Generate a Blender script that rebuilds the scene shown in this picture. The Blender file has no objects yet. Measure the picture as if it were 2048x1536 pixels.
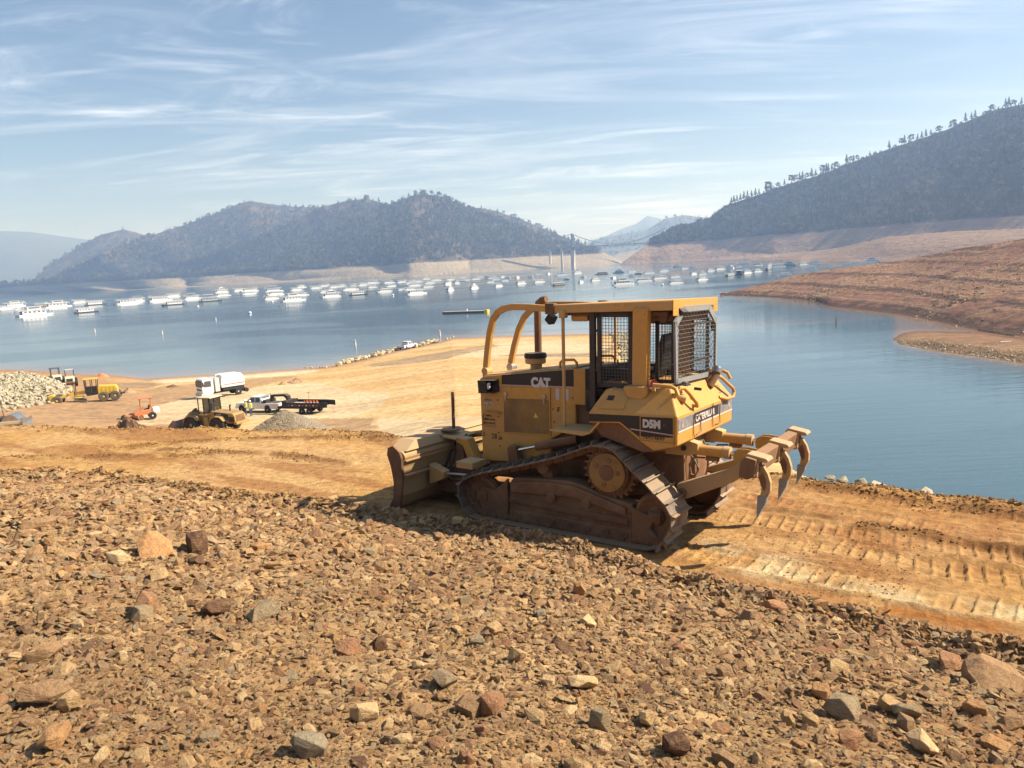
import bpy, bmesh, math, random
import numpy as np
from mathutils import Vector, Matrix

random.seed(11)
rng = np.random.default_rng(11)
SC = bpy.context.scene
COL = SC.collection
R = math.radians

# ---------------------------------------------------------------- camera
FPX, ROLL, PITCH = 1538.0, R(3.19), R(8.93)
CAM = np.array([0.0, 0.0, 19.0])
_fw = np.array([0, math.cos(PITCH), -math.sin(PITCH)])
_r0 = np.array([1.0, 0, 0]); _u0 = np.array([0, math.sin(PITCH), math.cos(PITCH)])
_r = math.cos(ROLL) * _r0 - math.sin(ROLL) * _u0
_u = math.sin(ROLL) * _r0 + math.cos(ROLL) * _u0
cam_data = bpy.data.cameras.new("camera")
cam = bpy.data.objects.new("camera", cam_data); COL.objects.link(cam)
cam.matrix_world = Matrix(((_r[0], _u[0], -_fw[0], CAM[0]), (_r[1], _u[1], -_fw[1], CAM[1]), (_r[2], _u[2], -_fw[2], CAM[2]), (0, 0, 0, 1)))
cam_data.sensor_width = 36.0
cam_data.lens = FPX / 2048 * 36
cam_data.clip_start = 0.1
cam_data.clip_end = 40000
SC.camera = cam

# ---------------------------------------------------------------- light
SUN_EL, SUN_H = R(41), (1.0, 0.01)
_n = math.hypot(*SUN_H)
SUN = Vector((SUN_H[0] / _n * math.cos(SUN_EL), SUN_H[1] / _n * math.cos(SUN_EL), math.sin(SUN_EL)))
sd = bpy.data.lights.new("sun", 'SUN'); sd.energy = 5.0; sd.angle = R(0.5); sd.color = (1.0, 0.905, 0.77)
sun = bpy.data.objects.new("sun", sd); COL.objects.link(sun)
sun.rotation_euler = SUN.to_track_quat('Z', 'Y').to_euler()
sun.location = (30, 20, 60)
W = bpy.data.worlds.new("World"); SC.world = W; W.use_nodes = True
nt = W.node_tree; nt.nodes.clear()
def wn(t, **k):
    n = nt.nodes.new(t)
    for a, b in k.items(): setattr(n, a, b)
    return n
L = nt.links.new
out = wn('ShaderNodeOutputWorld'); bg = wn('ShaderNodeBackground'); bg.inputs[1].default_value = 0.062
sky = wn('ShaderNodeTexSky', sky_type='NISHITA', sun_disc=False)
sky.sun_elevation = SUN_EL
sky.sun_rotation = math.atan2(SUN_H[0], SUN_H[1])
sky.air_density = 1.0; sky.dust_density = 0.8; sky.ozone_density = 2.6; sky.altitude = 200
# cirrus: a sheet of thin cloud far above, sampled where each view direction meets it
tc = wn('ShaderNodeTexCoord'); sep = wn('ShaderNodeSeparateXYZ'); L(tc.outputs['Generated'], sep.inputs[0])
zc = wn('ShaderNodeMath', operation='MAXIMUM'); L(sep.outputs[2], zc.inputs[0]); zc.inputs[1].default_value = 0.0
za = wn('ShaderNodeMath', operation='ADD'); L(zc.outputs[0], za.inputs[0]); za.inputs[1].default_value = 0.10
dx = wn('ShaderNodeMath', operation='DIVIDE'); L(sep.outputs[0], dx.inputs[0]); L(za.outputs[0], dx.inputs[1])
dy = wn('ShaderNodeMath', operation='DIVIDE'); L(sep.outputs[1], dy.inputs[0]); L(za.outputs[0], dy.inputs[1])
cmb = wn('ShaderNodeCombineXYZ'); L(dx.outputs[0], cmb.inputs[0]); L(dy.outputs[0], cmb.inputs[1])
def cloud(rot, scale, nscale, detail, dist, lo, hi, loc=(0, 0, 0), rough=0.62):
    m = wn('ShaderNodeMapping'); m.inputs['Rotation'].default_value = (0, 0, R(rot)); m.inputs['Scale'].default_value = scale; m.inputs['Location'].default_value = loc
    L(cmb.outputs[0], m.inputs[0])
    n = wn('ShaderNodeTexNoise'); n.inputs['Scale'].default_value = nscale; n.inputs['Detail'].default_value = detail
    n.inputs['Roughness'].default_value = rough; n.inputs['Distortion'].default_value = dist
    L(m.outputs[0], n.inputs['Vector'])
    mr = wn('ShaderNodeMapRange', interpolation_type='SMOOTHSTEP'); mr.inputs[1].default_value = lo; mr.inputs[2].default_value = hi
    L(n.outputs[0], mr.inputs[0]); return mr
c1 = cloud(14, (0.55, 1.5, 1), 1.1, 10, 1.9, 0.46, 0.86, (2.3, 0.4, 0), .64)
c2 = cloud(30, (0.34, 1.5, 1), 1.0, 9, 1.2, 0.46, 0.84, (5.1, 3.7, 0), .62)
c3 = cloud(0, (0.5, 0.5, 1), 0.8, 3, 0.0, 0.27, 0.55, (1.0, 8.0, 0))
mul = wn('ShaderNodeMath', operation='MAXIMUM'); L(c1.outputs[0], mul.inputs[0]); L(c2.outputs[0], mul.inputs[1])
mu2 = wn('ShaderNodeMath', operation='MULTIPLY'); L(mul.outputs[0], mu2.inputs[0]); L(c3.outputs[0], mu2.inputs[1])
mu3 = wn('ShaderNodeMath', operation='MULTIPLY'); L(mu2.outputs[0], mu3.inputs[0]); mu3.inputs[1].default_value = 0.58
mix = wn('ShaderNodeMix', data_type='RGBA'); L(mu3.outputs[0], mix.inputs[0]); L(sky.outputs[0], mix.inputs[6]); mix.inputs[7].default_value = (14.5, 15.4, 16.6, 1)
L(mix.outputs[2], bg.inputs[0]); L(bg.outputs[0], out.inputs[0])
SC.render.engine = 'CYCLES'
SC.cycles.use_denoising = True
SC.cycles.max_bounces = 5; SC.cycles.diffuse_bounces = 1; SC.cycles.glossy_bounces = 3; SC.cycles.transmission_bounces = 4
SC.cycles.volume_bounces = 1; SC.cycles.transparent_max_bounces = 8
SC.cycles.sample_clamp_indirect = 4
SC.view_settings.view_transform = 'Standard'; SC.view_settings.look = 'None'
SC.view_settings.exposure = 0.98; SC.view_settings.gamma = 1.0; SC.view_settings.use_curve_mapping = False

# ---------------------------------------------------------------- helpers
def ray(x, y): return _fw + _r * ((x - 1024) / FPX) + _u * ((768 - y) / FPX)
def atz(x, y, z):
    d = ray(x, y); return CAM + d * ((z - CAM[2]) / d[2])
def azd(x, y, z):
    p = atz(x, y, z); return math.atan2(p[0], p[1]), math.hypot(p[0], p[1])
def azpx(x, y):
    d = ray(x, y); return math.atan2(d[0], d[1])
def zpx(x, y, D):
    d = ray(x, y); return CAM[2] + d[2] * D / math.hypot(d[0], d[1])

def _h(ix, iy, s):
    h = (ix.astype(np.int64) * 374761393 + iy.astype(np.int64) * 668265263 + s * 1442695041) & 0xffffffff
    h = ((h ^ (h >> 13)) * 1274126177) & 0xffffffff
    return ((h ^ (h >> 16)) & 0xffffff) / float(0xffffff)
def vn(x, y, s=0):
    x = np.asarray(x, float); y = np.asarray(y, float)
    ix = np.floor(x); iy = np.floor(y); fx = x - ix; fy = y - iy
    fx = fx * fx * (3 - 2 * fx); fy = fy * fy * (3 - 2 * fy)
    a = _h(ix, iy, s); b = _h(ix + 1, iy, s); c = _h(ix, iy + 1, s); d = _h(ix + 1, iy + 1, s)
    return (a * (1 - fx) + b * fx) * (1 - fy) + (c * (1 - fx) + d * fx) * fy
def fbm(x, y, o=4, s=0, g=0.5):
    t = 0; a = 1; n = 0
    for k in range(o):
        t = t + a * (vn(x * 2 ** k + 17.3 * k, y * 2 ** k - 9.1 * k, s + k) - 0.5); n += a; a *= g
    return t / n * 2
def sst(a, b, x):
    t = np.clip((x - a) / (b - a), 0, 1); return t * t * (3 - 2 * t)

def np_mesh(name, V, F, mats=(), smooth=True, attrs=None):
    V = np.asarray(V, np.float32); F = np.asarray(F, np.int32)
    me = bpy.data.meshes.new(name); k = F.shape[1]
    me.vertices.add(len(V)); me.vertices.foreach_set('co', V.ravel())
    me.loops.add(F.size); me.loops.foreach_set('vertex_index', F.ravel())
    me.polygons.add(len(F)); me.polygons.foreach_set('loop_start', np.arange(0, F.size, k, dtype=np.int32))
    try: me.polygons.foreach_set('loop_total', np.full(len(F), k, np.int32))
    except Exception: pass
    me.polygons.foreach_set('use_smooth', np.full(len(F), smooth, bool))
    for n, (ty, data) in (attrs or {}).items():
        a = me.attributes.new(n, ty, 'POINT')
        a.data.foreach_set('color' if ty == 'FLOAT_COLOR' else 'value' if ty == 'FLOAT' else 'vector', np.asarray(data, np.float32).ravel())
    me.update(calc_edges=True); me.validate()
    for m in mats: me.materials.append(m)
    o = bpy.data.objects.new(name, me); COL.objects.link(o); return o
def grid_faces(na, nb, keep=None):
    i = np.arange(na * nb).reshape(na, nb)
    F = np.stack([i[:-1, :-1], i[1:, :-1], i[1:, 1:], i[:-1, 1:]], -1)
    if keep is not None: F = F[keep]
    return F.reshape(-1, 4)
def compact(V, F, attrs):
    u, inv = np.unique(F, return_inverse=True)
    return V[u], inv.reshape(F.shape), {k: (t, np.asarray(d)[u]) for k, (t, d) in attrs.items()}
def struct(o): o['kind'] = 'structure'; return o
def tag(o, label, cat, group=None):
    o['label'] = label; o['category'] = cat
    if group: o['group'] = group
    return o
def empty(name, loc, rz=0.0, label=None, cat=None, group=None, tilt=None):
    o = bpy.data.objects.new(name, None); COL.objects.link(o); o.empty_display_size = 0.3
    o.location = loc; o.rotation_euler = (0, 0, rz)
    if label: tag(o, label, cat, group)
    return o

class MB:
    """collects primitives; build() links them as one mesh object"""
    def __init__(s): s.v = []; s.f = []
    def add(s, v, f):
        n = len(s.v); s.v += [tuple(map(float, p)) for p in v]; s.f += [tuple(n + i for i in q) for q in f]; return s
    def box(s, x0, x1, y0, y1, z0, z1):
        v = [(x, y, z) for x in (x0, x1) for y in (y0, y1) for z in (z0, z1)]
        return s.add(v, [(0, 1, 3, 2), (4, 6, 7, 5), (0, 4, 5, 1), (2, 3, 7, 6), (0, 2, 6, 4), (1, 5, 7, 3)])
    def prof(s, pts, y0, y1, ax='y'):
        """polygon in XZ extruded along Y (or in YZ extruded along X)"""
        n = len(pts)
        if ax == 'y': v = [(a, y0, b) for a, b in pts] + [(a, y1, b) for a, b in pts]
        elif ax == 'x': v = [(y0, a, b) for a, b in pts] + [(y1, a, b) for a, b in pts]
        else: v = [(a, b, y0) for a, b in pts] + [(a, b, y1) for a, b in pts]
        f = [tuple(range(n)), tuple(range(2 * n - 1, n - 1, -1))] + [(i, n + i, n + (i + 1) % n, (i + 1) % n) for i in range(n)]
        return s.add(v, f)
    def frus(s, b, t):
        """two rings of equal count joined (b: bottom pts, t: top pts)"""
        n = len(b)
        return s.add(list(b) + list(t), [tuple(range(n))[::-1], tuple(range(n, 2 * n))] + [(i, (i + 1) % n, n + (i + 1) % n, n + i) for i in range(n)])
    def cyl(s, p, q, r, r2=None, n=16, caps=True):
        p = Vector(p); q = Vector(q); r2 = r if r2 is None else r2
        a = (q - p).normalized(); u = a.orthogonal().normalized(); w = a.cross(u)
        v = []
        for c, rr in ((p, r), (q, r2)):
            for i in range(n):
                t = 2 * math.pi * i / n; v.append(c + u * (rr * math.cos(t)) + w * (rr * math.sin(t)))
        f = [(i, (i + 1) % n, n + (i + 1) % n, n + i) for i in range(n)]
        if caps: f += [tuple(range(n))[::-1], tuple(range(n, 2 * n))]
        return s.add(v, f)
    def lathe(s, c, ax, prof, n=24):
        """prof: (distance along axis, radius)"""
        c = Vector(c); a = Vector(ax).normalized(); u = a.orthogonal().normalized(); w = a.cross(u); v = []
        for d, r in prof:
            for i in range(n):
                t = 2 * math.pi * i / n; v.append(c + a * d + u * (r * math.cos(t)) + w * (r * math.sin(t)))
        m = len(prof)
        f = [(j * n + i, j * n + (i + 1) % n, (j + 1) * n + (i + 1) % n, (j + 1) * n + i) for j in range(m - 1) for i in range(n)]
        f += [tuple(range(n))[::-1], tuple(range((m - 1) * n, m * n))]
        return s.add(v, f)
    def tube(s, pts, r, n=10, sq=None):
        """round (or square, sq=(a,b) half sizes) bar along a polyline"""
        P = [Vector(p) for p in pts]; v = []; m = len(P)
        up = Vector((0, 1, 0)) if sq else None
        for k in range(m):
            t = (P[min(k + 1, m - 1)] - P[max(k - 1, 0)]).normalized()
            if sq:
                u = up; w = t.cross(u).normalized(); u = w.cross(t).normalized()
                for a, b in ((1, 1), (-1, 1), (-1, -1), (1, -1)): v.append(P[k] + u * (a * sq[0]) + w * (b * sq[1]))
            else:
                if k == 0: u = t.orthogonal().normalized()
                else: u = (u - t * u.dot(t)).normalized()
                w = t.cross(u)
                for i in range(n):
                    q = 2 * math.pi * i / n; v.append(P[k] + u * (r * math.cos(q)) + w * (r * math.sin(q)))
        if sq: n = 4
        f = [(j * n + i, j * n + (i + 1) % n, (j + 1) * n + (i + 1) % n, (j + 1) * n + i) for j in range(m - 1) for i in range(n)]
        f += [tuple(range(n))[::-1], tuple(range((m - 1) * n, m * n))]
        return s.add(v, f)
    def quad(s, a, b, c, d): return s.add([a, b, c, d], [(0, 1, 2, 3)])
    def build(s, name, mat, parent=None, smooth=False, bevel=0, seg=2):
        me = bpy.data.meshes.new(name); me.from_pydata(s.v, [], s.f); me.update()
        bm = bmesh.new(); bm.from_mesh(me); bmesh.ops.recalc_face_normals(bm, faces=bm.faces); bm.to_mesh(me); bm.free()
        if smooth:
            me.polygons.foreach_set('use_smooth', [True] * len(me.polygons))
            try: me.set_sharp_from_angle(angle=R(38))
            except Exception: pass
        me.materials.append(mat)
        o = bpy.data.objects.new(name, me); COL.objects.link(o)
        if parent: o.parent = parent
        if bevel:
            b = o.modifiers.new('bevel', 'BEVEL'); b.width = bevel; b.segments = seg; b.limit_method = 'ANGLE'; b.angle_limit = R(32)
        return o
def copy_tree(o, parent=None):
    c = o.copy(); COL.objects.link(c); c.parent = parent
    for ch in list(o.children): copy_tree(ch, c)
    return c
def text_obj(name, s, size, M, mat, parent=None, bold=0.0, ext=0.0015, align='LEFT', sx=1.0, shear=0.0):
    cu = bpy.data.curves.new(name, 'FONT'); cu.body = s; cu.size = size; cu.offset = bold; cu.extrude = ext; cu.align_x = align; cu.shear = shear; cu.resolution_u = 3
    t = bpy.data.objects.new(name + '_tmp', cu); COL.objects.link(t)
    me = bpy.data.meshes.new_from_object(t); bpy.data.objects.remove(t); me.name = name
    for v in me.vertices: v.co.x *= sx
    me.transform(M); me.materials.clear(); me.materials.append(mat)
    o = bpy.data.objects.new(name, me); COL.objects.link(o)
    if parent: o.parent = parent
    return o

# ---------------------------------------------------------------- materials
class NT:
    def __init__(s, name):
        s.m = bpy.data.materials.new(name); s.m.use_nodes = True; s.t = s.m.node_tree; s.t.nodes.clear()
        s.out = s.n('ShaderNodeOutputMaterial'); s.b = s.n('ShaderNodeBsdfPrincipled'); s.l(s.b.outputs[0], s.out.inputs[0])
    def n(s, t, **k):
        n = s.t.nodes.new(t)
        for a, b in k.items(): setattr(n, a, b)
        return n
    def l(s, a, b): s.t.links.new(a, b)
    def co(s, kind='Object'): return s.n('ShaderNodeTexCoord').outputs[kind]
    def geo(s): return s.n('ShaderNodeNewGeometry').outputs['Position']
    def mp(s, v, sc=(1, 1, 1), rot=(0, 0, 0)):
        m = s.n('ShaderNodeMapping'); m.inputs['Scale'].default_value = sc; m.inputs['Rotation'].default_value = rot; s.l(v, m.inputs[0]); return m.outputs[0]
    def noise(s, v, sc, det=5, ro=0.55, dist=0.0):
        n = s.n('ShaderNodeTexNoise'); n.inputs['Scale'].default_value = sc; n.inputs['Detail'].default_value = det; n.inputs['Roughness'].default_value = ro; n.inputs['Distortion'].default_value = dist
        s.l(v, n.inputs['Vector']); return n.outputs[0]
    def voro(s, v, sc, feat='F1', o='Distance'):
        n = s.n('ShaderNodeTexVoronoi', feature=feat); n.inputs['Scale'].default_value = sc; s.l(v, n.inputs['Vector']); return n.outputs[o]
    def ramp(s, f, st):
        r = s.n('ShaderNodeValToRGB'); e = r.color_ramp.elements
        while len(e) < len(st): e.new(0.5)
        for k, (p, c) in enumerate(st): e[k].position = p; e[k].color = tuple(c) + (1,) if len(c) == 3 else c
        s.l(f, r.inputs[0]); return r.outputs[0]
    def mr(s, f, a, b, c=0.0, d=1.0):
        m = s.n('ShaderNodeMapRange'); m.inputs[1].default_value = a; m.inputs[2].default_value = b; m.inputs[3].default_value = c; m.inputs[4].default_value = d; s.l(f, m.inputs[0]); return m.outputs[0]
    def mix(s, f, a, b, mode='MIX'):
        m = s.n('ShaderNodeMix', data_type='RGBA', blend_type=mode)
        for i, v in ((0, f), (6, a), (7, b)):
            if hasattr(v, 'is_linked') or hasattr(v, 'links'): s.l(v, m.inputs[i])
            elif i == 0: m.inputs[0].default_value = v
            else: m.inputs[i].default_value = tuple(v) + (1,) if len(v) == 3 else v
        return m.outputs[2]
    def math(s, op, a, b=0.0):
        m = s.n('ShaderNodeMath', operation=op)
        for i, v in ((0, a), (1, b)):
            if hasattr(v, 'links'): s.l(v, m.inputs[i])
            else: m.inputs[i].default_value = v
        return m.outputs[0]
    def attr(s, name, o='Color'):
        a = s.n('ShaderNodeAttribute'); a.attribute_name = name; return a.outputs[o]
    def bump(s, h, st=0.5, d=0.02, prev=None):
        b = s.n('ShaderNodeBump'); b.inputs['Strength'].default_value = st; b.inputs['Distance'].default_value = d; s.l(h, b.inputs['Height'])
        if prev is not None: s.l(prev, b.inputs['Normal'])
        s.l(b.outputs[0], s.b.inputs['Normal']); return b.outputs[0]
    def base(s, c):
        if hasattr(c, 'links'): s.l(c, s.b.inputs['Base Color'])
        else: s.b.inputs['Base Color'].default_value = tuple(c) + (1,)
    def set(s, **k):
        for a, v in k.items():
            i = s.b.inputs[a.replace('_', ' ')]
            if hasattr(v, 'links'): s.l(v, i)
            else: i.default_value = v
def simple(name, c, rough=0.6, metal=0.0, var=0.0, sc=3.0, **k):
    c = tuple(x * .95 for x in c)
    t = NT(name)
    if var:
        n = t.noise(t.co(), sc, 6, 0.6)
        t.base(t.ramp(n, [(0.3, tuple(x * (1 - var) for x in c)), (0.7, tuple(min(1, x * (1 + var)) for x in c))]))
    else: t.base(c)
    t.set(Roughness=rough, Metallic=metal, **k); return t.m
def dirty(name, c, dust=(0.36, 0.22, 0.10), amt=0.5, rough=0.5, metal=0.0, sc=2.2, grime=(0.08, 0.05, 0.03)):
    """painted steel with dust patches, scratches and chips"""
    c = tuple(x * .86 for x in c); dust = tuple(x * .85 for x in dust)
    t = NT(name); v = t.co()
    a = t.noise(v, sc, 8, 0.65, 0.4); b = t.noise(v, sc * 6, 6, 0.7); g = t.noise(t.mp(v, (6, 6, 1.2)), sc * 1.7, 6, 0.7)
    base = t.mix(t.mr(b, 0.35, 0.75), c, tuple(x * 0.80 for x in c))
    base = t.mix(t.mr(a, 0.62 - amt * 0.35, 0.80 - amt * 0.1), base, dust)
    base = t.mix(t.mr(g, 0.64, 0.72), base, grime)
    sc_ = t.noise(t.mp(v, (3, 3, 40), (0, R(8), 0)), sc * 2.2, 3, .6); base = t.mix(t.math('MULTIPLY', t.mr(sc_, .66, .70), .55), base, grime)
    chip = t.noise(v, sc * 19, 2, .5); base = t.mix(t.mr(chip, .73, .76), base, (0.09, 0.05, 0.035))
    nz = t.n('ShaderNodeSeparateXYZ'); t.l(t.n('ShaderNodeNewGeometry').outputs['Normal'], nz.inputs[0])
    up = t.math('MULTIPLY', t.mr(nz.outputs[2], .55, .95), t.mr(b, .25, .6, .45, .95)); base = t.mix(up, base, tuple(min(.6, x * 1.15) for x in dust))
    t.base(base); t.set(Roughness=t.mr(a, 0.3, 0.7, rough, min(1, rough + 0.35)), Metallic=metal)
    t.bump(b, 0.12, 0.004); return t.m
M = {}
M['yellow'] = dirty('cat_paint', (0.68, 0.335, 0.05), dust=(0.54, 0.31, 0.12), amt=0.62, rough=0.45)
M['blade'] = dirty('blade_steel', (0.52, 0.32, 0.12), dust=(0.46, 0.31, 0.17), amt=0.9, rough=0.65, grime=(.05, .035, .025), sc=3.2)
M['hub'] = dirty('greasy_hub_paint', (0.42, 0.23, 0.06), dust=(0.26, 0.13, 0.06), amt=0.6, rough=0.6, sc=4)
M['yellow_worn'] = dirty('worn_paint', (0.64, 0.36, 0.10), dust=(0.58, 0.37, 0.17), amt=0.85, rough=0.6)
M['rust'] = dirty('rusty_steel', (0.16, 0.075, 0.035), dust=(0.30, 0.165, 0.08), amt=0.7, rough=0.75)
M['mud'] = dirty('mud_caked_steel', (0.22, 0.105, 0.048), dust=(0.36, 0.20, 0.10), amt=0.6, rough=0.95)
M['trackshoe'] = dirty('track_steel', (0.13, 0.11, 0.095), dust=(0.42, 0.29, 0.17), amt=0.7, rough=0.55, metal=0.3)
M['steel'] = simple('bare_steel', (0.42, 0.40, 0.38), 0.35, 0.8, 0.2)
M['chrome'] = simple('chrome_rod', (0.7, 0.7, 0.7), 0.12, 1.0)
M['greysteel'] = dirty('galvanised_frame', (0.30, 0.31, 0.31), dust=(0.36, 0.32, 0.27), amt=0.3, rough=0.5, metal=0.2)
M['wire'] = simple('screen_wire', (0.10, 0.09, 0.085), 0.5, 0.4)
M['wire_light'] = simple('galvanised_wire', (0.17, 0.165, 0.16), 0.5, 0.3)
M['black'] = dirty('black_paint', (0.018, 0.017, 0.016), dust=(0.13, 0.09, 0.06), amt=0.18, rough=0.5, grime=(0.03, 0.025, 0.02))
M['frame'] = simple('dark_brown_frame', (0.035, 0.025, 0.02), 0.6, 0, 0.3)
M['rubber'] = simple('tyre_rubber', (0.03, 0.028, 0.026), 0.9, 0, 0.35, 6)
M['dustyrubber'] = simple('dusty_rubber', (0.13, 0.105, 0.08), 0.95, 0, 0.35, 6)
M['hose'] = simple('hydraulic_hose', (0.22, 0.16, 0.11), 0.8)
M['white'] = simple('white_paint', (0.78, 0.78, 0.77), 0.35, 0, 0.05)
M['offwhite'] = simple('old_white_paint', (0.62, 0.61, 0.58), 0.5, 0, 0.1)
M['decalwhite'] = simple('decal_white', (0.62, 0.56, 0.52), 0.5)
M['decaldark'] = simple('decal_dark', (0.022, 0.016, 0.014), 0.6)
M['decalgrey'] = dirty('faded_decal', (0.16, 0.155, 0.16), dust=(0.36, 0.33, 0.31), amt=0.7, rough=0.6, sc=14)
M['pink'] = simple('faded_red_line', (0.52, 0.33, 0.29), 0.5)
M['red'] = simple('red_plastic', (0.55, 0.03, 0.03), 0.3)
M['glass'] = simple('dark_glass', (0.02, 0.025, 0.03), 0.08, Alpha=.7)
M['green'] = simple('sign_green', (0.10, 0.16, 0.12), 0.5)
M['paper'] = simple('paper', (0.55, 0.48, 0.42), 0.8)
M['yellowsign'] = simple('warning_yellow', (0.75, 0.52, 0.05), 0.5)
M['seat'] = simple('seat_vinyl', (0.02, 0.02, 0.02), 0.6)
M['cat'] = simple('machine_yellow', (0.62, 0.38, 0.05), 0.5, 0, 0.12)
M['catold'] = dirty('dirty_machine_yellow', (0.50, 0.32, 0.06), dust=(0.30, 0.19, 0.09), amt=0.6, rough=0.6, sc=1.0)
M['catnew'] = simple('bright_machine_yellow', (0.72, 0.47, 0.05), 0.45, 0, 0.08)
M['cream'] = simple('cream_paint', (0.62, 0.54, 0.38), 0.5, 0, 0.08)
M['orange'] = simple('faded_orange_paint', (0.66, 0.22, 0.09), 0.6, 0, 0.15)
M['bucket'] = dirty('bucket_steel', (0.26, 0.18, 0.15), dust=(0.36, 0.27, 0.22), amt=0.6, rough=0.6)
M['concrete'] = simple('pier_concrete', (0.45, 0.41, 0.35), 0.9, 0, 0.1, 0.1)
M['bridge'] = simple('green_bridge_steel', (0.10, 0.17, 0.16), 0.6)
M['cable'] = simple('bridge_cable', (0.16, 0.18, 0.19), 0.6)

# ================================================================ GROUND
DO = np.array([1.10635, 10.74994, 15.33994]); DYAW, DTILT, DROLL = 0.60415, 0.01035, 0.04306
def dozer_frame():
    a = DYAW; X = np.array([-math.cos(a), math.sin(a), 0]); Y = np.array([-math.sin(a), -math.cos(a), 0]); Z = np.array([0, 0, 1.0])
    X, Z = X * math.cos(DTILT) + Z * math.sin(DTILT), Z * math.cos(DTILT) - X * math.sin(DTILT)
    Y, Z = Y * math.cos(DROLL) + Z * math.sin(DROLL), Z * math.cos(DROLL) - Y * math.sin(DROLL)
    return X, Y, Z
DX, DY, DZ = dozer_frame()
def road_uv(x, y):
    px = x - DO[0]; py = y - DO[1]; return px * DX[0] + py * DX[1], px * DY[0] + py * DY[1]
def zroad(x, y):
    u, v = road_uv(x, y)
    return DO[2] + math.tan(DTILT) * np.clip(u, -9, 9) + math.tan(DROLL) * np.clip(v, -4, 4)
def interp_az(lst, z):
    a = sorted((azd(x, y, z) for x, y in lst)); A = np.array(a)
    return lambda az: np.interp(az, A[:, 0], A[:, 1])
EDGE = interp_az([(-500, 955), (-200, 962), (0, 966), (240, 970), (400, 996), (560, 1010), (690, 1028), (780, 1042), (900, 1055), (960, 1066), (1080, 1088), (1200, 1118), (1320, 1150), (1500, 1192), (1700, 1232), (1840, 1262), (1950, 1292), (2048, 1306), (2300, 1350), (2700, 1420)], 15.43)
CREST = interp_az([(-500, 872), (-200, 870), (0, 870), (200, 874), (400, 869), (560, 869), (760, 872), (900, 884), (1100, 903), (1300, 925), (1450, 938), (1640, 950), (1800, 966), (1940, 983), (2048, 999), (2300, 1040), (2700, 1110)], 15.28)
SHORE_PX = [(-600, 745), (-250, 742), (0, 739), (60, 741), (120, 746), (160, 749), (230, 751), (290, 758), (380, 752), (470, 747), (630, 736), (680, 729), (740, 716), (800, 700), (880, 684), (905, 677), (1000, 673), (1175, 668), (1255, 668), (1266, 690), (1285, 740), (1310, 800)]
SHORE0 = interp_az(SHORE_PX, 0.0)
AZR = azd(1310, 800, 0.0)[0]; AZR0 = azd(1255, 668, 0.0)[0]
def SHORE(az):
    s = SHORE0(az); c = CREST(az) + 21
    return np.where(az > AZR, np.maximum(s - (az - AZR) * 900, c), np.maximum(s, c))
def seg_dist(x, y, P):
    d = np.full(np.shape(x), 1e9)
    for (ax, ay), (bx, by) in zip(P[:-1], P[1:]):
        l2 = (bx - ax) ** 2 + (by - ay) ** 2; t = np.clip(((x - ax) * (bx - ax) + (y - ay) * (by - ay)) / l2, 0, 1)
        d = np.minimum(d, np.hypot(x - ax - t * (bx - ax), y - ay - t * (by - ay)))
    return d
GK = np.array([[0, 12], [.2, 8.5], [.35, 5.9], [.43, 5.0], [.53, 3.9], [.68, 2.6], [.85, 1.15], [1, 0], [1.12, -1.1], [1.5, -7], [2.2, -25], [9, -60]])
RE = [tuple(atz(a, b, 0)[:2]) for a, b in [(1100, 664), (1255, 668), (1268, 700), (1286, 745), (1308, 800), (1335, 860), (1372, 940), (1420, 1060)]]
def zlow(az, D):
    x = D * np.sin(az); y = D * np.cos(az)
    z = np.interp(D / SHORE0(np.minimum(az, AZR0)), GK[:, 0], GK[:, 1])
    d = seg_dist(x, y, RE[1:]); xe = np.interp(y, [p[1] for p in RE[1:]][::-1], [p[0] for p in RE[1:]][::-1])
    zr_ = np.where(x < xe, d * .62, -d * .5)
    return np.where(y > RE[1][1], z, np.minimum(z, zr_))
SLABS = []
# the lanes pressed by the tracks: offset v0, angle, half width, u range (dozer frame), depth
LANES = [(0.86, 0.0, 0.27, -16, -1.55, .034), (-0.86, 0.0, 0.27, -16, -1.6, .034), (2.05, 0.03, 0.30, -16, 1.0, .03), (0.05, 0.05, 0.30, -16, -2.2, .03),
         (-1.75, -0.04, 0.28, -16, -1.0, .028), (3.0, 0.06, 0.30, -16, -4.0, .03), (-2.6, 0.03, 0.28, -16, -2.0, .02), (1.45, -0.03, 0.26, -16, -2.6, .026), (-0.35, -0.06, 0.26, -16, -3.2, .024), (2.6, -0.05, 0.28, -16, -2.2, .026), (-1.3, 0.07, 0.26, -16, -4, .022), (3.6, 0.0, .28, -16, -3, .026)]
def road_marks(x, y):
    u, v = road_uv(x, y); h = 0
    wob = fbm(x * 1.3, y * 1.3, 3, 5)
    for k, (v0, an, hw, ua, ub, dep) in enumerate(LANES):
        vv = v - v0 - (u + 2) * an - 0.03 * wob
        m = sst(hw + .03, hw - .05, np.abs(vv)) * sst(ua - .2, ua + .2, u) * sst(ub + .25, ub - .1, u)
        ph = (u + k * .07 + vv * (.1 if k % 2 else -.06)) / 0.175
        tri = ph - np.floor(ph)
        pr = np.exp(-((tri - .5) / .085) ** 2) * 1.25 + .25 * vn(x * 14, y * 14, 99)
        amp = dep * (0.12 + 0.85 * sst(-.3, .3, fbm(x * 1.3 + k * 7, y * 1.3, 4, 30 + k)))
        h = h + m * (amp * (pr - .75))
        h = h + 0.018 * np.exp(-((np.abs(vv) - hw - .05) / .045) ** 2) * sst(ua, ua + .5, u) * sst(ub + .2, ub - .2, u) * (0.5 + vn(x * 6, y * 6, 60 + k))
    return h
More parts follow.
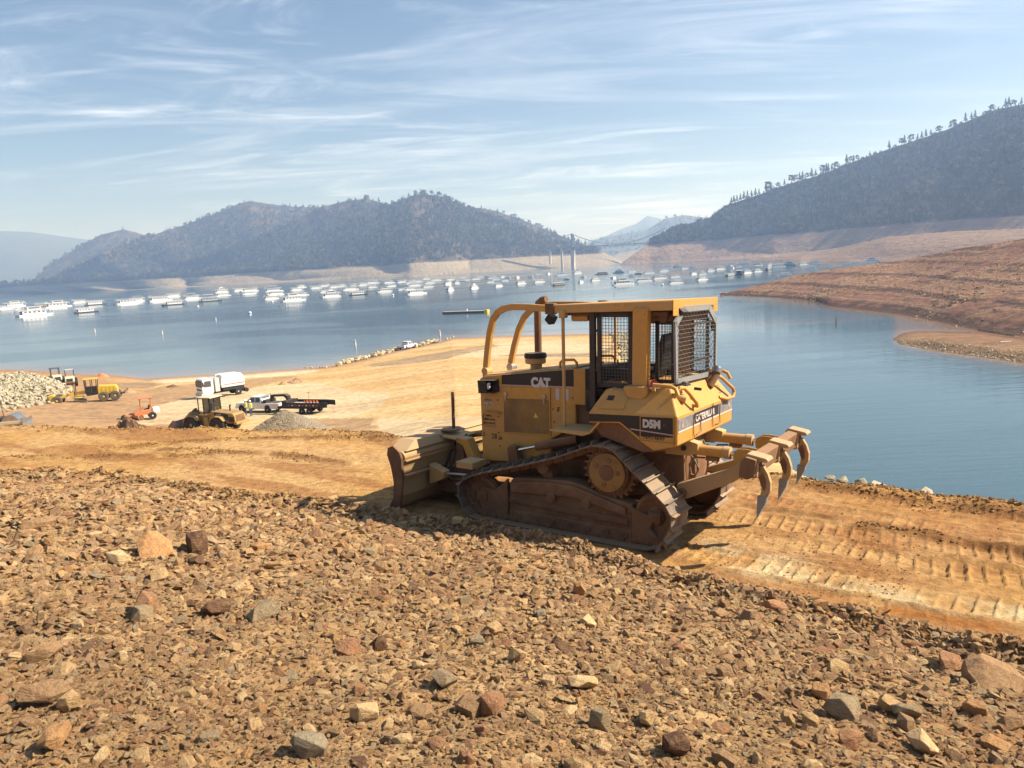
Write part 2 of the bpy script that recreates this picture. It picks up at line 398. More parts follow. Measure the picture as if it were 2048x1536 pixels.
# windrows of loose soil left beside earlier passes, polylines in plan
def plan(pts, z=15.35): return [tuple(atz(a, b, z)[:2]) for a, b in pts]
WINDROWS = [plan(p) for p in ([(225, 906), (300, 900), (400, 888), (560, 878), (700, 874), (790, 876)], [(0, 938), (100, 930), (230, 926), (420, 922)],
            [(330, 908), (450, 912), (560, 914), (700, 930)], [(1560, 948), (1700, 962), (1850, 985), (2048, 1010)], [(1500, 1000), (1750, 1040), (2048, 1085)])]
def seg_dist(x, y, P):
    d = np.full(np.shape(x), 1e9)
    for (ax, ay), (bx, by) in zip(P[:-1], P[1:]):
        l2 = (bx - ax) ** 2 + (by - ay) ** 2; t = np.clip(((x - ax) * (bx - ax) + (y - ay) * (by - ay)) / l2, 0, 1)
        d = np.minimum(d, np.hypot(x - ax - t * (bx - ax), y - ay - t * (by - ay)))
    return d
def ground(az, D, fine=True):
    az = np.asarray(az, float); D = np.asarray(D, float)
    x = D * np.sin(az); y = D * np.cos(az)
    De = EDGE(az) + 0.10 * fbm(x * 2.2, y * 2.2, 3, 2); Dc = CREST(az) + 0.12 * fbm(x * 1.1, y * 1.1, 3, 3)
    zr = zroad(x, y)
    zE = zroad(De * np.sin(az), De * np.cos(az))
    t = np.clip((D - 1.2) / (De - 1.2), 0, 1)
    zk = 17.36 + (zE - 17.36) * t ** 0.97
    z = np.where(D < De, zk, zr)
    if fine:
        w = np.exp(-((D - De + .12) / (.13 + .012 * D)) ** 2)
        z = z + w * (.07 + .13 * vn(x * 4.1, y * 4.1, 8))
        rk = sst(.0, -.3, D - De)
        z = z + rk * (.07 * fbm(x * 1.1, y * 1.1, 3, 9) + .045 * fbm(x * 4.2, y * 4.2, 3, 10))
        rd = sst(-.05, .25, D - De) * sst(.3, -.6, D - Dc)
        u, v = road_uv(x, y)
        z = z + rd * (.018 * fbm(u * .8, v * 4, 4, 12) + .01 * fbm(x * 9, y * 9, 3, 13))
        z = z + rd * road_marks(x, y)
        for k, P in enumerate(WINDROWS):
            d = seg_dist(x + .1 * fbm(x, y, 2, 15 + k), y, P)
            z = z + sst(-.3, .2, D - De) * (.02 + .05 * vn(x * 5, y * 5, 20 + k)) * np.exp(-(d / .13) ** 2)
        z = z + .10 * np.exp(-((D - Dc + .2) / .3) ** 2) * (.3 + vn(x * 1.6, y * 1.6, 44))
    zb = z - .62 * np.maximum(0, D - Dc) - .08 * sst(0, .6, D - Dc)
    zl = zlow(az, D)
    if fine:
        zl = zl + .10 * fbm(x * .08, y * .25, 4, 50) * sst(0.1, 1.5, zl) + .03 * fbm(x * .5, y * .5, 3, 51) * sst(0.1, 1, zl)
    for P in SLABS: zl = zl + .2 * inpoly(x, y, P)
    return np.where(D > Dc, np.maximum(zb, zl), z)
def gz(x, y): return float(ground(math.atan2(x, y), math.hypot(x, y)))
def hit(px, py, f=None, D0=2.0, D1=1200.0):
    """where the sight line through a photo point meets the ground"""
    d = ray(px, py); h = math.hypot(d[0], d[1]); az = math.atan2(d[0], d[1])
    D = np.exp(np.linspace(math.log(D0), math.log(D1), 1600)); zr_ = CAM[2] + d[2] * D / h
    g = (f or ground)(np.full(D.shape, az), D)
    k = int(np.argmax(g >= zr_)); DD = D[k]
    return np.array([DD * math.sin(az), DD * math.cos(az), g[k]])
def inpoly(x, y, P):
    c = np.zeros(np.shape(x), bool); n = len(P)
    for i in range(n):
        (x0, y0), (x1, y1) = P[i], P[i - 1]
        c ^= ((y0 > y) != (y1 > y)) & (x < (x1 - x0) * (y - y0) / (y1 - y0 + 1e-12) + x0)
    return c
def hits(pts): return [tuple(hit(a, b)[:2]) for a, b in pts]

# concrete slabs, wet and gravelly areas of the launch ramp (plan polygons)
CONC = [hits(p) for p in (
    [(300, 761), (380, 753), (470, 748), (630, 737), (640, 742), (600, 748), (560, 752), (420, 762), (330, 766)],
    [(232, 849), (300, 815), (400, 790), (560, 770), (640, 768), (780, 790), (760, 815), (700, 836), (560, 834), (420, 846), (330, 849)],
    [(690, 869), (755, 838), (960, 838), (960, 869)],
    [(1000, 683), (1150, 682), (1225, 690), (1190, 712), (1120, 717), (960, 716), (905, 712)])]
WETP = [hits(p) for p in ([(720, 732), (790, 720), (900, 702), (985, 688), (1000, 692), (900, 716), (800, 730)], [(975, 712), (1190, 706), (1232, 690), (1240, 697), (1190, 716)], [(225, 768), (290, 764), (330, 768), (300, 775), (240, 777)])]
GRAV = [hits(p) for p in ([(640, 836), (752, 836), (700, 868), (500, 868), (560, 836)], [(0, 800), (130, 812), (330, 772), (540, 756), (600, 752), (430, 795), (280, 842), (100, 850), (0, 850)])]
NA = 980
azs = np.linspace(R(-57), R(57), NA)
De_min = 1.2
D1 = np.exp(np.linspace(math.log(1.6), math.log(24), 600))
D2 = np.exp(np.linspace(math.log(24), math.log(330), 290))[1:]
Ds = np.concatenate([D1, D2]); ND = len(Ds)
AZ, DD = np.meshgrid(azs, Ds, indexing='ij')
GZ = ground(AZ, DD)
GX = DD * np.sin(AZ); GY = DD * np.cos(AZ)
De = EDGE(AZ) + 0.10 * fbm(GX * 2.2, GY * 2.2, 3, 2); Dc = CREST(AZ) + 0.12 * fbm(GX * 1.1, GY * 1.1, 3, 3)
rockm = DD < De; roadm = (~rockm) & (DD < Dc + .3)
# colours (what the soil is, not how it is lit)
def lerp(a, b, t): return a + (b - a) * t[..., None]
c_och = np.array([.46, .285, .115]); c_tan = np.array([.50, .335, .17]); c_red = np.array([.31, .155, .065]); c_chalk = np.array([.56, .47, .31]); c_rock = np.array([.37, .24, .13])
n1 = fbm(GX * .55, GY * .55, 4, 70); n2 = fbm(GX * 2.3, GY * 2.3, 4, 71); uu, vv_ = road_uv(GX, GY); n3 = fbm(uu * .35, vv_ * 2.2, 4, 72)
col = lerp(c_och, c_tan, sst(-.3, .4, n1))
col = lerp(col, c_red, sst(.0, .42, n3 + .3 * n2) * .75)
right = sst(.16, .3, AZ) * sst(0, -.5, DD - Dc)
col = lerp(col, c_red * 1.12, right * sst(1.2, -2.2, vv_) * (.45 + .4 * sst(-.2, .3, n2)))
ch = [plan([(1420, 1115), (1560, 1150), (1700, 1175), (1850, 1200), (2048, 1222), (2400, 1260)]), plan([(1340, 1075), (1450, 1105), (1560, 1120)]), plan([(1500, 1140), (1640, 1152)])]
for k, P in enumerate(ch):
    d = seg_dist(GX, GY, P); col = lerp(col, c_chalk, np.exp(-(d / (.22, .35, .2)[k]) ** 2) * np.clip(sst(-.25, .3, n2 + .4 * n3) * (1.0 if k == 0 else .7), 0, 1))
rs = plan([(1600, 1180), (1750, 1210), (1900, 1240), (2048, 1265)])
col = lerp(col, np.array([.34, .15, .04]), np.exp(-(seg_dist(GX, GY, rs) / .13) ** 2) * sst(-.3, .2, n2))
for P in WINDROWS: col = lerp(col, np.array([.21, .11, .045]), np.exp(-(seg_dist(GX, GY, P) / .2) ** 2) * sst(-.4, .1, n2) * .85)
colr = lerp(c_rock, np.array([.49, .345, .20]), sst(-.3, .4, n2)); colr = lerp(colr, np.array([.29, .14, .07]), sst(.1, .5, n1) * .5)
col = np.where(rockm[..., None], colr, col)
low = DD > Dc
m1 = fbm(GX * .06, GY * .18, 5, 80); m2 = fbm(GX * .35, GY * 1.2, 4, 81)
cl = lerp(np.array([.52, .36, .18]), np.array([.60, .45, .26]), sst(-.3, .3, m1 + .3 * m2))
leftz = sst(-.33, -.42, AZ + .001 * (DD - 80))
cl = lerp(cl, lerp(np.array([.40, .265, .15]), np.array([.36, .20, .11]), sst(-.2, .3, m2)), leftz * sst(.02, .06, np.ones_like(AZ)) * .9)
for P in GRAV: cl = lerp(cl, lerp(np.array([.40, .27, .16]), np.array([.30, .21, .14]), sst(-.2, .3, m2)), inpoly(GX + 1.2 * m2, GY, P) * .85)
concm = np.zeros(AZ.shape)
for P in CONC:
    k = inpoly(GX + .3 * m2, GY, P).astype(float); concm = np.maximum(concm, k)
cl = lerp(cl, lerp(np.array([.53, .44, .31]), np.array([.60, .51, .37]), sst(-.2, .3, m1)), concm * .9)
cl = lerp(cl, np.array([.66, .60, .48]), inpoly(GX, GY, CONC[0]) * .8)
for P in WETP: cl = lerp(cl, np.array([.23, .18, .14]), inpoly(GX + .8 * m2, GY + 1.5 * m1, P) * (.45 + .4 * sst(-.3, .3, m2)))
tr = sst(.28, .42, fbm(GX * .05, GY * .55, 4, 90)); cl = lerp(cl, np.array([.33, .23, .14]), tr * .35)
cl = lerp(cl, np.array([.30, .19, .13]), sst(.5, .05, GZ) * .9)
bank = low & (GZ > zlow(AZ, DD) + .3)
cl = np.where(bank[..., None], lerp(np.array([.30, .19, .10]), np.array([.24, .2, .16]), sst(-.2, .3, n2)), cl)
col = np.where(low[..., None], cl, col)
fine_amp = np.where(rockm, 1.0, np.where(low, .35, .6))
rgba = np.concatenate([col, fine_amp[..., None]], -1).reshape(-1, 4)
V = np.stack([GX, GY, GZ], -1).reshape(-1, 3)
def soil_mat(name, sc, bd, bs, spec=.2):
    t = NT(name); v = t.geo(); a = t.attr('soil')
    n = t.noise(v, sc, 9, .68); n_ = t.noise(v, sc * 7, 5, .7); g = t.noise(v, sc * .3, 4, .6)
    c = t.mix(t.mr(n, .3, .7), t.mix(1.0, a, (.58, .50, .40), 'MULTIPLY'), t.mix(1.0, a, (1.22, 1.14, .96), 'MULTIPLY'))
    c = t.mix(t.math('MULTIPLY', t.mr(n_, .55, .75), .35), c, (.12, .075, .04))
    t.base(c); t.set(Roughness=1.0, Specular_IOR_Level=spec)
    h = t.math('ADD', t.math('MULTIPLY', n, 1.0), t.math('MULTIPLY', n_, .35))
    t.bump(h, bs, bd); return t.m
M['slope'] = soil_mat('stony_soil', 14, .035, .9); M['road'] = soil_mat('graded_soil', 7, .045, 1.0); M['ramp'] = soil_mat('ramp_soil', 1.3, .06, .5)
def region(name, mask, mat, smooth=True):
    fk = mask[:-1, :-1]
    F = grid_faces(NA, ND, fk); Vc, Fc, at = compact(V, F, {'soil': ('FLOAT_COLOR', rgba)})
    return struct(np_mesh(name, Vc, Fc, [mat], smooth, at))
nearbank = (DD >= Dc + .3) & (DD < Dc + 30) & bank
region('rocky_ground', rockm, M['slope'])
region('dirt_road', roadm, M['road'])
rest = ~(rockm | roadm) & ~(GZ < -6)
region('launch_ramp', rest, M['ramp'])
# coarse ground beside and behind the viewer, running on from the detailed part
ca = np.linspace(R(57), R(303), 150); cd = np.concatenate([[0.], np.exp(np.linspace(math.log(1.6), math.log(330), 70))])
CA, CD = np.meshgrid(ca, cd, indexing='ij'); back = sst(R(60), R(105), np.where(CA > math.pi, 2 * math.pi - CA, CA)); ce = np.where(CA > math.pi, R(-57), R(57))
zc_ = ground(ce, np.maximum(CD, 1.6)) * (1 - back) + (17.36 + .12 * CD * (CD > 3)) * back
dn = CD < EDGE(ce); cc = np.where((dn | (back > .5))[..., None], np.array([.40, .25, .13]), np.where((CD < CREST(ce))[..., None], np.array([.47, .30, .13]), np.array([.42, .29, .17])))
cc = np.concatenate([cc * (1 + .12 * fbm(CD * np.sin(CA) * .5, CD * np.cos(CA) * .5, 3, 7))[..., None], np.ones(cc.shape[:2] + (1,))], -1)
kz = ~(zc_[:-1, :-1] < -5)
Vb, Fb, at = compact(np.stack([CD * np.sin(CA), CD * np.cos(CA), zc_], -1).reshape(-1, 3), grid_faces(len(ca), len(cd), kz)[:, ::-1], {'soil': ('FLOAT_COLOR', cc.reshape(-1, 4))})
struct(np_mesh('ground', Vb, Fb, [M['slope']], True, at))
ca2 = np.linspace(R(-57), R(57), 40); C1, C2 = np.meshgrid(ca2, np.array([.0, 1.61]), indexing='ij')
struct(np_mesh('ground', np.stack([C2 * np.sin(C1), C2 * np.cos(C1), 17.36 + 0 * C1], -1).reshape(-1, 3), grid_faces(40, 2), [M['slope']], True, {'soil': ('FLOAT_COLOR', np.tile([.40, .25, .13, 1], (80, 1)))}))

# ---------------------------------------------------------------- the red-brown bank across the cove
XB = [1430, 1440, 1500, 1560, 1620, 1700, 1787, 1830, 1880, 1930, 1955, 2048, 2300, 2700]
D3L = interp_az([(1440, 590), (1520, 594), (1620, 602), (1660, 615), (1790, 629), (1870, 643), (1920, 655), (1955, 661), (2048, 674), (2300, 700), (2700, 740)], 0)
D2L = interp_az([(1440, 590), (1520, 594), (1620, 602), (1660, 615), (1780, 628.5), (1788, 677), (1800, 668), (1830, 662), (1870, 662), (1930, 662.5), (1955, 661.5), (2048, 676), (2300, 705), (2700, 750)], 0)
D1L = interp_az([(1440, 590), (1520, 594), (1620, 602), (1660, 615), (1780, 628.5), (1787, 680), (1800, 688), (1850, 697), (1900, 705), (2048, 727), (2300, 768), (2700, 850)], 0)
RP = [(1440, 588, 350), (1500, 574, 352), (1560, 559, 362), (1600, 549, 366), (1700, 533, 365), (1800, 522, 358), (1900, 500, 345), (1960, 490, 335), (2048, 477, 320), (2300, 440, 290), (2700, 400, 270)]
_ra = sorted((azpx(a, b), D, zpx(a, b, D)) for a, b, D in RP); _ra = np.array(_ra)
AZT = azd(1440, 590, 0)[0]
def smooth_tab(f, a0, a1, w=R(.55)):
    a = np.linspace(a0, a1, 900); k = np.exp(-(np.arange(-60, 61) * (a[1] - a[0]) / w) ** 2); k /= k.sum(); v = f(a)
    sm = np.convolve(np.pad(v, 60, 'edge'), k, 'valid'); return lambda q: np.interp(q, a, sm)
D3S = smooth_tab(D3L, AZT, R(62)); RDS = smooth_tab(lambda q: np.interp(q, _ra[:, 0], _ra[:, 1]), AZT, R(62)); RZS = smooth_tab(lambda q: np.interp(q, _ra[:, 0], _ra[:, 2]), AZT, R(62), R(.4))
AZS = azd(1787, 680, 0)[0]
def bankz(az, D):
    d1, d2, d3 = D1L(az), D2L(az), D3S(az); d2 = np.minimum(d2, d3); d1 = np.where(az < AZS, d3, d1); d2 = np.where(az < AZS, d3, d2); dr = RDS(az); zr = RZS(az)
    x = D * np.sin(az); y = D * np.cos(az)
    t = np.clip((D - d3) / np.maximum(dr - d3, 1), 0, 1)
    zz = zr * (0.10 * sst(0, .12, t) + .90 * t ** 1.15)
    zz = zz + (.9 * fbm(x * .035, y * .035, 4, 101) + .35 * fbm(x * .12, y * .12, 4, 102)) * sst(0, .25, t) * sst(1.02, .7, t) * np.clip(zr / 6, 0, 1)
    st = 0.55; q = zz / st + 1.1 * fbm(x * .03, y * .03, 4, 104); fr = q - np.floor(q)
    zz = zz + (sst(.3, 1, fr) - fr) * st * .55 * sst(.05, .2, t) * (.2 + 1.3 * vn(x * .06, y * .12, 106)) + .28 * fbm(x * .35, y * .9, 4, 107) * sst(.02, .2, t)
    sp = np.clip((D - d1) / np.maximum(d2 - d1, .5), 0, 1)
    zs = .95 * sst(0, .16, sp) * sst(0, .7, 1 - sp) * sst(AZS - .001, AZS + .05, az) ** .5 + .15 * fbm(x * .2, y * .2, 3, 105) * np.sin(np.pi * sp)
    inl = np.where(d3 - d2 > 1.5, -.35 * np.sin(np.pi * np.clip((D - d2) / np.maximum(d3 - d2, .1), 0, 1)), .35)
    z = np.where(D < d1, -(d1 - D) * .12, np.where(D < d2, np.where(d2 - d1 > 1.5, zs, 0), np.where(D < d3, inl, zz + np.where(d2 - d1 > 1.5, 0, 0))))
    z = np.where(D > dr, zr - (D - dr) * .12 + .3 * fbm(x * .05, y * .05, 3, 103), z)
    return np.where(az < AZT, -np.maximum((AZT - az) * 300, 0) - .2, z)
ba = np.concatenate([np.linspace(AZT - .01, azpx(2100, 700), 420), np.linspace(azpx(2100, 700), R(62), 60)[1:]])
bd = np.exp(np.linspace(math.log(75), math.log(440), 420))
BA, BD = np.meshgrid(ba, bd, indexing='ij'); BZ = bankz(BA, BD); BX = BD * np.sin(BA); BY = BD * np.cos(BA)
kb = fbm(BX * .03, BY * .09, 5, 110); kb2 = fbm(BX * .25, BY * .5, 4, 111); strat = fbm(BZ * 1.5 + .5 * kb, BX * .035 + kb, 4, 112) * 1.2
bc = lerp(np.array([.21, .115, .09]), np.array([.30, .195, .145]), sst(-.35, .35, kb + .25 * kb2))
bc = lerp(bc, np.array([.07, .05, .042]), sst(-.06, .28, strat + .7 * kb2) * .85)
bc = lerp(bc, np.array([.30, .205, .145]), sst(.2, .45, -strat + .3 * kb2) * .45)
spit = (BD < D2L(BA)) & (D2L(BA) - D1L(BA) > 1.5)
sc_ = lerp(np.array([.29, .195, .125]), np.array([.24, .15, .10]), sst(-.2, .3, kb)); pe = sst(1.0, .6, BZ) * sst(.6, .3, (BD - D1L(BA)) / np.maximum(D2L(BA) - D1L(BA), 1) * 3)
bc = np.where(spit[..., None], lerp(sc_, np.array([.20, .135, .09]), pe * sst(-.4, .2, kb2) * .9), bc)
bc = lerp(bc, np.array([.15, .08, .06]), sst(.35, .0, BZ) * .8)
Vk = np.stack([BX, BY, BZ], -1).reshape(-1, 3); keep = BZ[:-1, :-1] > -3
Fk = grid_faces(len(ba), len(bd), keep); Vk, Fk, at = compact(Vk, Fk, {'soil': ('FLOAT_COLOR', np.concatenate([bc, np.ones(bc.shape[:2] + (1,))], -1).reshape(-1, 4))})
M['bank'] = soil_mat('eroded_bank_soil', .6, .55, 1.0)
struct(np_mesh('shore_bank', Vk, Fk, [M['bank']], False, at))

# ---------------------------------------------------------------- water
wa = np.linspace(R(-80), R(80), 420); wd = np.concatenate([[8.], np.exp(np.linspace(math.log(30), math.log(420), 300)), [600, 900, 1400, 2200, 3500, 6000, 9500]])
WA, WD = np.meshgrid(wa, wd, indexing='ij'); inside = np.clip(WA, R(-57), R(57))
zg = np.maximum(ground(inside, WD, False), np.where(WA > AZT - .008, bankz(np.clip(WA, AZT - .01, R(62)), WD), -30))
sh = np.exp(np.minimum(zg, 0) / .55) * (WD < 420)
Vw = np.stack([WD * np.sin(WA), WD * np.cos(WA), 0 * WA], -1).reshape(-1, 3)
t = NT('lake_water'); v = t.geo(); s = t.attr('shallow', 'Fac')
patch = t.noise(t.mp(v, (.006, .018, 1)), 1.0, 4, .55, .8)
calm = t.mr(patch, .46, .60)
rp = t.noise(t.mp(v, (.32, 1.0, 1), (0, 0, R(8))), 1.1, 4, .55, .5); rp2 = t.noise(t.mp(v, (.07, .62, 1), (0, 0, R(-4))), 1.0, 3, .5, .8)
h = t.math('ADD', t.math('MULTIPLY', rp, t.mr(calm, 0, 1, .22, 1.0)), t.math('MULTIPLY', rp2, .9))
t.base(t.mix(s, (.052, .098, .120), (.26, .16, .10))); t.set(Roughness=t.mr(calm, 0, 1, .05, .16), IOR=1.33, Specular_IOR_Level=.5)
t.bump(h, .28, .10)
M['water'] = t.m
struct(np_mesh('lake_water', Vw, grid_faces(len(wa), len(wd)), [M['water']], True, {'shallow': ('FLOAT', sh.ravel())}))

# ================================================================ HILLS
def hill_mat(name, ring, bare, burnt, road=None):
    t = NT(name); v = t.geo(); a = t.attr('ringf', 'Fac')
    n = t.noise(v, .02, 8, .62); n2 = t.noise(v, .11, 6, .65); st = t.noise(t.mp(v, (.003, .003, .16)), 1.0, 6, .6, .3)
    rc = t.mix(t.mr(st, .35, .65), ring[0], ring[1]); rc = t.mix(t.math('MULTIPLY', t.mr(n2, .55, .72), .6), rc, ring[2])
    fc = t.mix(t.mr(n, .42, .62), burnt, bare); fc = t.mix(t.mr(n2, .62, .70), fc, (.42, .34, .24))
    t.base(t.mix(a, fc, rc)); t.set(Roughness=1.0, Specular_IOR_Level=.05)
    t.bump(t.math('ADD', n2, t.math('MULTIPLY', n, 2.0)), 1.0, 6.0); return t.m
M['hillL'] = hill_mat('burnt_hillside', ((.25, .215, .155), (.32, .265, .19), (.16, .135, .10)), (.14, .105, .07), (.05, .045, .037))
M['hillR'] = hill_mat('burnt_hillside_near', ((.25, .17, .125), (.32, .225, .155), (.15, .11, .09)), (.09, .075, .058), (.042, .04, .036))
M['bankR'] = hill_mat('grey_brown_bank', ((.21, .145, .11), (.28, .20, .145), (.11, .085, .07)), (.2, .15, .1), (.1, .08, .07))
M['far'] = simple('far_forest', (.06, .075, .06), 1.0, 0, .3, .01)
TREES = {'pts': [], 'sc': []}
def hill(name, sky_l, base_l, mat, na=240, nt_=70, ring_top=41, lobes=0.0, gul=.10, behind=.5, forest=0, dens_fn=None, a0=None, a1=None, seed=0, th=(9, 17), steep=1.0, ringw=4, tmax=1.0):
    S = np.array(sorted((azpx(x, y), D, zpx(x, y, D)) for x, y, D in sky_l)); B = np.array(sorted((azpx(x, 520), D) for x, D in base_l))
    a0 = S[0, 0] if a0 is None else a0; a1 = S[-1, 0] if a1 is None else a1
    a = np.linspace(a0, a1, na); tt = np.concatenate([np.linspace(0, 1, nt_), 1 + behind * np.linspace(0, 1, 12)[1:]])
    def f(A, T):
        dr = np.interp(A, S[:, 0], S[:, 1]); zr = np.interp(A, S[:, 0], S[:, 2]); db = np.interp(A, B[:, 0], B[:, 1]); dr = np.maximum(dr, db + 20)
        arc = A * db
        ph = arc / 95 + 1.9 * fbm(arc / 420, T * 1.5, 2, seed) + T * 2.2
        lb = (1 - np.abs(np.sin(ph)) ** .8) * lobes * (.55 + .9 * vn(arc / 200, arc * 0, seed + 20))
        D = db + lb * sst(1.0, 0, T) * sst(-.01, .06, T) + (dr - db) * T
        x = D * np.sin(A); y = D * np.cos(A)
        z = zr * np.where(T < 1, T ** steep, 1 - (T - 1) * 1.6)
        g = fbm(arc / 240, D / 500, 5, seed + 3) * gul * zr * sst(0, .3, T) + fbm(arc / 60, D / 120, 4, seed + 9) * .02 * zr
        e = 4 * T * (1 - T); z = z + np.where(T < 1, g * e, 0)
        z = z + np.where(T < .999, np.where(z < ring_top, 0, 0), 0)
        return x, y, np.where(T <= 0, -2, z), D
    A, T = np.meshgrid(a, tt, indexing='ij'); x, y, z, D = f(A, T)
    rf = sst(ring_top + 1.5, ring_top - 1.5, z + ringw * fbm(x / 90, y / 90, 4, seed + 5))
    o = struct(np_mesh(name, np.stack([x, y, z], -1).reshape(-1, 3), grid_faces(*A.shape), [mat], True, {'ringf': ('FLOAT', rf.ravel())}))
    if forest:
        n = forest * 3; ra = rng.uniform(a0, a1, n); rt = rng.uniform(.02, tmax, n); x, y, z, D = f(ra, rt)
        p = dens_fn(x, y, z) if dens_fn else np.ones(n)
        k = (z > ring_top + 2 + ringw * fbm(x / 90, y / 90, 4, seed + 5)) & (rng.random(n) < p); x, y, z = x[k][:forest], y[k][:forest], z[k][:forest]
        TREES['pts'].append(np.stack([x, y, z - .5], -1)); TREES['sc'].append(rng.uniform(*th, len(x)) * (1 - .35 * rng.random(len(x))))
    return f, S
den = lambda s, lo=-.25, hi=.1: (lambda x, y, z: .30 + .7 * sst(lo, hi, fbm(x / 170, y / 300, 4, s)))
baseL = [(-600, 3900), (-200, 3500), (0, 3250), (200, 2900), (420, 2560), (640, 2160), (820, 1900), (1005, 1980), (1136, 2035), (1200, 2060), (1245, 2150)]
baseB = [(x, D + 380) for x, D in baseL]
hill('hill', [(-600, 462, 9000), (-200, 468, 8500), (0, 462, 8000), (62, 464, 8000), (125, 473, 8000), (220, 485, 8000), (320, 500, 8000), (600, 520, 8000)], [(-600, 5000), (600, 5000)], M['far'], 90, 20, 0, behind=.2, seed=61)
hill('hill', [(60, 566, 4000), (103, 526, 4100), (156, 495, 4200), (200, 470, 4200), (244, 459, 4200), (270, 464, 4200), (294, 472, 4200), (340, 482, 4200), (480, 520, 4200)], [(0, 3500), (500, 3300)], M['hillL'], 90, 40, 30, seed=62, forest=900, dens_fn=den(1), th=(13, 22))
hill('hill', [(94, 561, 3050), (140, 535, 3150), (200, 508, 3300), (281, 478, 3400), (330, 462, 3450), (369, 450, 3500), (444, 422, 3500), (475, 408, 3500), (500, 402, 3500), (547, 409, 3500), (590, 414, 3500), (640, 414, 3500), (700, 420, 3500), (800, 450, 3400)], baseB, M['hillL'], 200, 70, 32, 60, seed=63, forest=4200, dens_fn=den(2), th=(12, 20))
hill('hill', [(300, 552, 2800), (380, 520, 2850), (480, 492, 2900), (560, 455, 2900), (610, 430, 2900), (650, 412, 2900), (690, 402, 2900), (734, 397, 2900), (778, 410, 2850), (819, 402, 2800), (900, 430, 2800), (980, 470, 2700)], baseB, M['hillL'], 200, 70, 32, 60, seed=64, forest=3600, dens_fn=den(3), th=(12, 20), gul=.08)
hill('hill', [(900, 415, 3000), (960, 416, 3000), (990, 421, 3000), (1037, 437, 2950), (1084, 456, 2900), (1131, 475, 2800), (1180, 492, 2700), (1203, 502, 2600), (1232, 517, 2500), (1250, 527, 2400)], [(900, 2500), (1250, 2300)], M['hillL'], 120, 40, 36, 20, seed=65, forest=700, dens_fn=den(5, -.5, -.1), th=(13, 20))
fF, SF = hill('hill', [(-600, 560, 3700), (-200, 573, 3400), (0, 569, 3300), (94, 561, 3080), (200, 557, 2960), (281, 551, 2850), (391, 543, 2750), (470, 536, 2650), (540, 520, 2600), (600, 495, 2600), (660, 466, 2600), (720, 435, 2600), (770, 412, 2600), (805, 399, 2550), (825, 391, 2550), (847, 388, 2550), (875, 391, 2550), (897, 397, 2550), (928, 413, 2550), (990, 436, 2500), (1050, 460, 2450), (1100, 480, 2400), (1150, 497, 2350), (1203, 506, 2300), (1225, 515, 2250), (1245, 529, 2180)], baseL, M['hillL'], 460, 90, 32, 60, seed=66, forest=7500, dens_fn=den(7), th=(11, 20), gul=.13)
hill('hill', [(1100, 500, 7600), (1181, 481, 7600), (1212, 472, 7600), (1240, 459, 7600), (1274, 447, 7600), (1295, 431, 7600), (1331, 440, 7600), (1380, 450, 7600), (1600, 430, 7600)], [(1100, 5000), (1600, 5000)], M['far'], 60, 16, 0, behind=.2, seed=67)
hill('hill', [(1150, 505, 4600), (1181, 484, 4600), (1212, 474, 4600), (1237, 470, 4600), (1290, 461, 4600), (1331, 437, 4600), (1368, 430, 4600), (1398, 434, 4600), (1500, 440, 4600)], [(1150, 3600), (1500, 3400)], M['far'], 80, 30, 0, behind=.3, seed=68, forest=500, th=(14, 22))
hill('hill', [(1195, 530, 3000), (1230, 508, 3050), (1262, 502, 3050), (1290, 498, 3100), (1340, 490, 3100), (1420, 480, 3100)], [(1190, 2850), (1420, 2700)], M['hillL'], 50, 24, 44, 20, seed=69, forest=160, th=(13, 20))
baseR = [(1238, 1800), (1300, 1780), (1413, 1640), (1550, 1450), (1750, 1300), (2048, 1120), (2500, 1000), (2900, 950)]
fR, SR = hill('hill', [(1238, 531, 1801), (1262, 512, 1830), (1280, 499, 1850), (1299, 485, 1880), (1340, 462, 1920), (1380, 447, 1950), (1421, 434, 1960), (1440, 418, 1960), (1461, 408, 1960), (1524, 387, 1950), (1580, 367, 1930), (1634, 352, 1900), (1710, 322, 1870), (1780, 297, 1850), (1887, 262, 1800), (1940, 240, 1770), (1990, 219, 1750), (2048, 208, 1700), (2250, 140, 1600), (2900, 60, 1500)], baseR, M['hillR'], 380, 100, 44, 50, seed=71, forest=9000, dens_fn=den(9, 0, .4), th=(8, 15), gul=.13, tmax=.975)
hill('hill', [(1500, 520, 1380), (1560, 511, 1300), (1674, 496, 1150), (1772, 474, 1050), (1840, 468, 1020), (1900, 463, 1000), (2048, 457, 950), (2400, 445, 900), (2900, 430, 850)], [(1490, 1360), (1560, 1200), (1600, 1040), (1790, 790), (2048, 560), (2900, 480)], M['bankR'], 220, 60, 400, 14, seed=72, gul=.18)

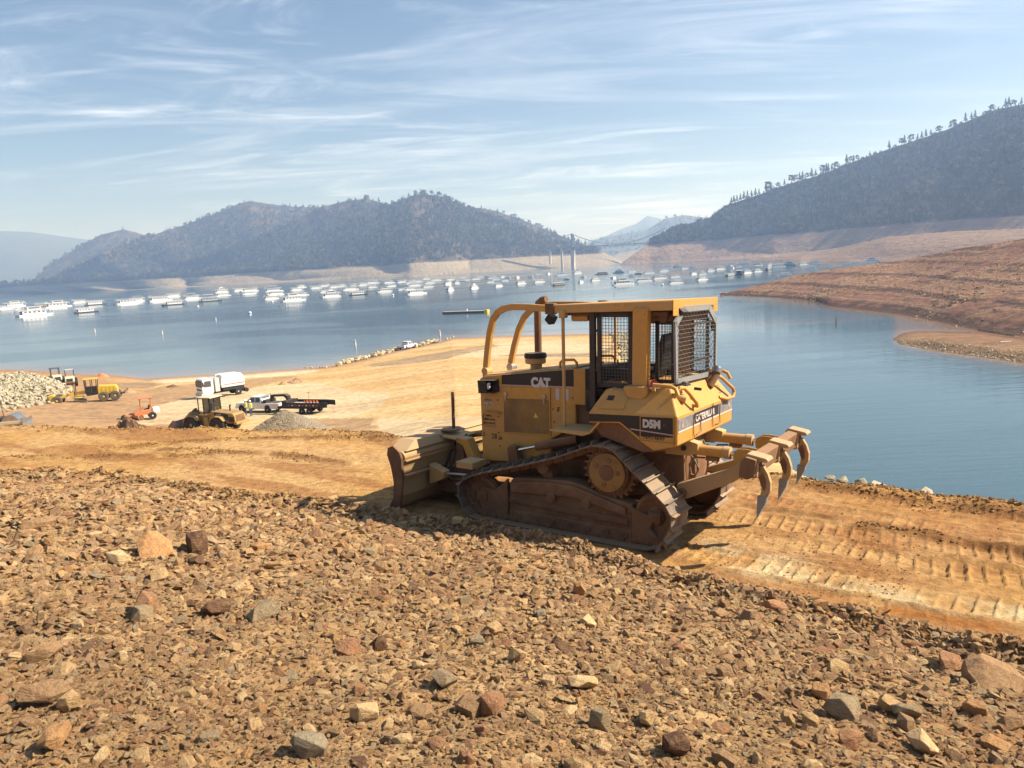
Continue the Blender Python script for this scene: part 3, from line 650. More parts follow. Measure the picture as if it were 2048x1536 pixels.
# ---- trees: a few low-poly kinds with trunk and ragged crown
def leaf_mat(name, a, b, c):
    t = NT(name); i = t.n('ShaderNodeObjectInfo').outputs['Random']; v = t.co(); n = t.noise(v, 2.5, 3, .6)
    t.base(t.mix(t.mr(n, .35, .65, 0, .5), t.ramp(i, [(0, a), (.55, b), (1, c)]), (.03, .035, .02))); t.set(Roughness=.9, Specular_IOR_Level=.1); return t.m
M['pine'] = leaf_mat('conifer_foliage', (.035, .05, .03), (.075, .08, .05), (.20, .165, .10))
M['oak'] = leaf_mat('oak_foliage', (.05, .06, .035), (.11, .105, .065), (.22, .18, .11))
M['snag'] = simple('charred_bark', (.06, .05, .045), 1.0)
def crown_mesh(kind, rnd):
    mb = MB()
    if kind == 'pine':
        for k in range(46):
            f = (k + rnd.random()) / 46; z = .22 + .78 * f; rr = (.19 * (1 - f) + .02) * rnd.uniform(.55, 1.25); a = rnd.uniform(0, 6.28); w = .10 * (1 - .6 * f)
            p = Vector((rr * math.cos(a), rr * math.sin(a), z - rr * .25)); c = Vector((0, 0, z + .05)); s_ = Vector((-math.sin(a) * w, math.cos(a) * w, -.03))
            mb.add([c, p + s_, p * 1.0 + Vector((0, 0, -.03)), p - s_, p * .6 + Vector((0, 0, .07 + z * .4 - .0))], [(0, 1, 2), (0, 2, 3), (1, 4, 2), (3, 2, 4)])
    else:
        for k in range(70):
            a = rnd.uniform(0, 6.28); e = rnd.uniform(-.9, 1.5); rr = rnd.uniform(.45, 1.0) * .36
            c = Vector((math.cos(a) * math.cos(e) * rr * 1.1, math.sin(a) * math.cos(e) * rr * 1.1, .56 + math.sin(e) * rr * .95)); s_ = rnd.uniform(.08, .15)
            d = [Vector((rnd.uniform(-1, 1), rnd.uniform(-1, 1), rnd.uniform(-1, 1))).normalized() * s_ for _ in range(4)]
            mb.add([c + q for q in d], [(0, 1, 2), (0, 2, 3), (0, 3, 1), (1, 3, 2)])
    return mb
def trunk_mesh(kind, rnd):
    mb = MB(); h = .93 if kind == 'pine' else .5
    mb.cyl((0, 0, -.03), (rnd.uniform(-.02, .02), 0, h), .022, .006, 5, False)
    for k in range(4):
        a = rnd.uniform(0, 6.28); z = rnd.uniform(.25, .5); mb.cyl((0, 0, z), (math.cos(a) * .16, math.sin(a) * .16, z + .14), .008, .003, 4, False)
    return mb
rnd = random.Random(5)
ptree = []
PROTO = bpy.data.collections.new('scatter_sources')
def to_proto(objs, mats_coll=PROTO):
    for o in objs:
        COL.objects.unlink(o); mats_coll.objects.link(o)
TC = bpy.data.collections.new('tree_sources')
for k in range(7):
    kind = 'pine' if k < 4 else 'oak'
    cm = crown_mesh(kind, rnd) if k != 6 else MB(); tm = trunk_mesh(kind, rnd)
    n0 = len(cm.f); cm.add(tm.v, tm.f)
    o = cm.build('tree', M['pine' if kind == 'pine' else 'oak']); o.data.materials.append(M['snag'])
    for i, p in enumerate(o.data.polygons): p.material_index = 1 if i >= n0 else 0
    COL.objects.unlink(o); TC.objects.link(o)
def scatter(name, pts, scl, rot, idx, coll):
    me = bpy.data.meshes.new(name); me.vertices.add(len(pts)); me.vertices.foreach_set('co', np.asarray(pts, np.float32).ravel())
    for n, ty, d, key in (('scl', 'FLOAT_VECTOR', scl, 'vector'), ('rot', 'FLOAT_VECTOR', rot, 'vector'), ('idx', 'INT', idx, 'value')):
        a = me.attributes.new(n, ty, 'POINT'); a.data.foreach_set(key, np.asarray(d, np.float32 if ty != 'INT' else np.int32).ravel())
    o = bpy.data.objects.new(name, me); COL.objects.link(o); o['kind'] = 'stuff'
    g = bpy.data.node_groups.new(name + '_scatter', 'GeometryNodeTree'); g.interface.new_socket('Geometry', in_out='INPUT', socket_type='NodeSocketGeometry'); g.interface.new_socket('Geometry', in_out='OUTPUT', socket_type='NodeSocketGeometry')
    N = g.nodes.new; gi = N('NodeGroupInput'); go = N('NodeGroupOutput'); ip = N('GeometryNodeInstanceOnPoints'); ci = N('GeometryNodeCollectionInfo')
    ci.inputs['Collection'].default_value = coll; ci.inputs['Separate Children'].default_value = True; ci.inputs['Reset Children'].default_value = True
    def at(n, dt):
        a = N('GeometryNodeInputNamedAttribute'); a.data_type = dt; a.inputs[0].default_value = n; return a.outputs[0]
    er = N('FunctionNodeEulerToRotation'); g.links.new(at('rot', 'FLOAT_VECTOR'), er.inputs[0])
    g.links.new(gi.outputs[0], ip.inputs['Points']); g.links.new(ci.outputs[0], ip.inputs['Instance']); ip.inputs['Pick Instance'].default_value = True
    g.links.new(at('idx', 'INT'), ip.inputs['Instance Index']); g.links.new(er.outputs[0], ip.inputs['Rotation']); g.links.new(at('scl', 'FLOAT_VECTOR'), ip.inputs['Scale'])
    g.links.new(ip.outputs[0], go.inputs[0]); m = o.modifiers.new('scatter', 'NODES'); m.node_group = g
    return o
P = np.concatenate(TREES['pts']); S_ = np.concatenate(TREES['sc']); n = len(P)
w_ = S_[:, None] * np.stack([rng.uniform(.9, 1.5, n), rng.uniform(.9, 1.5, n), np.ones(n)], -1)
scatter('forest', P, w_, np.stack([0 * S_, 0 * S_, rng.uniform(0, 6.28, n)], -1), rng.choice(7, n, p=[.17, .17, .16, .14, .15, .15, .06]), TC)

# ---- single trees standing on the skylines
def tree_proto(kind, seed):
    rd = random.Random(seed); r_ = empty('pine_tree' if kind == 'pine' else 'oak_tree', (0, 0, 0))
    trunk_mesh(kind, rd).build('trunk', M['snag'], r_); crown_mesh(kind, rd).build('crown', M[kind], r_); return r_
protos = [tree_proto('pine', 3), tree_proto('pine', 8), tree_proto('oak', 4), tree_proto('pine', 12)]
used_ = [False] * 4
def skytree(px, S, hgt, k, label, group, wid=1.0):
    az = azpx(px, 400); D = float(np.interp(az, S[:, 0], S[:, 1])); z = float(np.interp(az, S[:, 0], S[:, 2]))
    for _ in range(3): az = math.atan2(*(ray(px, 768 - FPX * 0)[:2])) if False else az
    o = protos[k] if not used_[k] else copy_tree(protos[k]); used_[k] = True
    o.location = (D * math.sin(az), D * math.cos(az), z - 1); o.rotation_euler = (0, 0, rnd.uniform(0, 6)); o.scale = (hgt * wid, hgt * wid, hgt)
    tag(o, label, 'tree', group)
rsky = [(1463, 20, 0), (1468, 22, 1), (1474, 20, 3), (1481, 21, 0), (1488, 24, 1), (1495, 22, 3), (1503, 20, 0), (1511, 22, 1), (1518, 17, 3), (1532, 27, 0), (1537, 29, 2), (1541, 24, 3), (1556, 17, 2), (1569, 18, 1), (1583, 24, 2), (1590, 22, 2), (1599, 23, 1), (1605, 24, 0), (1614, 18, 2),
        (1623, 25, 3), (1631, 19, 0), (1645, 25, 2), (1652, 24, 3), (1656, 22, 1), (1663, 18, 0), (1671, 20, 2), (1692, 26, 0), (1700, 19, 2), (1706, 17, 1), (1713, 15, 2), (1738, 13, 3), (1776, 21, 1), (1800, 18, 2), (1806, 22, 3), (1819, 20, 2), (1832, 15, 0), (1840, 17, 1), (1848, 19, 3), (1858, 15, 0), (1874, 18, 2), (1896, 17, 0), (1902, 19, 2), (1925, 21, 3), (1937, 16, 0), (1944, 18, 1), (1976, 16, 2), (2003, 20, 3), (2009, 22, 0), (2019, 15, 2), (2034, 15, 1)]
wordn = 'first second third fourth fifth sixth seventh eighth ninth tenth eleventh twelfth'.split()
def nth(k):
    k += 1
    if k <= 12: return wordn[k - 1]
    return str(k) + ('th' if 10 <= k % 100 <= 20 else {1: 'st', 2: 'nd', 3: 'rd'}.get(k % 10, 'th'))
for i, (px, hg, k) in enumerate(rsky):
    skytree(px, SR, hg * .86, k, 'dark %s standing on the right hill ridge, %s from the left' % ('tree with rounded crown' if k == 2 else 'narrow conifer', nth(i)), 'trees along the skyline of the right hill', 1.15 if k == 2 else 1.15)
lsky = [(770, 14, 1), (784, 12, 2), (806, 13, 0), (818, 15, 3), (832, 17, 2), (843, 19, 0), (851, 14, 2), (864, 16, 2), (878, 16, 2), (890, 13, 2), (901, 14, 0), (912, 12, 2), (927, 15, 2), (946, 12, 2)]
for i, (px, hg, k) in enumerate(lsky):
    skytree(px, SF, hg * 1.0, k, 'hazy %s on the highest hilltop across the lake, %s from the left' % ('round tree' if k == 2 else 'conifer', nth(i)), 'trees on top of the highest hill across the lake', 1.2)

# ---------------------------------------------------------------- suspension bridge
T1 = np.array([*atz(1147, 534, 0)[:2], 0]); T2d = azpx(1332, 483); T2 = np.array([math.sin(T2d) * 1965, math.cos(T2d) * 1965, 0])
ax = (T2 - T1); span = np.linalg.norm(ax); ax /= span; side = np.array([ax[1], -ax[0], 0])
br = empty('suspension_bridge', tuple(T1), 0, 'pale green suspension bridge crossing the narrows behind the boats', 'bridge')
br.matrix_world = Matrix(((ax[0], -side[0], 0, T1[0]), (ax[1], -side[1], 0, T1[1]), (0, 0, 1, 0), (0, 0, 0, 1)))
DK = 50
MB().box(-4, 4, -7.5, 7.5, -3, DK - 7).build('pier', M['concrete'], br)
for s in (-1, 1): MB().box(-1.8, 1.8, s * 6 - .9, s * 6 + .9, DK - 7, DK + 35).build('tower_leg', M['bridge'], br)
for z in (DK + 33, DK + 23, DK + 12, DK + 3): MB().box(-1, 1, -4.6, 4.6, z, z + 2).build('cross_beam', M['bridge'], br)
MB().box(-170, span + 10, -6, 6, DK - .8, DK + .8).build('deck', M['bridge'], br)
tr_ = MB()
for s in (-1, 1):
    tr_.box(0, span + 10, s * 5.4 - .3, s * 5.4 + .3, DK - 4.6, DK - 4.0)
    for k in range(int((span + 4) / 8)):
        tr_.tube([(k * 8, s * 5.4, DK - .8), (k * 8 + 4, s * 5.4, DK - 4.3), (k * 8 + 8, s * 5.4, DK - .8)], .3, 4)
o = tr_.build('truss', M['bridge'], br); o['kind'] = 'stuff'
MB().box(-64, -60, -4, 4, 10, DK - .8).build('small_pier', M['concrete'], br); MB().box(-32, -28, -4, 4, 0, DK - .8).build('small_pier', M['concrete'], br)
for s in (-1, 1):
    pts = [(x, s * 6, DK + 3 + 31 * ((x - span / 2) / (span / 2)) ** 2) for x in np.linspace(0, span, 22)]
    MB().tube([(-150, s * 6, DK)] + pts, .45, 5).build('main_cable', M['cable'], br)
    hg = MB()
    for x, y, z in pts[1:-1]: hg.cyl((x, y, DK), (x, y, z), .14, .14, 4)
    hg.build('hangers', M['cable'], br)['kind'] = 'stuff'

# ================================================================ STONES
def stone_mesh(name, rd, npt=14, flat=.6, cut=0):
    bm = bmesh.new()
    ex = (rd.uniform(.7, 1.0), rd.uniform(.5, .8), rd.uniform(.3, flat))
    for _ in range(npt):
        v = Vector((rd.gauss(0, 1), rd.gauss(0, 1), rd.gauss(0, 1))).normalized()
        # push towards a box: quarried, angular
        m = max(abs(c) for c in v); v = v.lerp(v / m * .85, .55)
        bm.verts.new((v.x * ex[0] * .5, v.y * ex[1] * .5, v.z * ex[2] * .5))
    r_ = bmesh.ops.convex_hull(bm, input=bm.verts)
    bmesh.ops.delete(bm, geom=[g for g in r_['geom_interior'] if isinstance(g, bmesh.types.BMVert)], context='VERTS')
    bmesh.ops.dissolve_limit(bm, angle_limit=R(9), verts=bm.verts, edges=bm.edges)
    if cut:
        bmesh.ops.bevel(bm, geom=bm.edges[:], offset=.010, segments=1, affect='EDGES', profile=.5)
    me = bpy.data.meshes.new(name); bmesh.ops.triangulate(bm, faces=bm.faces); bm.to_mesh(me); bm.free()
    return me
def stone_mat(name, cols, dust=(.40, .26, .14), sc=9):
    t = NT(name); i = t.n('ShaderNodeObjectInfo').outputs['Random']; v = t.co()
    st = [(k / (len(cols) - 1) if len(cols) > 1 else 0, c) for k, c in enumerate(cols)]
    c = t.ramp(i, st); t.t.nodes[-1]
    n = t.noise(v, sc, 8, .7, .3); n2 = t.noise(t.mp(v, (1, 1, 5)), sc * .8, 6, .7)
    c = t.mix(1.0, c, (1.34, 1.30, 1.08), 'MULTIPLY'); dust = (dust[0] * .95, dust[1] * .9, dust[2] * .78)
    c = t.mix(t.mr(n2, .35, .7), c, t.mix(1.0, c, (.62, .58, .55), 'MULTIPLY')); c = t.mix(t.math('MULTIPLY', t.mr(n, .45, .68), .4), c, dust)
    t.base(c); t.set(Roughness=.9, Specular_IOR_Level=.25); t.bump(t.math('ADD', n, n2), .8, .04); return t.m
STC = [(.42, .255, .13), (.52, .345, .19), (.32, .17, .10), (.47, .33, .20), (.29, .19, .12), (.60, .44, .27), (.27, .14, .09), (.44, .315, .20), (.38, .22, .13), (.31, .26, .20), (.54, .36, .20), (.20, .12, .085), (.50, .33, .18), (.22, .12, .08), (.34, .2, .12), (.16, .10, .075)]
M['stone'] = stone_mat('field_stone', STC)
M['clod'] = stone_mat('soil_clod', [(.36, .20, .09), (.42, .25, .11), (.30, .16, .07), (.45, .28, .13)], (.40, .26, .13), 14)
M['riprap'] = stone_mat('riprap_stone', [(.33, .31, .27), (.40, .37, .31), (.25, .24, .21), (.43, .40, .34), (.29, .27, .23)], (.36, .31, .24), 4)
M['riprapd'] = stone_mat('riprap_stone_tan', [(.42, .36, .27), (.50, .42, .30), (.30, .26, .21), (.52, .46, .36)], (.42, .34, .24), 4)
rd = random.Random(21)
def src_coll(name, n, mat, npt=12, flat=.7, names='stone'):
    c = bpy.data.collections.new(name)
    for k in range(n):
        me = stone_mesh(names, rd, npt, flat); me.materials.append(mat); c.objects.link(bpy.data.objects.new(names, me))
    return c
SC1 = src_coll('stone_sources', 16, M['stone'], 12, .62); SC2 = src_coll('clod_sources', 8, M['clod'], 10, .9); SC3 = src_coll('riprap_sources', 10, M['riprap'], 13, .85); SC4 = src_coll('riprap_tan_sources', 8, M['riprapd'], 13, .85)
def slopeN(x, y, e=.15):
    return np.array([0, 0, 1.])
def gzv(x, y): return ground(np.arctan2(x, y), np.hypot(x, y))
def put(name, x, y, size, coll, nsrc, sink=.25, flatr=(.45, 1.0), tilt=.36, zf=gzv, label=None):
    n = len(x); z = zf(x, y); s = np.stack([size * rng.uniform(.8, 1.25, n), size * rng.uniform(.75, 1.1, n), size * rng.uniform(*flatr, n)], -1)
    o = scatter(name, np.stack([x, y, z + s[:, 2] * (.5 - sink) * .35], -1), s, np.stack([rng.normal(0, tilt, n), rng.normal(0, tilt, n), rng.uniform(0, 6.28, n)], -1), rng.integers(0, nsrc, n), coll)
    if label: o['label'] = label
    return o
def field(n, amin, amax, dmin, dmax, p=0.0):
    a = rng.uniform(amin, amax, n); D = dmin * (dmax / dmin) ** (rng.random(n) ** (1 - p)); return a, D

# ================================================================ BULLDOZER (local frame: X forward, Y left, Z up)
dz = empty('bulldozer', tuple(DO), 0, 'yellow crawler bulldozer with caged cab and raised three-shank ripper', 'bulldozer')
dz.matrix_world = Matrix(((DX[0], DY[0], DZ[0], DO[0]), (DX[1], DY[1], DZ[1], DO[1]), (DX[2], DY[2], DZ[2], DO[2] - .03), (0, 0, 0, 1)))
Yl = M['yellow']
def side_M(x, z, y=.452):       # text on the left side: runs towards the rear, reads from outside
    return Matrix(((-1, 0, 0, x), (0, 0, 1, y), (0, 1, 0, z), (0, 0, 0, 1)))
def rear_M(y, z, x, lean=0.0):
    return Matrix(((0, math.sin(lean), -math.cos(lean), x), (-1, 0, 0, y), (0, math.cos(lean), math.sin(lean), z), (0, 0, 0, 1)))
# --- engine hood
hood = MB().prof([(1.68, .72), (1.70, 1.97), (1.62, 2.015), (.06, 2.20), (.05, 1.40), (.46, 1.16), (.48, .80)], -.45, .45).build('engine_hood', Yl, dz, bevel=.018)
MB().prof([(1.66, 2.005), (.05, 2.185), (.05, 2.21), (1.66, 2.03)], -.42, .42).build('hood_top', M['yellow_worn'], dz, bevel=.006)
MB().prof([(1.29, 2.045), (.07, 2.18), (.07, 1.93), (1.29, 1.895)], .4502, .4535).build('side_stripe', M['decaldark'], hood)
MB().prof([(1.50, 1.885), (.07, 1.925), (.07, 1.94), (1.50, 1.90)], .4502, .4545).build('stripe_line', M['pink'], hood)
text_obj('lettering', 'CAT', .185, side_M(.775, 1.905, .456), M['decalwhite'], hood, bold=.012, sx=.86)
MB().prof([(.62, 1.905), (.565, 1.965), (.51, 1.905)], .4565, .4585).build('logo_triangle', M['decalwhite'], hood)
door = MB().prof([(1.27, 1.875), (.455, 1.905), (.455, 1.215), (1.275, 1.19)], .4505, .468).build('engine_door', Yl, dz, bevel=.004)
t = NT('perforated_steel'); v = t.mp(t.co(), (1, 0, 1), (0, R(45), 0)); n = t.voro(t.mp(t.co(), (46, 0, 46)), 1.0)
hx = t.n('ShaderNodeTexVoronoi'); hx.inputs['Scale'].default_value = 46; hx.inputs['Randomness'].default_value = 0.0; t.l(v, hx.inputs['Vector'])
k_ = t.mr(hx.outputs['Distance'], .30, .36); nn = t.noise(t.co(), 3, 5, .6)
t.base(t.mix(k_, (.012, .006, .003), t.mix(t.mr(nn, .35, .65), (.40, .215, .05), (.24, .12, .04)))); t.set(Roughness=.6); M['perf'] = t.m
MB().prof([(1.25, 1.705), (.475, 1.735), (.475, 1.235), (1.255, 1.205)], .4682, .4705).build('perforated_screen', M['perf'], door)
for x in (1.21, .545):
    la = MB(); la.cyl((x, .47, 1.775), (x, .49, 1.775), .03, n=14); la.box(x - .008, x + .012, .47, .49, 1.68, 1.77); la.box(x - .035, x + .035, .47, .477, 1.665, 1.672)
    la.build('door_latch', M['steel'], door, bevel=.002)
MB().prof([(.735, 1.46), (.66, 1.46), (.70, 1.53)], .4706, .4725).build('warning_sign', M['yellowsign'], door)
# front corner light box, guard lip, decals
lb = MB(); lb.prof([(1.63, 1.97), (1.35, 1.985), (1.33, 1.80), (1.60, 1.775)], .452, .475); lb.prof([(1.63, 1.965), (1.35, 1.98), (1.35, 1.968), (1.63, 1.953)], .47, .60)
lb.prof([(1.62, 1.79), (1.34, 1.80), (1.34, 1.788), (1.62, 1.775)], .47, .60); lb.prof([(1.63, 1.965), (1.60, 1.965), (1.59, 1.78), (1.615, 1.78)], .47, .60); lb.prof([(1.61, 1.96), (1.48, 1.965), (1.46, 1.785), (1.60, 1.78)], .59, .603)
lbo = lb.build('headlight_box', M['black'], dz, bevel=.004)
MB().prof([(1.47, 1.93), (1.42, 1.94), (1.425, 1.86), (1.45, 1.83), (1.475, 1.85)], .55, .585).build('headlight', M['offwhite'], lbo, bevel=.01)
MB().frus([(1.60, .452, 1.485), (1.30, .452, 1.475), (1.34, .53, 1.48), (1.52, .53, 1.485)], [(1.60, .452, 1.50), (1.30, .452, 1.49), (1.34, .53, 1.492), (1.52, .53, 1.497)]).build('step_lip', Yl, hood)
dc = MB().prof([(1.625, 1.58), (1.47, 1.585), (1.50, 1.63), (1.60, 1.63)], .452, .454).build('rental_decal', M['decaldark'], hood)
MB().prof([(1.625, 1.645), (1.475, 1.65), (1.475, 1.67), (1.56, 1.675), (1.575, 1.69), (1.59, 1.67), (1.625, 1.667)], .452, .454).build('rental_decal', M['green'], hood)
text_obj('lettering', 'RENTS', .052, side_M(1.615, 1.588, .4545), M['decalwhite'], dc, bold=.002, sx=.95)
for s, big, z in (('TIMPEL -', 'S', 1.405), ('IEBELHAUS', 'W', 1.352), ('SSOCIATES', 'A', 1.297)):
    text_obj('lettering', big, .075, side_M(1.665, z - .012, .452), M['decaldark'], hood, bold=.001, shear=.3)
    text_obj('lettering', s, .044, side_M(1.612, z, .452), M['decaldark'], hood, bold=.0004, sx=.86)
MB().prof([(1.665, 1.276), (1.40, 1.27), (1.40, 1.274), (1.665, 1.28)], .452, .4535).build('underline', M['decaldark'], hood)
MB().prof([(1.63, 1.256), (1.43, 1.25), (1.43, 1.253), (1.63, 1.259)], .452, .4535).build('underline', M['decaldark'], hood)
text_obj('lettering', '2', .10, side_M(1.665, 1.10, .452), M['decaldark'], hood, bold=0, sx=.85)
text_obj('lettering', '.', .10, side_M(1.585, 1.12, .452), M['decaldark'], hood)
text_obj('lettering', '28', .115, side_M(1.50, 1.08, .452), M['decaldark'], hood, bold=.001, sx=.85)
text_obj('lettering', '5', .085, side_M(.36, 1.575, .452), M['decaldark'], hood, bold=.004, shear=.2)
for x in (.37, .22): MB().box(x - .06, x, .452, .4545, 1.74, 1.90).build('paper_notice', M['paper'], hood)
bo = MB()
for x, z in ((1.37, 1.67), (1.37, 1.42), (1.37, 1.18), (1.35, .98), (1.36, 1.08), (.42, 1.6), (.4, 1.42), (.10, 1.78)): bo.cyl((x, .45, z), (x, .46, z), .011, n=8)
bo.cyl((1.335, .45, 1.1), (1.335, .458, 1.1), .025, n=14)
bo.build('bolts', M['rust'], hood)['kind'] = 'stuff'
MB().prof([(-.13, 1.70), (-.13, 2.20), (.055, 2.19), (.055, 1.695)], -.5, .5).build('cowl', Yl, dz, bevel=.012)
MB().prof([(-.24, 1.62), (-.24, 2.20), (-.132, 2.20), (-.132, 1.62)], -.5, .5).build('cowl_panel', M['black'], dz, bevel=.006)
MB().box(-.2, .46, -.4, .4, .9, 1.72).build('engine_block', M['rust'], dz)
MB().box(1.701, 1.72, -.38, .38, .85, 1.9).build('radiator_guard', M['black'], dz)
# stack, air cleaner, grab irons
st_ = MB(); st_.tube([(1.06, -.2, 2.03), (1.06, -.2, 2.98), (1.04, -.2, 3.07), (.97, -.2, 3.12), (.90, -.2, 3.13)], .056, 14); st_.build('exhaust_stack', M['rust'], dz, smooth=True)
MB().lathe((.92, .1, 2.04), (0, 0, 1), [(0, .078), (.15, .078), (.155, .13), (.165, .15), (.20, .155), (.24, .15)], 28).build('air_cleaner', M['yellow_worn'], dz, smooth=True)
MB().lathe((.92, .1, 2.282), (0, 0, 1), [(0, .165), (.035, .168), (.07, .155), (.075, .02)], 28).build('air_cleaner_cap', M['black'], dz, smooth=True)
for x0, x1, y in ((.34, .06, .38), (.16, -.16, -.35)): MB().tube([(x0, y, 2.16), (x0 - .01, y, 2.26), (x0 - .05, y, 2.295), (x1 + .05, y, 2.305), (x1 + .01, y, 2.27), (x1, y, 2.17)], .019, 10).build('grab_handle', Yl, dz, smooth=True)
MB().cyl((-.02, .1, 2.19), (-.02, .1, 2.33), .035, .02).build('filler_cap', M['black'], dz, smooth=True)
# --- cab roof, posts, sweeps
rf = MB(); rf.prof([(-1.50, 3.035), (-1.50, 3.125), (.24, 3.075), (.24, 2.985)], -.77, .77)
roof = rf.build('roof', Yl, dz, bevel=.012)
for y in (-.785, .771): MB().prof([(-1.5, 3.00), (-1.5, 3.115), (.22, 3.07), (.22, 2.965)], y, y + .014).build('roof_side', M['yellow_worn'], roof, bevel=.004)
MB().box(-1.512, -1.5, -.785, .785, 3.02, 3.128).build('roof_rear', Yl, roof, bevel=.004)
for s in (-1, 1): MB().box(-1.512, -1.502, s * .70 - .085, s * .70 + .085, 2.93, 3.02).build('roof_bracket', Yl, roof, bevel=.004)
MB().box(-1.40, .15, -.70, .70, 2.93, 2.98).build('roof_lining', M['rust'], roof)
for s in (-1, 1):
    MB().prof([(-1.17, 2.05), (-1.19, 3.03), (-.98, 3.03), (-.97, 2.05)], min(s * .69, s * .82), max(s * .69, s * .82)).build('roof_post', Yl, dz, bevel=.02)
    MB().prof([(-1.21, 1.96), (-1.21, 2.055), (-.88, 2.055), (-.88, 1.98), (-.95, 1.90), (-1.13, 1.88)], min(s * .64, s * .88), max(s * .64, s * .88)).build('post_foot', Yl, dz, bevel=.025)
    MB().cyl((.045, s * .77, 1.38), (.05, s * .77, 3.0), .023).build('front_post', M['yellow_worn'], dz, smooth=True)
    MB().box(.0, .09, s * .77 - .05, s * .77 + .05, 2.90, 3.0).build('post_clamp', M['yellow_worn'], dz, bevel=.01)
    pts = [(1.655, .33, 2.13), (1.60, .355, 2.40), (1.53, .385, 2.66), (1.44, .42, 2.86), (1.33, .45, 2.965), (1.18, .50, 3.02), (.98, .56, 3.045), (.62, .655, 3.04), (.24, .755, 3.02)]
    MB().tube([(x, y * s, z) for x, y, z in pts], 0, sq=(.034, .045)).build('sweep_bar', Yl, dz, bevel=.008)
    MB().box(.17, .31, s * .755 - .05, s * .755 + .05, 2.95, 3.095).build('sweep_bracket', M['rust'], dz, bevel=.01)
    MB().cyl((1.64, s * .33 - .07, 2.08), (1.64, s * .33 + .07, 2.08), .055, n=20).build('sweep_pivot', M['yellow_worn'] if s > 0 else M['steel'], dz, smooth=True)
    MB().box(1.60, 1.70, s * .33 - .045, s * .33 + .045, 1.98, 2.13).build('sweep_foot', M['yellow_worn'], dz, bevel=.01)
def screen(name, corners, nx, ny, r, mat, parent, wave=0.0):
    """woven wire between four corners a-b (top) and d-c (bottom)"""
    a, b, c, d = [Vector(p) for p in corners]; mb = MB(); nrm = (b - a).cross(d - a).normalized()
    for i in range(nx):
        f = (i + .5) / nx; p = a.lerp(b, f); q = d.lerp(c, f)
        mb.tube([p.lerp(q, k / 8) + nrm * (wave * (-1) ** (k + i)) for k in range(9)] if wave else [p, q], r, 4)
    for j in range(ny):
        f = (j + .5) / ny; p = a.lerp(d, f); q = b.lerp(c, f); mb.cyl(p + nrm * r, q + nrm * r, r, r, 4, False)
    o = mb.build(name, mat, parent); o['kind'] = 'stuff'; return o
def frame4(name, corners, w, d, mat, parent, bars=()):
    mb = MB(); P = [Vector(p) for p in corners]; n = (P[1] - P[0]).cross(P[3] - P[0]).normalized()
    m = len(P)
    for i in range(m):
        a, b = P[i], P[(i + 1) % m]; t_ = (b - a).normalized(); u = n.cross(t_)
        v = [a + n * d * s - t_ * w * .5 * 0 + u * k for s in (-1, 1) for k in (0, w)] + [b + n * d * s + u * k for s in (-1, 1) for k in (0, w)]
        mb.add(v, [(0, 1, 3, 2), (4, 6, 7, 5), (0, 4, 5, 1), (2, 3, 7, 6), (0, 2, 6, 4), (1, 5, 7, 3)])
    for p, q, ww in bars:
        p = Vector(p); q = Vector(q); mb.tube([p, q], 0, sq=(ww, ww)) if False else mb.cyl(p, q, ww, ww, 4)
    return mb.build(name, mat, parent)
for s in (-1, 1):
    y = s * .70
    fr = frame4('door_frame', [(-.43, y, 2.965), (-.93, y, 2.965), (-.93, y, 2.0), (-.43, y, 2.0)] if s > 0 else [(-.93, y, 2.965), (-.43, y, 2.965), (-.43, y, 2.0), (-.93, y, 2.0)], .055, .018, M['frame'], dz)
    screen('wire_screen', [(-.485, y, 2.91), (-.875, y, 2.91), (-.875, y, 2.05), (-.485, y, 2.05)], 9, 20, .0042, M['wire'], fr)
    MB().box(-.40, -.32, y - .03, y + .03, 1.72, 2.98).build('cab_post', M['frame'], dz, bevel=.006)
    for z in (2.2, 2.72): MB().box(-.44, -.38, y - .02, y + .02, z, z + .03).build('hinge', M['black'], fr)
    # inner side panel behind the roof post
    y2 = s * .60
    fr = frame4('side_guard', ([(-1.20, y2, 2.86), (-1.46, y2, 2.86), (-1.46, y2, 2.08), (-1.20, y2, 2.08)] if s > 0 else [(-1.46, y2, 2.86), (-1.20, y2, 2.86), (-1.20, y2, 2.08), (-1.46, y2, 2.08)]), .045, .015, M['frame'], dz)
    screen('wire_screen', [(-1.22, y2, 2.84), (-1.45, y2, 2.84), (-1.45, y2, 2.1), (-1.22, y2, 2.1)], 5, 17, .0042, M['wire'], fr)
    for x0, x1, yy, z, r_ in ((-.02, -.26, .62, 2.90, .05), (-1.10, -1.44, .55, 2.90, .075)):
        MB().lathe((x0, s * yy, z), (-1, 0, 0), [(0, r_), (.001 + x0 - x1 - .03, r_), (x0 - x1, r_ * .86), (x0 - x1 - .02, r_ * .55), (x0 - x1 - .06, r_ * .5)], 22).build('roll_curtain' if x0 > -1 else 'cross_tube', M['rust'] if x0 < -1 else M['yellow_worn'], dz, smooth=True)
MB().cyl((-1.32, -.66, 2.9), (-1.32, .66, 2.9), .06).build('cross_tube', M['rust'], dz, smooth=True)
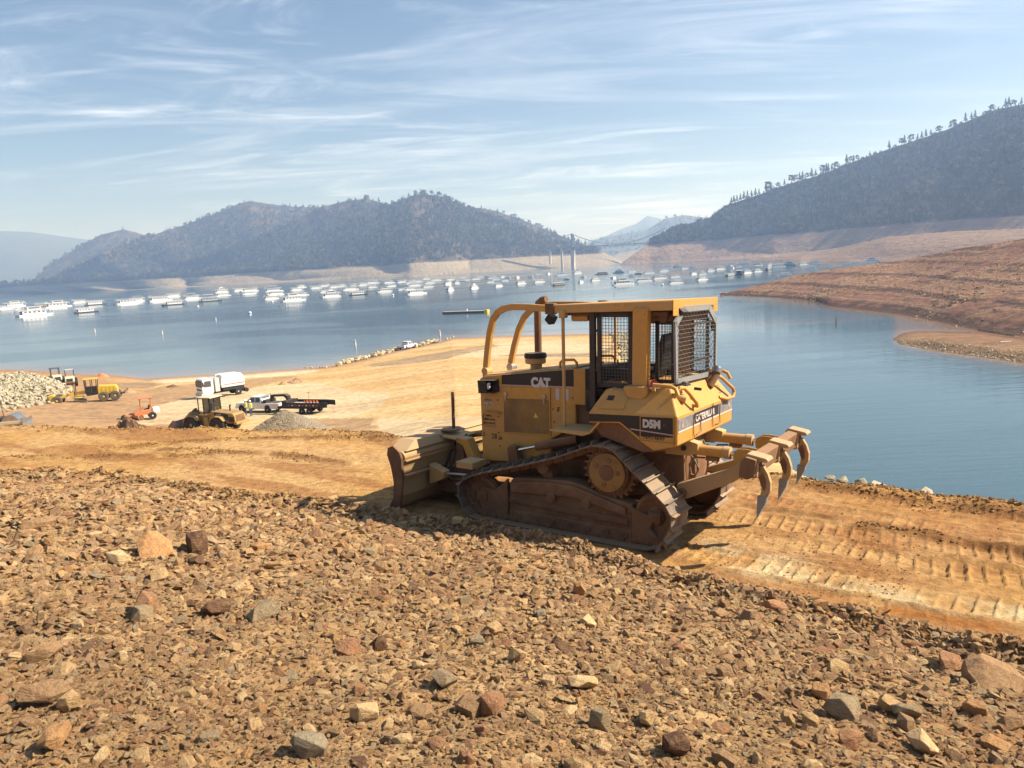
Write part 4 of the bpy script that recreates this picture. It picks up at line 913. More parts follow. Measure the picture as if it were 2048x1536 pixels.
# rear screen: octagonal-topped frame, woven wire
oct_ = [(-1.52, .74, 2.86), (-1.52, .47, 3.04), (-1.52, -.47, 3.04), (-1.52, -.745, 2.84), (-1.52, -.745, 2.05), (-1.52, .70, 2.09)]
rg = MB(); cen = Vector((-1.52, 0, 2.5)); n_ = len(oct_)
for (i, wi) in ((0, .09), (1, .075), (2, .09), (3, .045), (4, .06), (5, .06)):
    a = Vector(oct_[i]); b = Vector(oct_[(i + 1) % n_]); t_ = (b - a).normalized(); u = Vector((1, 0, 0)).cross(t_); u = -u if u.dot(cen - a) < 0 else u
    rg.add([a + Vector((dx_, 0, 0)) + u * k for dx_ in (0, .03) for k in (0, wi)] + [b + Vector((dx_, 0, 0)) + u * k for dx_ in (0, .03) for k in (0, wi)], [(0, 1, 3, 2), (4, 6, 7, 5), (0, 4, 5, 1), (2, 3, 7, 6), (0, 2, 6, 4), (1, 5, 7, 3)])
rg = rg.build('rear_guard_frame', M['greysteel'], dz)
wm = MB()
def oct_top(y): return 3.03 if abs(y) < .43 else 3.03 - (abs(y) - .43) * .67
for i in range(26):
    y = -.70 + 1.37 * i / 25; zt = oct_top(y) - .03; wm.tube([(-1.505 + .007 * (-1) ** (k + i), y, 2.12 + (zt - 2.12) * k / 17) for k in range(18)], .0036, 4)
for j in range(18):
    z = 2.13 + .88 * j / 17; h_ = .71 if z < 2.84 else .71 - (z - 2.84) * 1.35; wm.cyl((-1.51, -h_, z), (-1.51, h_ - .02, z), .0040, .0040, 4, False)
wm.build('wire_screen', M['wire_light'], rg)['kind'] = 'stuff'
for z in (2.30, 2.78): MB().box(-1.47, -1.44, -.70, .68, z, z + .03).build('guard_rail', M['black'], rg)
MB().prof([(-1.57, 2.97), (-1.50, 3.03), (-1.44, 2.99), (-1.51, 2.92)], .42, .60).build('work_light', M['black'], dz, bevel=.008)
MB().box(-1.50, -1.44, -.79, -.70, 2.66, 2.80).build('work_light', M['black'], dz, bevel=.008)
MB().prof([(.40, 2.87), (.34, 2.95), (.27, 2.90), (.33, 2.80)], .52, .68).build('work_light', M['black'], dz, bevel=.008)
MB().prof([(.40, 2.87), (.34, 2.95), (.27, 2.90), (.33, 2.80)], -.68, -.52).build('work_light', M['black'], dz, bevel=.008)
# cab interior
MB().box(-1.45, -.2, -.62, .62, 1.86, 1.93).build('cab_floor', M['black'], dz)
se = MB().prof([(-1.02, 2.08), (-.58, 2.10), (-.57, 2.20), (-1.0, 2.19)], -.25, .25).build('seat', M['seat'], dz, bevel=.04)
MB().prof([(-.98, 2.18), (-1.10, 2.68), (-1.19, 2.66), (-1.10, 2.16)], -.22, .22).build('backrest', M['seat'], se, bevel=.04)
MB().box(-.95, -.65, -.2, .2, 1.93, 2.08).build('seat_base', M['black'], se)
for s in (-1, 1): MB().box(-1.0, -.55, s * .40 - .07, s * .40 + .07, 1.93, 2.22).build('arm_console', M['black'], dz, bevel=.02)
MB().prof([(-.26, 1.93), (-.26, 2.20), (-.40, 2.24), (-.44, 2.1), (-.40, 1.93)], -.3, .5).build('dashboard', M['black'], dz, bevel=.02)
for y in (.40, .30, -.36): MB().cyl((-.55, y, 2.1), (-.52, y, 2.32), .012).build('lever', M['black'], dz)
MB().lathe((-1.265, .80, 2.05), (0, 0, 1), [(0, .045), (.02, .05), (.05, .05), (.08, .035), (.095, .01)], 18).build('beacon_lens', M['red'], dz, smooth=True)
MB().cyl((-1.265, .80, 2.03), (-1.265, .80, 2.05), .055).build('beacon_base', M['white'], dz)
# --- rear body / fuel tank
bot = 1.37; mid = 1.73; top = 2.05
lo = [(-.44, 1.56), (-.88, 1.59), (-1.17, 1.385), (-1.34, 1.285), (-1.66, bot)]
bd_ = MB()
def bodyring(fn): return [fn(s) for s in (1, -1)]
Ls = []
for s in (1, -1):
    base_i = len(bd_.v)
    lower = [(x, s * 1.0, z) for x, z in lo]; band = [(-1.66, s * 1.0, mid), (-.45, s * 1.0, 1.70)]; topp = [(-.58, s * .77, 1.985), (-1.47, s * .77, top)]
    bd_.v += lower + band + topp
    q = lambda *k: tuple(base_i + j for j in k)
    bd_.f += [q(0, 1, 6), q(1, 2, 5, 6), q(2, 3, 4, 5), q(6, 5, 8, 7)]
    Ls.append(base_i)
A_, B_ = Ls
bd_.f += [(A_ + 4, B_ + 4, B_ + 5, A_ + 5), (A_ + 5, B_ + 5, B_ + 8, A_ + 8), (A_ + 8, B_ + 8, B_ + 7, A_ + 7), (A_ + 0, A_ + 6, B_ + 6, B_ + 0), (A_ + 6, A_ + 7, B_ + 7, B_ + 6)] + [(A_ + k, A_ + k + 1, B_ + k + 1, B_ + k) for k in range(4)]
tank = bd_.build('fuel_tank_body', Yl, dz, bevel=.022, seg=3)
MB().box(-1.45, -.45, -.6, .6, 1.985, 2.062).build('cab_sill', Yl, dz, bevel=.012)
for s in (1, -1):
    y0, y1 = sorted((s * 1.0005, s * 1.0035))
    MB().prof([(-.455, 1.685), (-1.16, 1.708), (-1.16, 1.445), (-1.02, 1.53), (-.895, 1.615), (-.455, 1.583)], y0, y1).build('side_stripe', M['decaldark'], tank)
    MB().prof([(-1.18, 1.70), (-1.60, 1.715), (-1.60, 1.475), (-1.18, 1.455)], y0, y1).build('side_stripe', M['decaldark'], tank)
    y0, y1 = sorted((s * 1.0036, s * 1.0052))
    MB().prof([(-1.03, 1.545), (-1.61, 1.51), (-1.61, 1.497), (-1.05, 1.528)], y0, y1).build('stripe_line', M['pink'], tank)
    # access door with recessed joint and latch on the sloping flank
    def sl(x, f, o_=.003):  # point on the slope: f 0 at the band, 1 at the top
        return (x, s * (1.0 - .23 * f + o_), 1.705 + (top - 1.73) * f + .004)
    hd = MB(); P_ = [sl(-.60, .16), sl(-.66, .84), sl(-.95, .86), sl(-.93, .2)]; P2_ = [sl(-.60, .16, .012), sl(-.66, .84, .012), sl(-.95, .86, .012), sl(-.93, .2, .012)]
    hd.frus(P_, P2_).build('access_door', Yl, tank, bevel=.003)
    MB().frus([sl(-.66, .48, .013), sl(-.67, .66, .013), sl(-.76, .66, .013), sl(-.75, .48, .013)], [sl(-.66, .48, .018), sl(-.67, .66, .018), sl(-.76, .66, .018), sl(-.75, .48, .018)]).build('latch', M['black'], tank)
    MB().tube([(-1.32, s * .93, 2.02), (-1.32, s * .93, 2.095), (-1.55, s * .93, 2.085), (-1.61, s * .935, 2.06), (-1.645, s * .95, 1.98)], .026, 10).build('hand_rail', Yl, dz, smooth=True)
    MB().box(-1.168, -1.164, min(s * 1.0006, s * 1.004), max(s * 1.0006, s * 1.004), 1.40, 1.71).build('joint', M['rust'], tank)
    MB().box(-1.62, -1.615, min(s * 1.0006, s * 1.006), max(s * 1.0006, s * 1.006), 1.37, 1.72).build('joint', M['rust'], tank)
    MB().box(-1.62, -1.168, min(s * 1.0006, s * 1.004), max(s * 1.0006, s * 1.004), 1.405, 1.411).build('joint', M['rust'], tank)
text_obj('lettering', 'D5M', .135, side_M(-1.205, 1.575, 1.0045), M['decalwhite'], tank, bold=.008, sx=.86)
text_obj('lettering', 'XL', .05, side_M(-1.47, 1.60, 1.0045), M['rust'], tank)
text_obj('lettering', 'NM14849', .075, side_M(-1.215, 1.425, 1.003), M['decaldark'], tank, bold=0, sx=.92)
rx = -1.6605
MB().box(rx - .003, rx, -.99, .985, 1.555, 1.70).build('rear_stripe', M['decalgrey'], tank)
MB().box(rx - .0045, rx, -.99, .985, 1.532, 1.549).build('stripe_line', M['decalwhite'], tank)
MB().box(rx - .0045, rx - .003, -.42, .46, 1.562, 1.698).build('rear_stripe', M['decaldark'], tank)
text_obj('lettering', 'CATERPILLAR', .115, rear_M(.42, 1.585, rx - .005), M['decalwhite'], tank, bold=.004, sx=.98)
for y, z, c in ((.84, 1.60, 'red'), (-.86, 1.62, 'red')): MB().box(rx - .005, rx - .003, y - .025, y + .025, z - .02, z + .03).build('red_reflector', M['pink'], tank)
for pts in ([(.50, 1.69), (.51, 1.60), (.50, 1.44), (.47, 1.40)], [(.47, 1.66), (.26, 1.645), (.25, 1.60), (.26, 1.50), (.24, 1.44), (.40, 1.42)], [(-.19, 1.74), (-.17, 1.60), (-.2, 1.42)], [(-.22, 1.70), (-.47, 1.69), (-.45, 1.58), (-.47, 1.43), (-.30, 1.44)]):
    MB().tube([(rx - .012, y, z) for y, z in pts], .0055, 6).build('wiring_loom', M['rust'], tank, smooth=True)
def loop(pts, r=.024): MB().tube(pts, r, 12).build('grab_handle', Yl, dz, smooth=True)
def rp_(y, z, o_=0):  # on the rear face
    x = -1.66 if z < 1.73 else -1.66 + (z - 1.73) / .32 * .19
    return (x - o_, y, z)
loop([rp_(.80, 1.94, .0), rp_(.80, 2.00, .07), rp_(.76, 2.05, .12), rp_(.68, 2.04, .14), rp_(.60, 1.97, .13), rp_(.50, 1.84, .11), rp_(.44, 1.79, .07), rp_(.42, 1.79, 0)])
loop([rp_(-.42, 2.0, 0), rp_(-.44, 2.06, .08), rp_(-.52, 2.08, .13), rp_(-.62, 2.03, .15), rp_(-.86, 1.86, .13), rp_(-.90, 1.80, .10), rp_(-.84, 1.74, .07), rp_(-.62, 1.74, .05), rp_(-.52, 1.77, 0)])
MB().cyl(rp_(.70, 1.93, -.02), rp_(.66, 1.90, .07), .06, .045).build('tail_lamp_housing', M['yellow_worn'], dz, smooth=True)
MB().cyl(rp_(-.40, 1.93, 0), (-1.60, -.52, 2.11), .055).build('filler_neck', M['rust'], dz, smooth=True)
MB().lathe((-1.60, -.52, 2.11), (-.1, -.35, .9), [(0, .068), (.06, .068), (.065, .05), (.085, .045)], 20).build('filler_cap', M['steel'], dz, smooth=True)
MB().frus([(-1.64, .66, 2.06), (-1.62, .44, 2.05), (-1.52, .44, 2.06), (-1.54, .66, 2.07)], [(-1.63, .62, 2.10), (-1.61, .52, 2.10), (-1.55, .52, 2.11), (-1.57, .62, 2.12)]).build('lamp_bracket', M['black'], dz, bevel=.008)
MB().cyl((-1.69, .30, 1.985), (-1.60, .30, 1.99), .02).build('lamp', M['black'], dz)
vt = MB()
for i in range(5):
    for j in range(4): vt.cyl(rp_(-.62 - .028 * j - .014 * (i % 2), 1.82 + .022 * i, .0005), rp_(-.62 - .028 * j - .014 * (i % 2), 1.82 + .022 * i, .003), .008, n=8)
vt.build('vent_holes', M['decaldark'], tank)['kind'] = 'stuff'
# --- fenders, main frame, transmission
for s in (1, -1):
    a, b = sorted((s * .50, s * 1.02))
    MB().prof([(.14, 1.43), (-.46, 1.45), (-.60, 1.60), (-.62, 1.58), (-.47, 1.42), (-.36, 1.385), (.14, 1.41)], a, b).build('fender', M['yellow_worn'], dz, bevel=.006)
    MB().prof([(-.45, 1.58), (-.62, 1.40), (-1.2, 1.25), (-1.5, 1.30), (-1.62, 1.37), (-1.2, 1.39), (-.9, 1.58)], min(s * .55, s * .97), max(s * .55, s * .97)).build('body_underside', M['mud'], dz)
MB().prof([(1.6, .5), (1.6, 1.0), (.4, 1.15), (-.4, 1.45), (-1.5, 1.35), (-1.52, .62), (-.6, .48)], -.40, .40).build('main_frame', M['mud'], dz, bevel=.02)
MB().lathe((-1.0, 0, .95), (-1, 0, 0), [(0, .40), (.46, .40), (.52, .36), (.54, .28), (.60, .26), (.61, .1)], 28).build('transmission_case', M['mud'], dz, smooth=True)
for s in (1, -1):
    MB().cyl((-.71, s * .45, .94), (-.71, s * .70, .94), .30, .27, 28).build('final_drive', M['mud'], dz, smooth=True)
    MB().prof([(-1.30, 1.16), (-1.30, 1.30), (-1.60, 1.36), (-1.74, 1.33), (-1.74, 1.24), (-1.62, 1.16)], min(s * .38, s * .54), max(s * .38, s * .54)).build('cylinder_mount', M['yellow_worn'], dz, bevel=.012)
    MB().cyl((-1.56, s * .55, 1.26), (-1.56, s * .56, 1.26), .035).build('mount_hole', M['decaldark'], dz)
# --- undercarriage
TP = [(-.45, 1.315), (-.63, 1.355), (-.84, 1.335), (-1.00, 1.225), (-1.15, 1.09), (-1.30, .965), (-1.44, .84), (-1.575, .72), (-1.67, .58), (-1.69, .43), (-1.61, .235), (-1.50, .10), (-1.36, .02), (-1.1, -.005), (-.5, -.005), (0, -.005), (.5, -.005), (1.1, -.005), (1.38, .005), (1.54, .10), (1.65, .30), (1.655, .50), (1.54, .645), (1.26, .765), (.78, .90), (.05, 1.12)]
def smooth_closed(P, n=600):
    P = np.array(P); m = len(P); out_ = []
    for i in range(m):
        p0, p1, p2, p3 = P[i - 1], P[i], P[(i + 1) % m], P[(i + 2) % m]
        for t_ in np.linspace(0, 1, 24, endpoint=False):
            out_.append(.5 * ((2 * p1) + (-p0 + p2) * t_ + (2 * p0 - 5 * p1 + 4 * p2 - p3) * t_ * t_ + (-p0 + 3 * p1 - 3 * p2 + p3) * t_ ** 3))
    return np.array(out_)
TC_ = smooth_closed(TP); sg = np.r_[0, np.cumsum(np.linalg.norm(np.diff(np.vstack([TC_, TC_[:1]]), axis=0), axis=1))]
NSH = int(round(sg[-1] / .183)); pit = sg[-1] / NSH
def on_track(s_):
    s_ = s_ % sg[-1]; C2 = np.vstack([TC_, TC_[:1]]); return np.array([np.interp(s_, sg, C2[:, 0]), np.interp(s_, sg, C2[:, 1])])
sh_ = MB().prof([(-.094, -.012), (-.094, .004), (-.078, .006), (-.074, .052), (-.062, .052), (-.056, .006), (.060, .004), (.092, -.004), (.095, -.016)], -.27, .27)
shoe0 = sh_.build('track_shoe', M['trackshoe']); lk = MB()
for s in (-1, 1): lk.prof([(-.098, -.02), (-.10, -.06), (-.06, -.085), (.06, -.085), (.10, -.06), (.098, -.02)], s * .085 - .018, s * .085 + .018)
lk.cyl((-.09, -.13, -.05), (-.09, .13, -.05), .022, n=8)
link0 = lk.build('track_link', M['mud'])
first = True
for s in (1, -1):
    for k in range(NSH):
        p = on_track(k * pit); a = on_track(k * pit - .03); b = on_track(k * pit + .03); t_ = (b - a) / np.linalg.norm(b - a)
        # running direction: TP goes rear-down ... outward normal
        nx, nz = -t_[1], t_[0]
        if (p[0] * nx + (p[1] - .62) * nz) < 0: nx, nz = -nx, -nz
        Mx = Matrix(((t_[0], 0, nx, p[0] - nx * .05), (0, 1, 0, s * .886), (t_[1], 0, nz, p[1] - nz * .05), (0, 0, 0, 1)))
        for src in (shoe0, link0):
            o = src if first else src.copy()
            if not first: COL.objects.link(o)
            o.parent = dz; o.matrix_local = Mx
        first = False
    ys = lambda a_, b_: (min(s * a_, s * b_), max(s * a_, s * b_))
    # sprocket
    tb = MB(); nT = 25
    prof_ = []
    for i in range(nT):
        for fr_, rr in ((-.30, .335), (-.12, .385), (.12, .385), (.30, .335)):
            a_ = 2 * math.pi * (i + fr_) / nT; prof_.append((-.71 + rr * math.cos(a_), .94 + rr * math.sin(a_)))
    tb.prof(prof_, *ys(.84, .92)); spk = tb.build('sprocket', M['mud'], dz, bevel=.006)
    MB().lathe((-.71, s * .92, .94), (0, s, 0), [(0, .30), (.05, .295), (.06, .285), (.061, .275)], 40).build('sprocket_rim', M['rust'], spk, smooth=True)
    MB().lathe((-.71, s * .98, .94), (0, s, 0), [(-.01, .262), (.035, .255), (.045, .24)], 40).build('drive_cover', M['hub'], spk, smooth=True)
    MB().lathe((-.71, s * 1.025, .94), (0, s, 0), [(-.005, .105), (.012, .10), (.015, .09)], 32).build('drive_cap', M['rust'], spk, smooth=True)
    for i in range(26):
        a_ = 2 * math.pi * i / 26; c_ = (-.71 + .283 * math.cos(a_), .94 + .283 * math.sin(a_))
        MB().cyl((c_[0], s * .975, c_[1]), (c_[0], s * .995, c_[1]), .014, n=6).build('bolt', M['rust'], spk)
    for a_ in (1.75, .5, 3.1, 4.9): MB().lathe((-.71 + .165 * math.cos(a_), s * 1.022, .94 + .165 * math.sin(a_)), (0, s, 0), [(0, .032), (.015, .032), (.016, .012)], 16).build('plug', M['mud'], spk, smooth=True)
    # idlers
    for cx, cz, r_ in ((-1.36, .44, .275), (1.30, .355, .255)):
        idl = MB().lathe((cx, s * .80, cz), (0, s, 0), [(0, r_ - .04), (.01, r_), (.03, r_), (.04, r_ + .02), (.12, r_ + .02), (.13, r_), (.155, r_), (.165, r_ - .03), (.14, r_ - .06), (.125, .12), (.17, .10), (.175, .03)], 40).build('idler_wheel', M['mud'], dz, smooth=True)
        MB().cyl((cx, s * .93, cz), (cx, s * 1.02, cz), .05).build('idler_axle', M['rust'], idl)
        MB().box(cx - .085, cx + .085, *ys(.985, 1.015), cz - .06, cz + .06).build('axle_block', M['mud'], idl, bevel=.012)
    MB().prof([(1.30, .48), (1.10, .45), (.86, .66), (.86, .08), (1.30, .12), (1.36, .28)], *ys(.93, .99)).build('idler_bracket', M['mud'], dz, bevel=.012)
    MB().prof([(-1.05, .52), (-1.36, .42), (-1.30, .30), (-1.52, .06), (-1.05, .08)], *ys(.93, 1.0)).build('idler_bracket', M['mud'], dz, bevel=.012)
    rf_ = MB().prof([(.84, .60), (.78, .68), (.30, .72), (-.10, .745), (-.30, .71), (-.62, .62), (-1.05, .55), (-1.08, .10), (-.95, .045), (.80, .045), (.86, .12)], *ys(.72, .97)).build('roller_frame', M['mud'], dz, bevel=.03, seg=3)
    MB().prof([(.80, .62), (.20, .70), (-.20, .70), (-.98, .50), (-.98, .40), (-.2, .54), (.78, .48)], *ys(.972, 1.03)).build('frame_guard', M['mud'], dz, bevel=.025, seg=3)
    MB().prof([(.83, .34), (.82, .42), (-1.0, .36), (-1.0, .28)], *ys(.972, 1.01)).build('guard_rib', M['rust'], dz, bevel=.01)
    MB().prof([(.84, .22), (.84, .07), (-1.05, .05), (-1.05, .22)], *ys(.972, .995)).build('roller_guard', M['mud'], dz, bevel=.01)
    for i in range(7): MB().lathe((.66 - i * .27, s * .995, .155), (0, s, 0), [(0, .042), (.018, .04), (.02, .022), (.012, .02)], 16).build('roller_boss', M['rust'], rf_, smooth=True)
    for x, z in ((-.42, .50), (.12, .50)): MB().lathe((x, s * 1.03, z), (0, s, 0), [(0, .07), (.03, .06), (.035, .02)], 14).build('frame_boss', M['mud'], rf_, smooth=True)
    cr = MB().lathe((.28, s * .78, .885), (0, s, 0), [(0, .085), (.15, .085), (.17, .095), (.20, .095), (.22, .08), (.225, .03)], 26).build('carrier_roller', M['rust'], dz, smooth=True)
    MB().box(.20, .36, *ys(.72, .86), .70, .86).build('roller_stand', M['mud'], cr, bevel=.01)
# --- blade
bp = [(2.49, 1.07), (2.59, 1.03), (2.61, .93), (2.54, .74), (2.50, .52), (2.52, .30), (2.62, .12), (2.78, -.02), (2.70, -.03), (2.42, .06), (2.36, .34), (2.33, .62), (2.33, .90), (2.37, .99)]
end = MB(); end.prof(bp, 1.50, 1.55); end.lathe((2.51, 1.499, .965), (0, 1, 0), [(0, .055), (.055, .055), (.058, .04)], 20)
bl = empty('blade', (0, 0, 0)); bl.parent = dz
bl.rotation_euler = (0, 0, 0)
def moldboard(y0, y1, zt, name='moldboard'):
    f = [(2.60, .93), (2.54, .74), (2.50, .52), (2.52, .30), (2.62, .12), (2.78, -.02), (2.74, -.02), (2.56, .12), (2.44, .30), (2.42, .52), (2.37, .74), (2.30, .90)]
    return MB().prof(f + [(2.31, zt - .05), (2.36, zt), (2.58, zt + .01), (2.64, zt - .04)], y0, y1).build(name, M['blade'], bl, bevel=.012)
moldboard(-1.5, 1.5, .985)
MB().frus([(2.30, 1.46, .985), (2.30, -1.46, .985), (2.66, -1.46, .985), (2.66, 1.46, .985)], [(2.40, 1.16, 1.10), (2.40, -1.16, 1.10), (2.70, -1.16, 1.10), (2.70, 1.16, 1.10)]).build('top_cap', M['blade'], bl, bevel=.015)
MB().frus([(2.34, .62, 1.08), (2.34, -.95, 1.08), (2.68, -.95, 1.08), (2.68, .62, 1.08)], [(2.46, .50, 1.135), (2.46, -.85, 1.135), (2.72, -.85, 1.135), (2.72, .50, 1.135)]).build('spill_guard', M['blade'], bl, bevel=.015)
end.build('end_plate', M['rust'], bl, bevel=.008)
MB().prof(bp, -1.55, -1.50).build('end_plate', M['rust'], bl, bevel=.008)
for z in (.62, .84): MB().box(2.295, 2.36, -1.48, 1.48, z, z + .02).build('blade_rib', M['blade'], bl)
MB().cyl((2.32, .40, 1.13), (2.32, .40, 1.148), .15, n=28).build('indicator_disc', M['rust'], bl, smooth=True)
MB().cyl((2.32, .33, 1.14), (2.32, .33, 1.72), .026).build('indicator_pole', M['rust'], bl, smooth=True)
MB().prof([(2.32, 1.04), (2.06, 1.03), (2.06, 1.06), (2.34, 1.085)], .10, .62).build('guard_plate', M['yellow_worn'], bl, bevel=.008)
for s in (1, -1):
    ys = lambda a_, b_: (min(s * a_, s * b_), max(s * a_, s * b_))
    MB().prof([(2.10, 1.06), (1.90, 1.05), (1.74, .76), (1.68, .52), (1.80, .50), (1.86, .66), (1.98, .94), (2.11, .98)], *ys(.36, .56)).build('lift_arm', M['yellow'], dz, bevel=.02)
    MB().prof([(2.12, .98), (2.02, .98), (1.98, .5), (2.3, .35), (2.35, .6)], *ys(.40, .50)).build('lift_bracket', M['mud'], dz, bevel=.01)
    MB().prof([(2.33, .70), (2.33, .38), (2.05, .50), (2.05, .60)], *ys(.78, .95)).build('brace_mount', M['yellow_worn'], bl, bevel=.012)
    MB().cyl((2.10, s * .86, .56), (1.66, s * .82, .58), .022).build('tilt_rod', M['steel'], dz, smooth=True)
    MB().box(1.50, 1.80, *ys(.60, .95), .70, .80).build('frame_shelf', M['yellow_worn'], dz, bevel=.01)
    MB().prof([(2.40, .20), (2.40, .42), (.2, .50), (.2, .30)], *ys(.50, .66)).build('push_arm', M['mud'], dz, bevel=.015)
    MB().cyl((.98, s * .58, .975), (.60, s * .58, 1.075), .024).build('lift_rod', M['chrome'], dz, smooth=True)
    MB().cyl((.62, s * .58, 1.07), (-.05, s * .58, 1.235), .062).build('lift_cylinder', M['mud'], dz, smooth=True)
    MB().prof([(1.06, .62), (1.10, 1.0), (1.04, 1.06), (.96, 1.04), (.88, .78)], *ys(.50, .64)).build('lift_lug', M['mud'], dz, bevel=.015)
for pts in ([(2.2, .45, .95), (2.1, .62, .72), (2.18, .75, .5), (2.1, .7, .4)], [(2.05, .35, 1.08), (2.25, .5, .8), (2.3, .7, .45)]): MB().tube(pts, .014, 8).build('hose', M['rubber'], dz, smooth=True)
MB().box(1.75, 2.3, -.6, .6, .35, .62).build('c_frame', M['mud'], dz, bevel=.02)
MB().cyl((2.3, 0, .98), (2.0, 0, 1.04), .05).build('angle_cylinder', M['yellow'], dz, smooth=True)
# --- ripper
MB().prof([(-2.42, 1.10), (-2.44, 1.30), (-2.50, 1.345), (-2.62, 1.32), (-2.60, 1.12), (-2.52, 1.08)], -1.06, 1.06).build('ripper_beam', M['rust'], dz, bevel=.014)
for y in (.89, 0, -.89):
    MB().prof([(-2.45, 1.33), (-2.50, 1.375), (-2.72, 1.335), (-2.745, 1.30), (-2.70, 1.285), (-2.62, 1.30), (-2.62, 1.10), (-2.56, 1.085), (-2.53, 1.10)], y - .11, y + .11).build('shank_pocket', M['blade'], dz, bevel=.014)
    MB().box(-2.632, -2.618, y - .05, y + .05, 1.16, 1.26).build('pin_plate', M['rust'], dz, bevel=.006)
    MB().cyl((-2.64, y, 1.21), (-2.62, y, 1.21), .032).build('shank_pin', M['black'], dz, smooth=True)
    sp_ = [(-2.545, 1.12), (-2.57, 1.22), (-2.66, 1.235), (-2.715, 1.15), (-2.75, 1.04), (-2.748, .94), (-2.715, .86), (-2.625, .85), (-2.645, .93), (-2.645, 1.0), (-2.61, 1.08)]
    shk = MB().prof(sp_, y - .038, y + .038).build('ripper_shank', M['blade'], dz, bevel=.008)
    MB().prof([(-2.64, 1.0), (-2.62, 1.10), (-2.66, 1.16), (-2.70, 1.08), (-2.70, .98), (-2.68, .94)], y + .0385, y + .041).build('wear_patch', M['rust'], shk)
    MB().prof([(-2.715, .872), (-2.605, .872), (-2.60, .70), (-2.602, .60), (-2.65, .70), (-2.70, .80)], y - .045, y + .045).build('ripper_tooth', M['greysteel'], shk, bevel=.006)
for s in (1, -1):
    ys = lambda a_, b_: (min(s * a_, s * b_), max(s * a_, s * b_))
    MB().prof([(-1.48, .60), (-1.48, .79), (-2.10, 1.03), (-2.45, 1.30), (-2.52, 1.12), (-2.20, .90), (-1.62, .62)], *ys(.42, .58)).build('ripper_arm', M['blade'], dz, bevel=.014)
    MB().cyl((-1.52, s * .45, 1.235), (-2.06, s * .45, 1.235), .068, n=22).build('ripper_cylinder', M['yellow'], dz, smooth=True)
    MB().cyl((-2.05, s * .45, 1.235), (-2.13, s * .45, 1.235), .078, n=22).build('cylinder_gland', M['yellow_worn'], dz, smooth=True)
    MB().cyl((-2.13, s * .45, 1.235), (-2.24, s * .45, 1.24), .035).build('cylinder_rod', M['chrome'], dz, smooth=True)
    MB().cyl((-2.25, s * .45 - .07, 1.24), (-2.25, s * .45 + .07, 1.24), .05).build('rod_eye', M['rust'], dz, smooth=True)
    for q in (-.075, .06): MB().prof([(-2.19, 1.28), (-2.25, 1.315), (-2.33, 1.32), (-2.50, 1.30), (-2.46, 1.10), (-2.22, 1.02), (-2.18, 1.20)], s * .45 + q, s * .45 + q + .02).build('rod_bracket', M['yellow'], dz, bevel=.01)
    MB().cyl((-1.82, s * .45, 1.14), (-1.98, s * .45, 1.14), .034).build('valve', M['mud'], dz, smooth=True)
    MB().tube([(-1.80, s * .45, 1.14), (-1.66, s * .43, 1.13), (-1.58, s * .40, 1.02), (-1.60, s * .40, .90), (-1.66, s * .40, .88), (-1.70, s * .39, .98), (-1.62, s * .37, 1.10), (-1.5, s * .3, 1.16)], .013, 8).build('hydraulic_hose', M['hose'], dz, smooth=True)
    MB().tube([(-1.5, s * .25, 1.25), (-1.60, s * .2, 1.1), (-1.62, s * .18, .9), (-1.55, s * .15, .8)], .013, 8).build('hydraulic_hose', M['hose'], dz, smooth=True)
MB().cyl((-1.56, -.6, .69), (-1.56, .6, .69), .06).build('ripper_pivot', M['mud'], dz, smooth=True)

# ================================================================ RIPRAP AROUND THE SITE
def inpx(n, P):
    W_ = [tuple(hit(a, b)[:2]) for a, b in P]; xs = [w[0] for w in W_]; ys_ = [w[1] for w in W_]
    x = rng.uniform(min(xs), max(xs), n); y = rng.uniform(min(ys_), max(ys_), n); k = inpoly(x, y, W_); return x[k], y[k]

# ================================================================ SITE MACHINES
def at_px(name, px, py, heading, label, cat, group=None, dz_=0.0):
    p = hit(px, py, D0=25, D1=260); e = empty(name, (p[0], p[1], p[2] + dz_), R(heading), label, cat, group); return e
def tyre(parent, x, y, r, w, s, rim_mat, tread=False, tm='rubber', rim=.55):
    """s: +1 outer face towards +Y"""
    t = MB().lathe((x, y - s * w / 2, r), (0, s, 0), [(0, r * .6), (w * .04, r * .93), (w * .2, r), (w * .8, r), (w * .96, r * .93), (w, r * rim), (w * .9, r * rim * .95)], 22)
    if tread:
        for k in range(20):
            a = 2 * math.pi * k / 20; c, d = math.cos(a), math.sin(a); u = Vector((c, 0, d)); v = Vector((-d, 0, c)); o = Vector((x, 0, r)) + u * (r * .985)
            t.add([o + v * a_ * r * .07 + Vector((0, y + b_ * w * .48, 0)) + u * c_ * r * .06 for a_ in (-1, 1) for b_ in (-1, 1) for c_ in (0, 1)], [(0, 1, 3, 2), (4, 6, 7, 5), (0, 4, 5, 1), (2, 3, 7, 6), (0, 2, 6, 4), (1, 5, 7, 3)])
    wh = t.build('wheel', M[tm], parent, smooth=True)
    MB().lathe((x, y + s * w * .30, r), (0, s, 0), [(0, r * rim), (w * .08, r * rim), (w * .1, r * rim * .8), (w * .04, r * rim * .45), (w * .12, r * rim * .35), (w * .14, .02)], 18).build('rim', rim_mat, wh, smooth=True)
    return wh
def glassbox(parent, prof_, y0, y1, name='window'): return MB().prof(prof_, y0, y1).build(name, M['glass'], parent)

